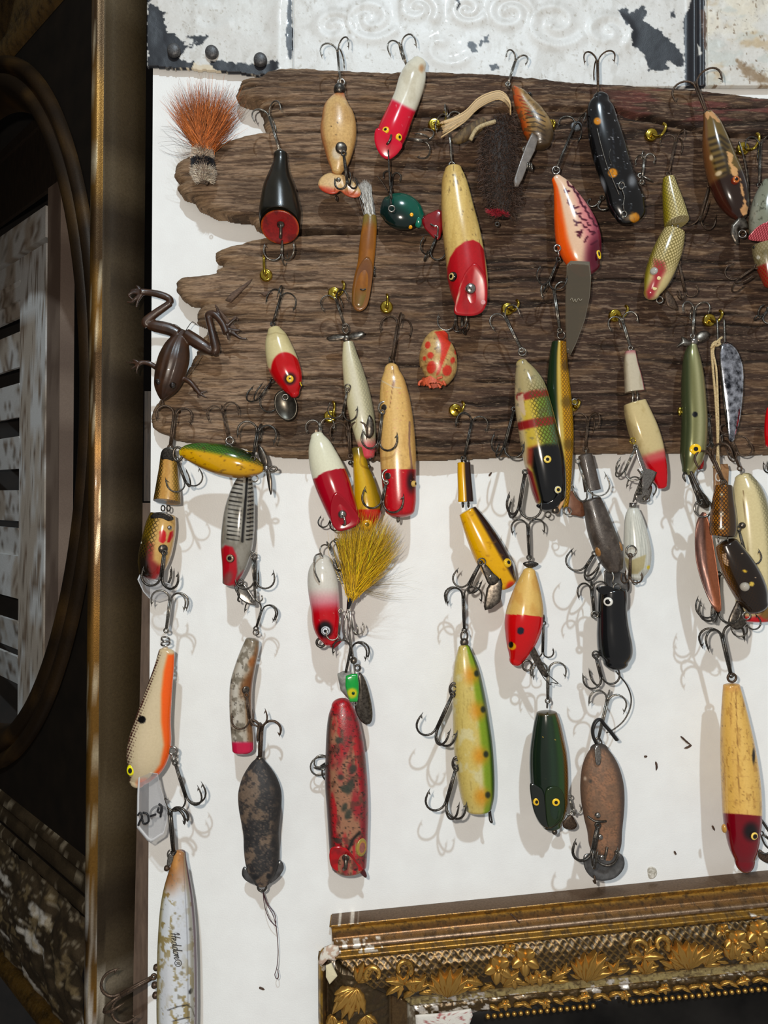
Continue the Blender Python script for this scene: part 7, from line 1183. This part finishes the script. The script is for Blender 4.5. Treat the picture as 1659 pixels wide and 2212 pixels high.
[ring(T, 'split_ring', 358, 1390 - k * 9, 0, 9 - k, 2.2, NICKEL, (1, .4 * k)) for k in range(2)]; hook(T, (359, 1362), (370, 1278), 38, phi=0, z=(0, 4), mat=STEEL, angs=[5, 178, 160], r=2.1); ring(T, 'screw_eye', 374, 1622, 2, 8, 3, NICKEL); ring(T, 'split_ring', 376, 1636, 4, 8, 2.4, STEEL, (0, 1)); hook(T, (378, 1648), (408, 1742), 42, phi=0, z=(6, 10), mat=DARK, r=2.1, angs=[0, 172, 25])

# -- banana lure, clear silver, pink foot
T = lure('banana_lure', 'bent silver grey plug with rust streaks and pink foot', 530, 1500, 86)
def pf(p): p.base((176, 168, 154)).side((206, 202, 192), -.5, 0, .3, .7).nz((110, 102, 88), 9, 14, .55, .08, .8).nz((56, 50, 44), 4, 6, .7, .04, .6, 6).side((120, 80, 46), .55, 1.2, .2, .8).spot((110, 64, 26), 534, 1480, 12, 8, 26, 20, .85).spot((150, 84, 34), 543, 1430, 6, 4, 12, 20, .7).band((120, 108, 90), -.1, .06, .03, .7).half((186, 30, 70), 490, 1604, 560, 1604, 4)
b = loft(T, 'body', [(545, 1384, 15), (540, 1405, 19), (530, 1440, 22), (522, 1475, 24), (520, 1510, 24), (521, 1550, 24), (524, 1590, 24), (525, 1618, 23)], pf, GL, cap=(6, 10), sq=2.4)
eye(T, 531, 1491, 8, ((1, (84, 62, 40)),), b, 0, .35, ry=9, mat=TARN, name='hook_cup'); screw(T, 553, 1366, 0, 6, TARN); hook(T, (553, 1358), (570, 1302), 34, phi=0, z=(0, 4), mat=DARK, angs=[5, 178, 160]); hook(T, (532, 1502), (541, 1572), 36, phi=0, z=(24, 28), mat=RUST, r=2, angs=[0, 180, 270])

# -- dark flocked mouse with thread
T = lure('mouse_lure', 'charcoal and taupe patchy mouse lure trailing a maroon thread', 562, 1790, 82)
def pf(p): p.base((46, 44, 44)).nz((116, 98, 82), 22, 28, .5, .05, .9, 4).nz((30, 28, 30), 7, 7, .58, .06, .7, 7).nz((130, 112, 96), 3, 3, .64, .06, .5, 9).side((36, 33, 32), .7, 1.2, .15, .7).spot((24, 24, 26), 551, 1896, 7, 2.5, 5).spot((24, 24, 26), 581, 1894, 6, 2.5, 6)
b = loft(T, 'body', [(561, 1640, 9), (560, 1655, 22), (560, 1680, 37), (561, 1710, 46), (562, 1740, 46), (563, 1770, 42), (564, 1800, 38), (565, 1830, 38), (566, 1860, 36), (566, 1885, 29), (566, 1905, 17)], pf, MATT, cap=(4, 10), dr=.75)
for Q in ([(524, 1876), (530, 1872), (540, 1888), (556, 1906), (548, 1909), (532, 1902), (523, 1890)], [(602, 1858), (610, 1862), (613, 1876), (602, 1894), (584, 1908), (580, 1900), (594, 1880)]): plate(T, 'metal_fin', Q, -12, 3, GREYP, 1, n=30, rings=3)
V, F = tubeVF([(561, 1634, 0), (561, 1642, 0)], 7, 12); T.mesh('brass_collar', V, fixF(F), TARN); ring(T, 'line_tie', 566, 1916, 0, 9, 2.6, DARK); hook(T, (561, 1646), (565, 1556), 40, phi=0, z=(0, 4), mat=RUST, r=2.8, angs=[0, 180, 90], eyer=3, back=.35)
THR = plain('maroon_thread', (70, 26, 36), (48, 16, 26), .7)
for P in ([(567, 1920), (574, 1946), (590, 1976), (597, 2000)], [(567, 1920), (578, 1950), (594, 1974), (596, 1998)], [(568, 1920), (572, 1956), (582, 1984), (598, 2002)], [(597, 2000), (600, 2030), (601, 2060), (598, 2090), (594, 2104), (598, 2114), (602, 2108), (600, 2092)]): wire(T, 'thread', [(x, y, -30) for x, y in P], .9, THR, 5, 40)

# -- big silver plug with the maker's script
T = lure('plug_lure', 'long silver plug with flaking foil and black maker script, cut by the bottom edge', 382, 2050, 92)
def pf(p):
    p.base((222, 226, 230)).nz((150, 132, 84), 9, 16, .58, .03, .9, 5).side((168, 150, 92), -1.2, -.72, .15, .75).band((150, 92, 44), -.1, .13, .04, .8).spot((206, 150, 90), 378, 1858, 8, 6, 22).nz((120, 116, 104), 4, 5, .76, .03, .7, 8).spot((214, 218, 224), 392, 2010, 18, 10, 110, 0, .9).spot((216, 218, 222), 360, 2140, 10, 8, 60, 0, .9)
    for k, (x, y, r) in enumerate(((378, 1974, 3), (384, 1986, 2.5), (372, 2006, 4), (388, 1980, 2), (376, 2094, 3), (392, 2104, 5), (382, 2115, 4), (379, 2140, 4), (388, 2156, 4), (394, 2092, 3), (370, 2088, 3))): p.spot((140, 130, 104), x, y, r, 1, None, 0, .8)
    p.spot((16, 16, 16), 412, 2142, 4, 1.2, 7, 20).spot((60, 60, 66), 411, 2008, 3, 1, 4).line((44, 40, 40), [(362, 2184), (384, 2176), (404, 2172), (414, 2178), (420, 2196)], 1.2, .8).line((44, 40, 40), [(372, 2208), (394, 2202), (410, 2198)], 1., .8).side((150, 146, 130), .8, .94, .05, .7).side((70, 40, 54), .95, 1.3, .03).side((70, 68, 74), .70, .73, .02, .4)
b = loft(T, 'body', [(389, 1842, 12), (388, 1858, 15), (386, 1885, 22), (384, 1920, 30), (383, 1960, 36), (383, 2010, 40), (383, 2060, 42), (383, 2120, 43), (383, 2200, 43), (384, 2300, 38), (386, 2400, 24)], pf, paint(.16, .8, .08, 0, .12), cap=(6, 16))
INKM = plain('printed_black', (18, 16, 16), None, .5)
def script(P, x0, y0, h, sp=.84):
    """a pen stroke of the script running down the body: letter space (along, up) in x-heights"""
    a = math.radians(80); ex = np.array([math.cos(a), math.sin(a)]); ey = np.array([math.sin(a), -math.cos(a)]); P = cr(np.array(P, float), 26); Q = np.array([x0, y0]) + (P[:, :1] * sp + P[:, 1:2] * .22) * h * ex + P[:, 1:2] * h * ey
    return np.array([(x, y, b.z(x, y) + .5) for x, y in Q])
dd = lambda o: [[(o + .75, .8), (o + .5, 1.), (o + .15, .75), (o + .1, .2), (o + .4, 0), (o + .7, .3), (o + .85, 1.), (o + .95, 2.), (o + .88, 1.), (o + .9, .2), (o + 1.1, 0), (o + 1.3, .3)]]
for P in [[(-.2, 1.4), (0, 1.9), (.2, 1.8), (.1, .9), (-.05, -.1)], [(1.0, 2.), (.85, 1.4), (.7, .6), (.7, 0)], [(-.1, .85), (.3, 1.), (.8, .95), (1.2, 1.1)], [(1.1, .45), (1.5, .6), (1.7, .85), (1.5, 1.05), (1.25, .7), (1.3, .15), (1.6, 0), (1.95, .3)]] + dd(2.0) + dd(3.25) + [[(4.9, .95), (4.6, .8), (4.5, .3), (4.75, 0), (5.1, .3), (5.1, .8), (4.9, .98), (5.3, .8)], [(5.45, 1.), (5.5, .5), (5.45, 0), (5.6, .6), (5.85, 1.), (6.05, .8), (6.0, .2), (6.2, 0), (6.45, .3)]]:
    wire(T, 'maker_script', script(P, 366, 2018, 10.5), .75, INKM, 5, 0)
ring(T, 'registered_mark', 384, 2082, b.z(384, 2082) + .5, 7, .6, INKM); [wire(T, 'registered_mark', [(x, y, b.z(x, y) + .8) for x, y in P], .6, INKM, 4, 6) for P in ([(380, 2081), (388, 2081)], [(388, 2082), (387, 2085), (384, 2084), (384, 2081)], [(384, 2083), (380, 2085)])]
ring(T, 'hook_hanger', 368, 1846, 4, 6, 1.8, STEEL, ry=9); plate(T, 'hanger_plate', [(364, 1846), (372, 1844), (374, 1858), (366, 1872), (360, 1872)], 6, 2, STEEL, 0, n=20, rings=3); eye(T, 360, 1876, 6, ((1, (96, 70, 56)),), False, 6, .8, mat=RUST, name='screw_head'); hook(T, (375, 1842), (366, 1742), 40, phi=0, z=(6, 26), mat=DARK, r=2.8, angs=[0, 165, 150], back=.3)
[eye(T, x, y, 7, ((1, (80, 56, 46)),), False, 0, .9, mat=RUST, name='hook_cup') for x, y in ((338, 2090), (336, 2150), (334, 2128))]; hook(T, (332, 2110), (232, 2166), 52, phi=0, z=(0, 20), mat=RUST, r=3.2, angs=[10, 180, 95], back=.45)
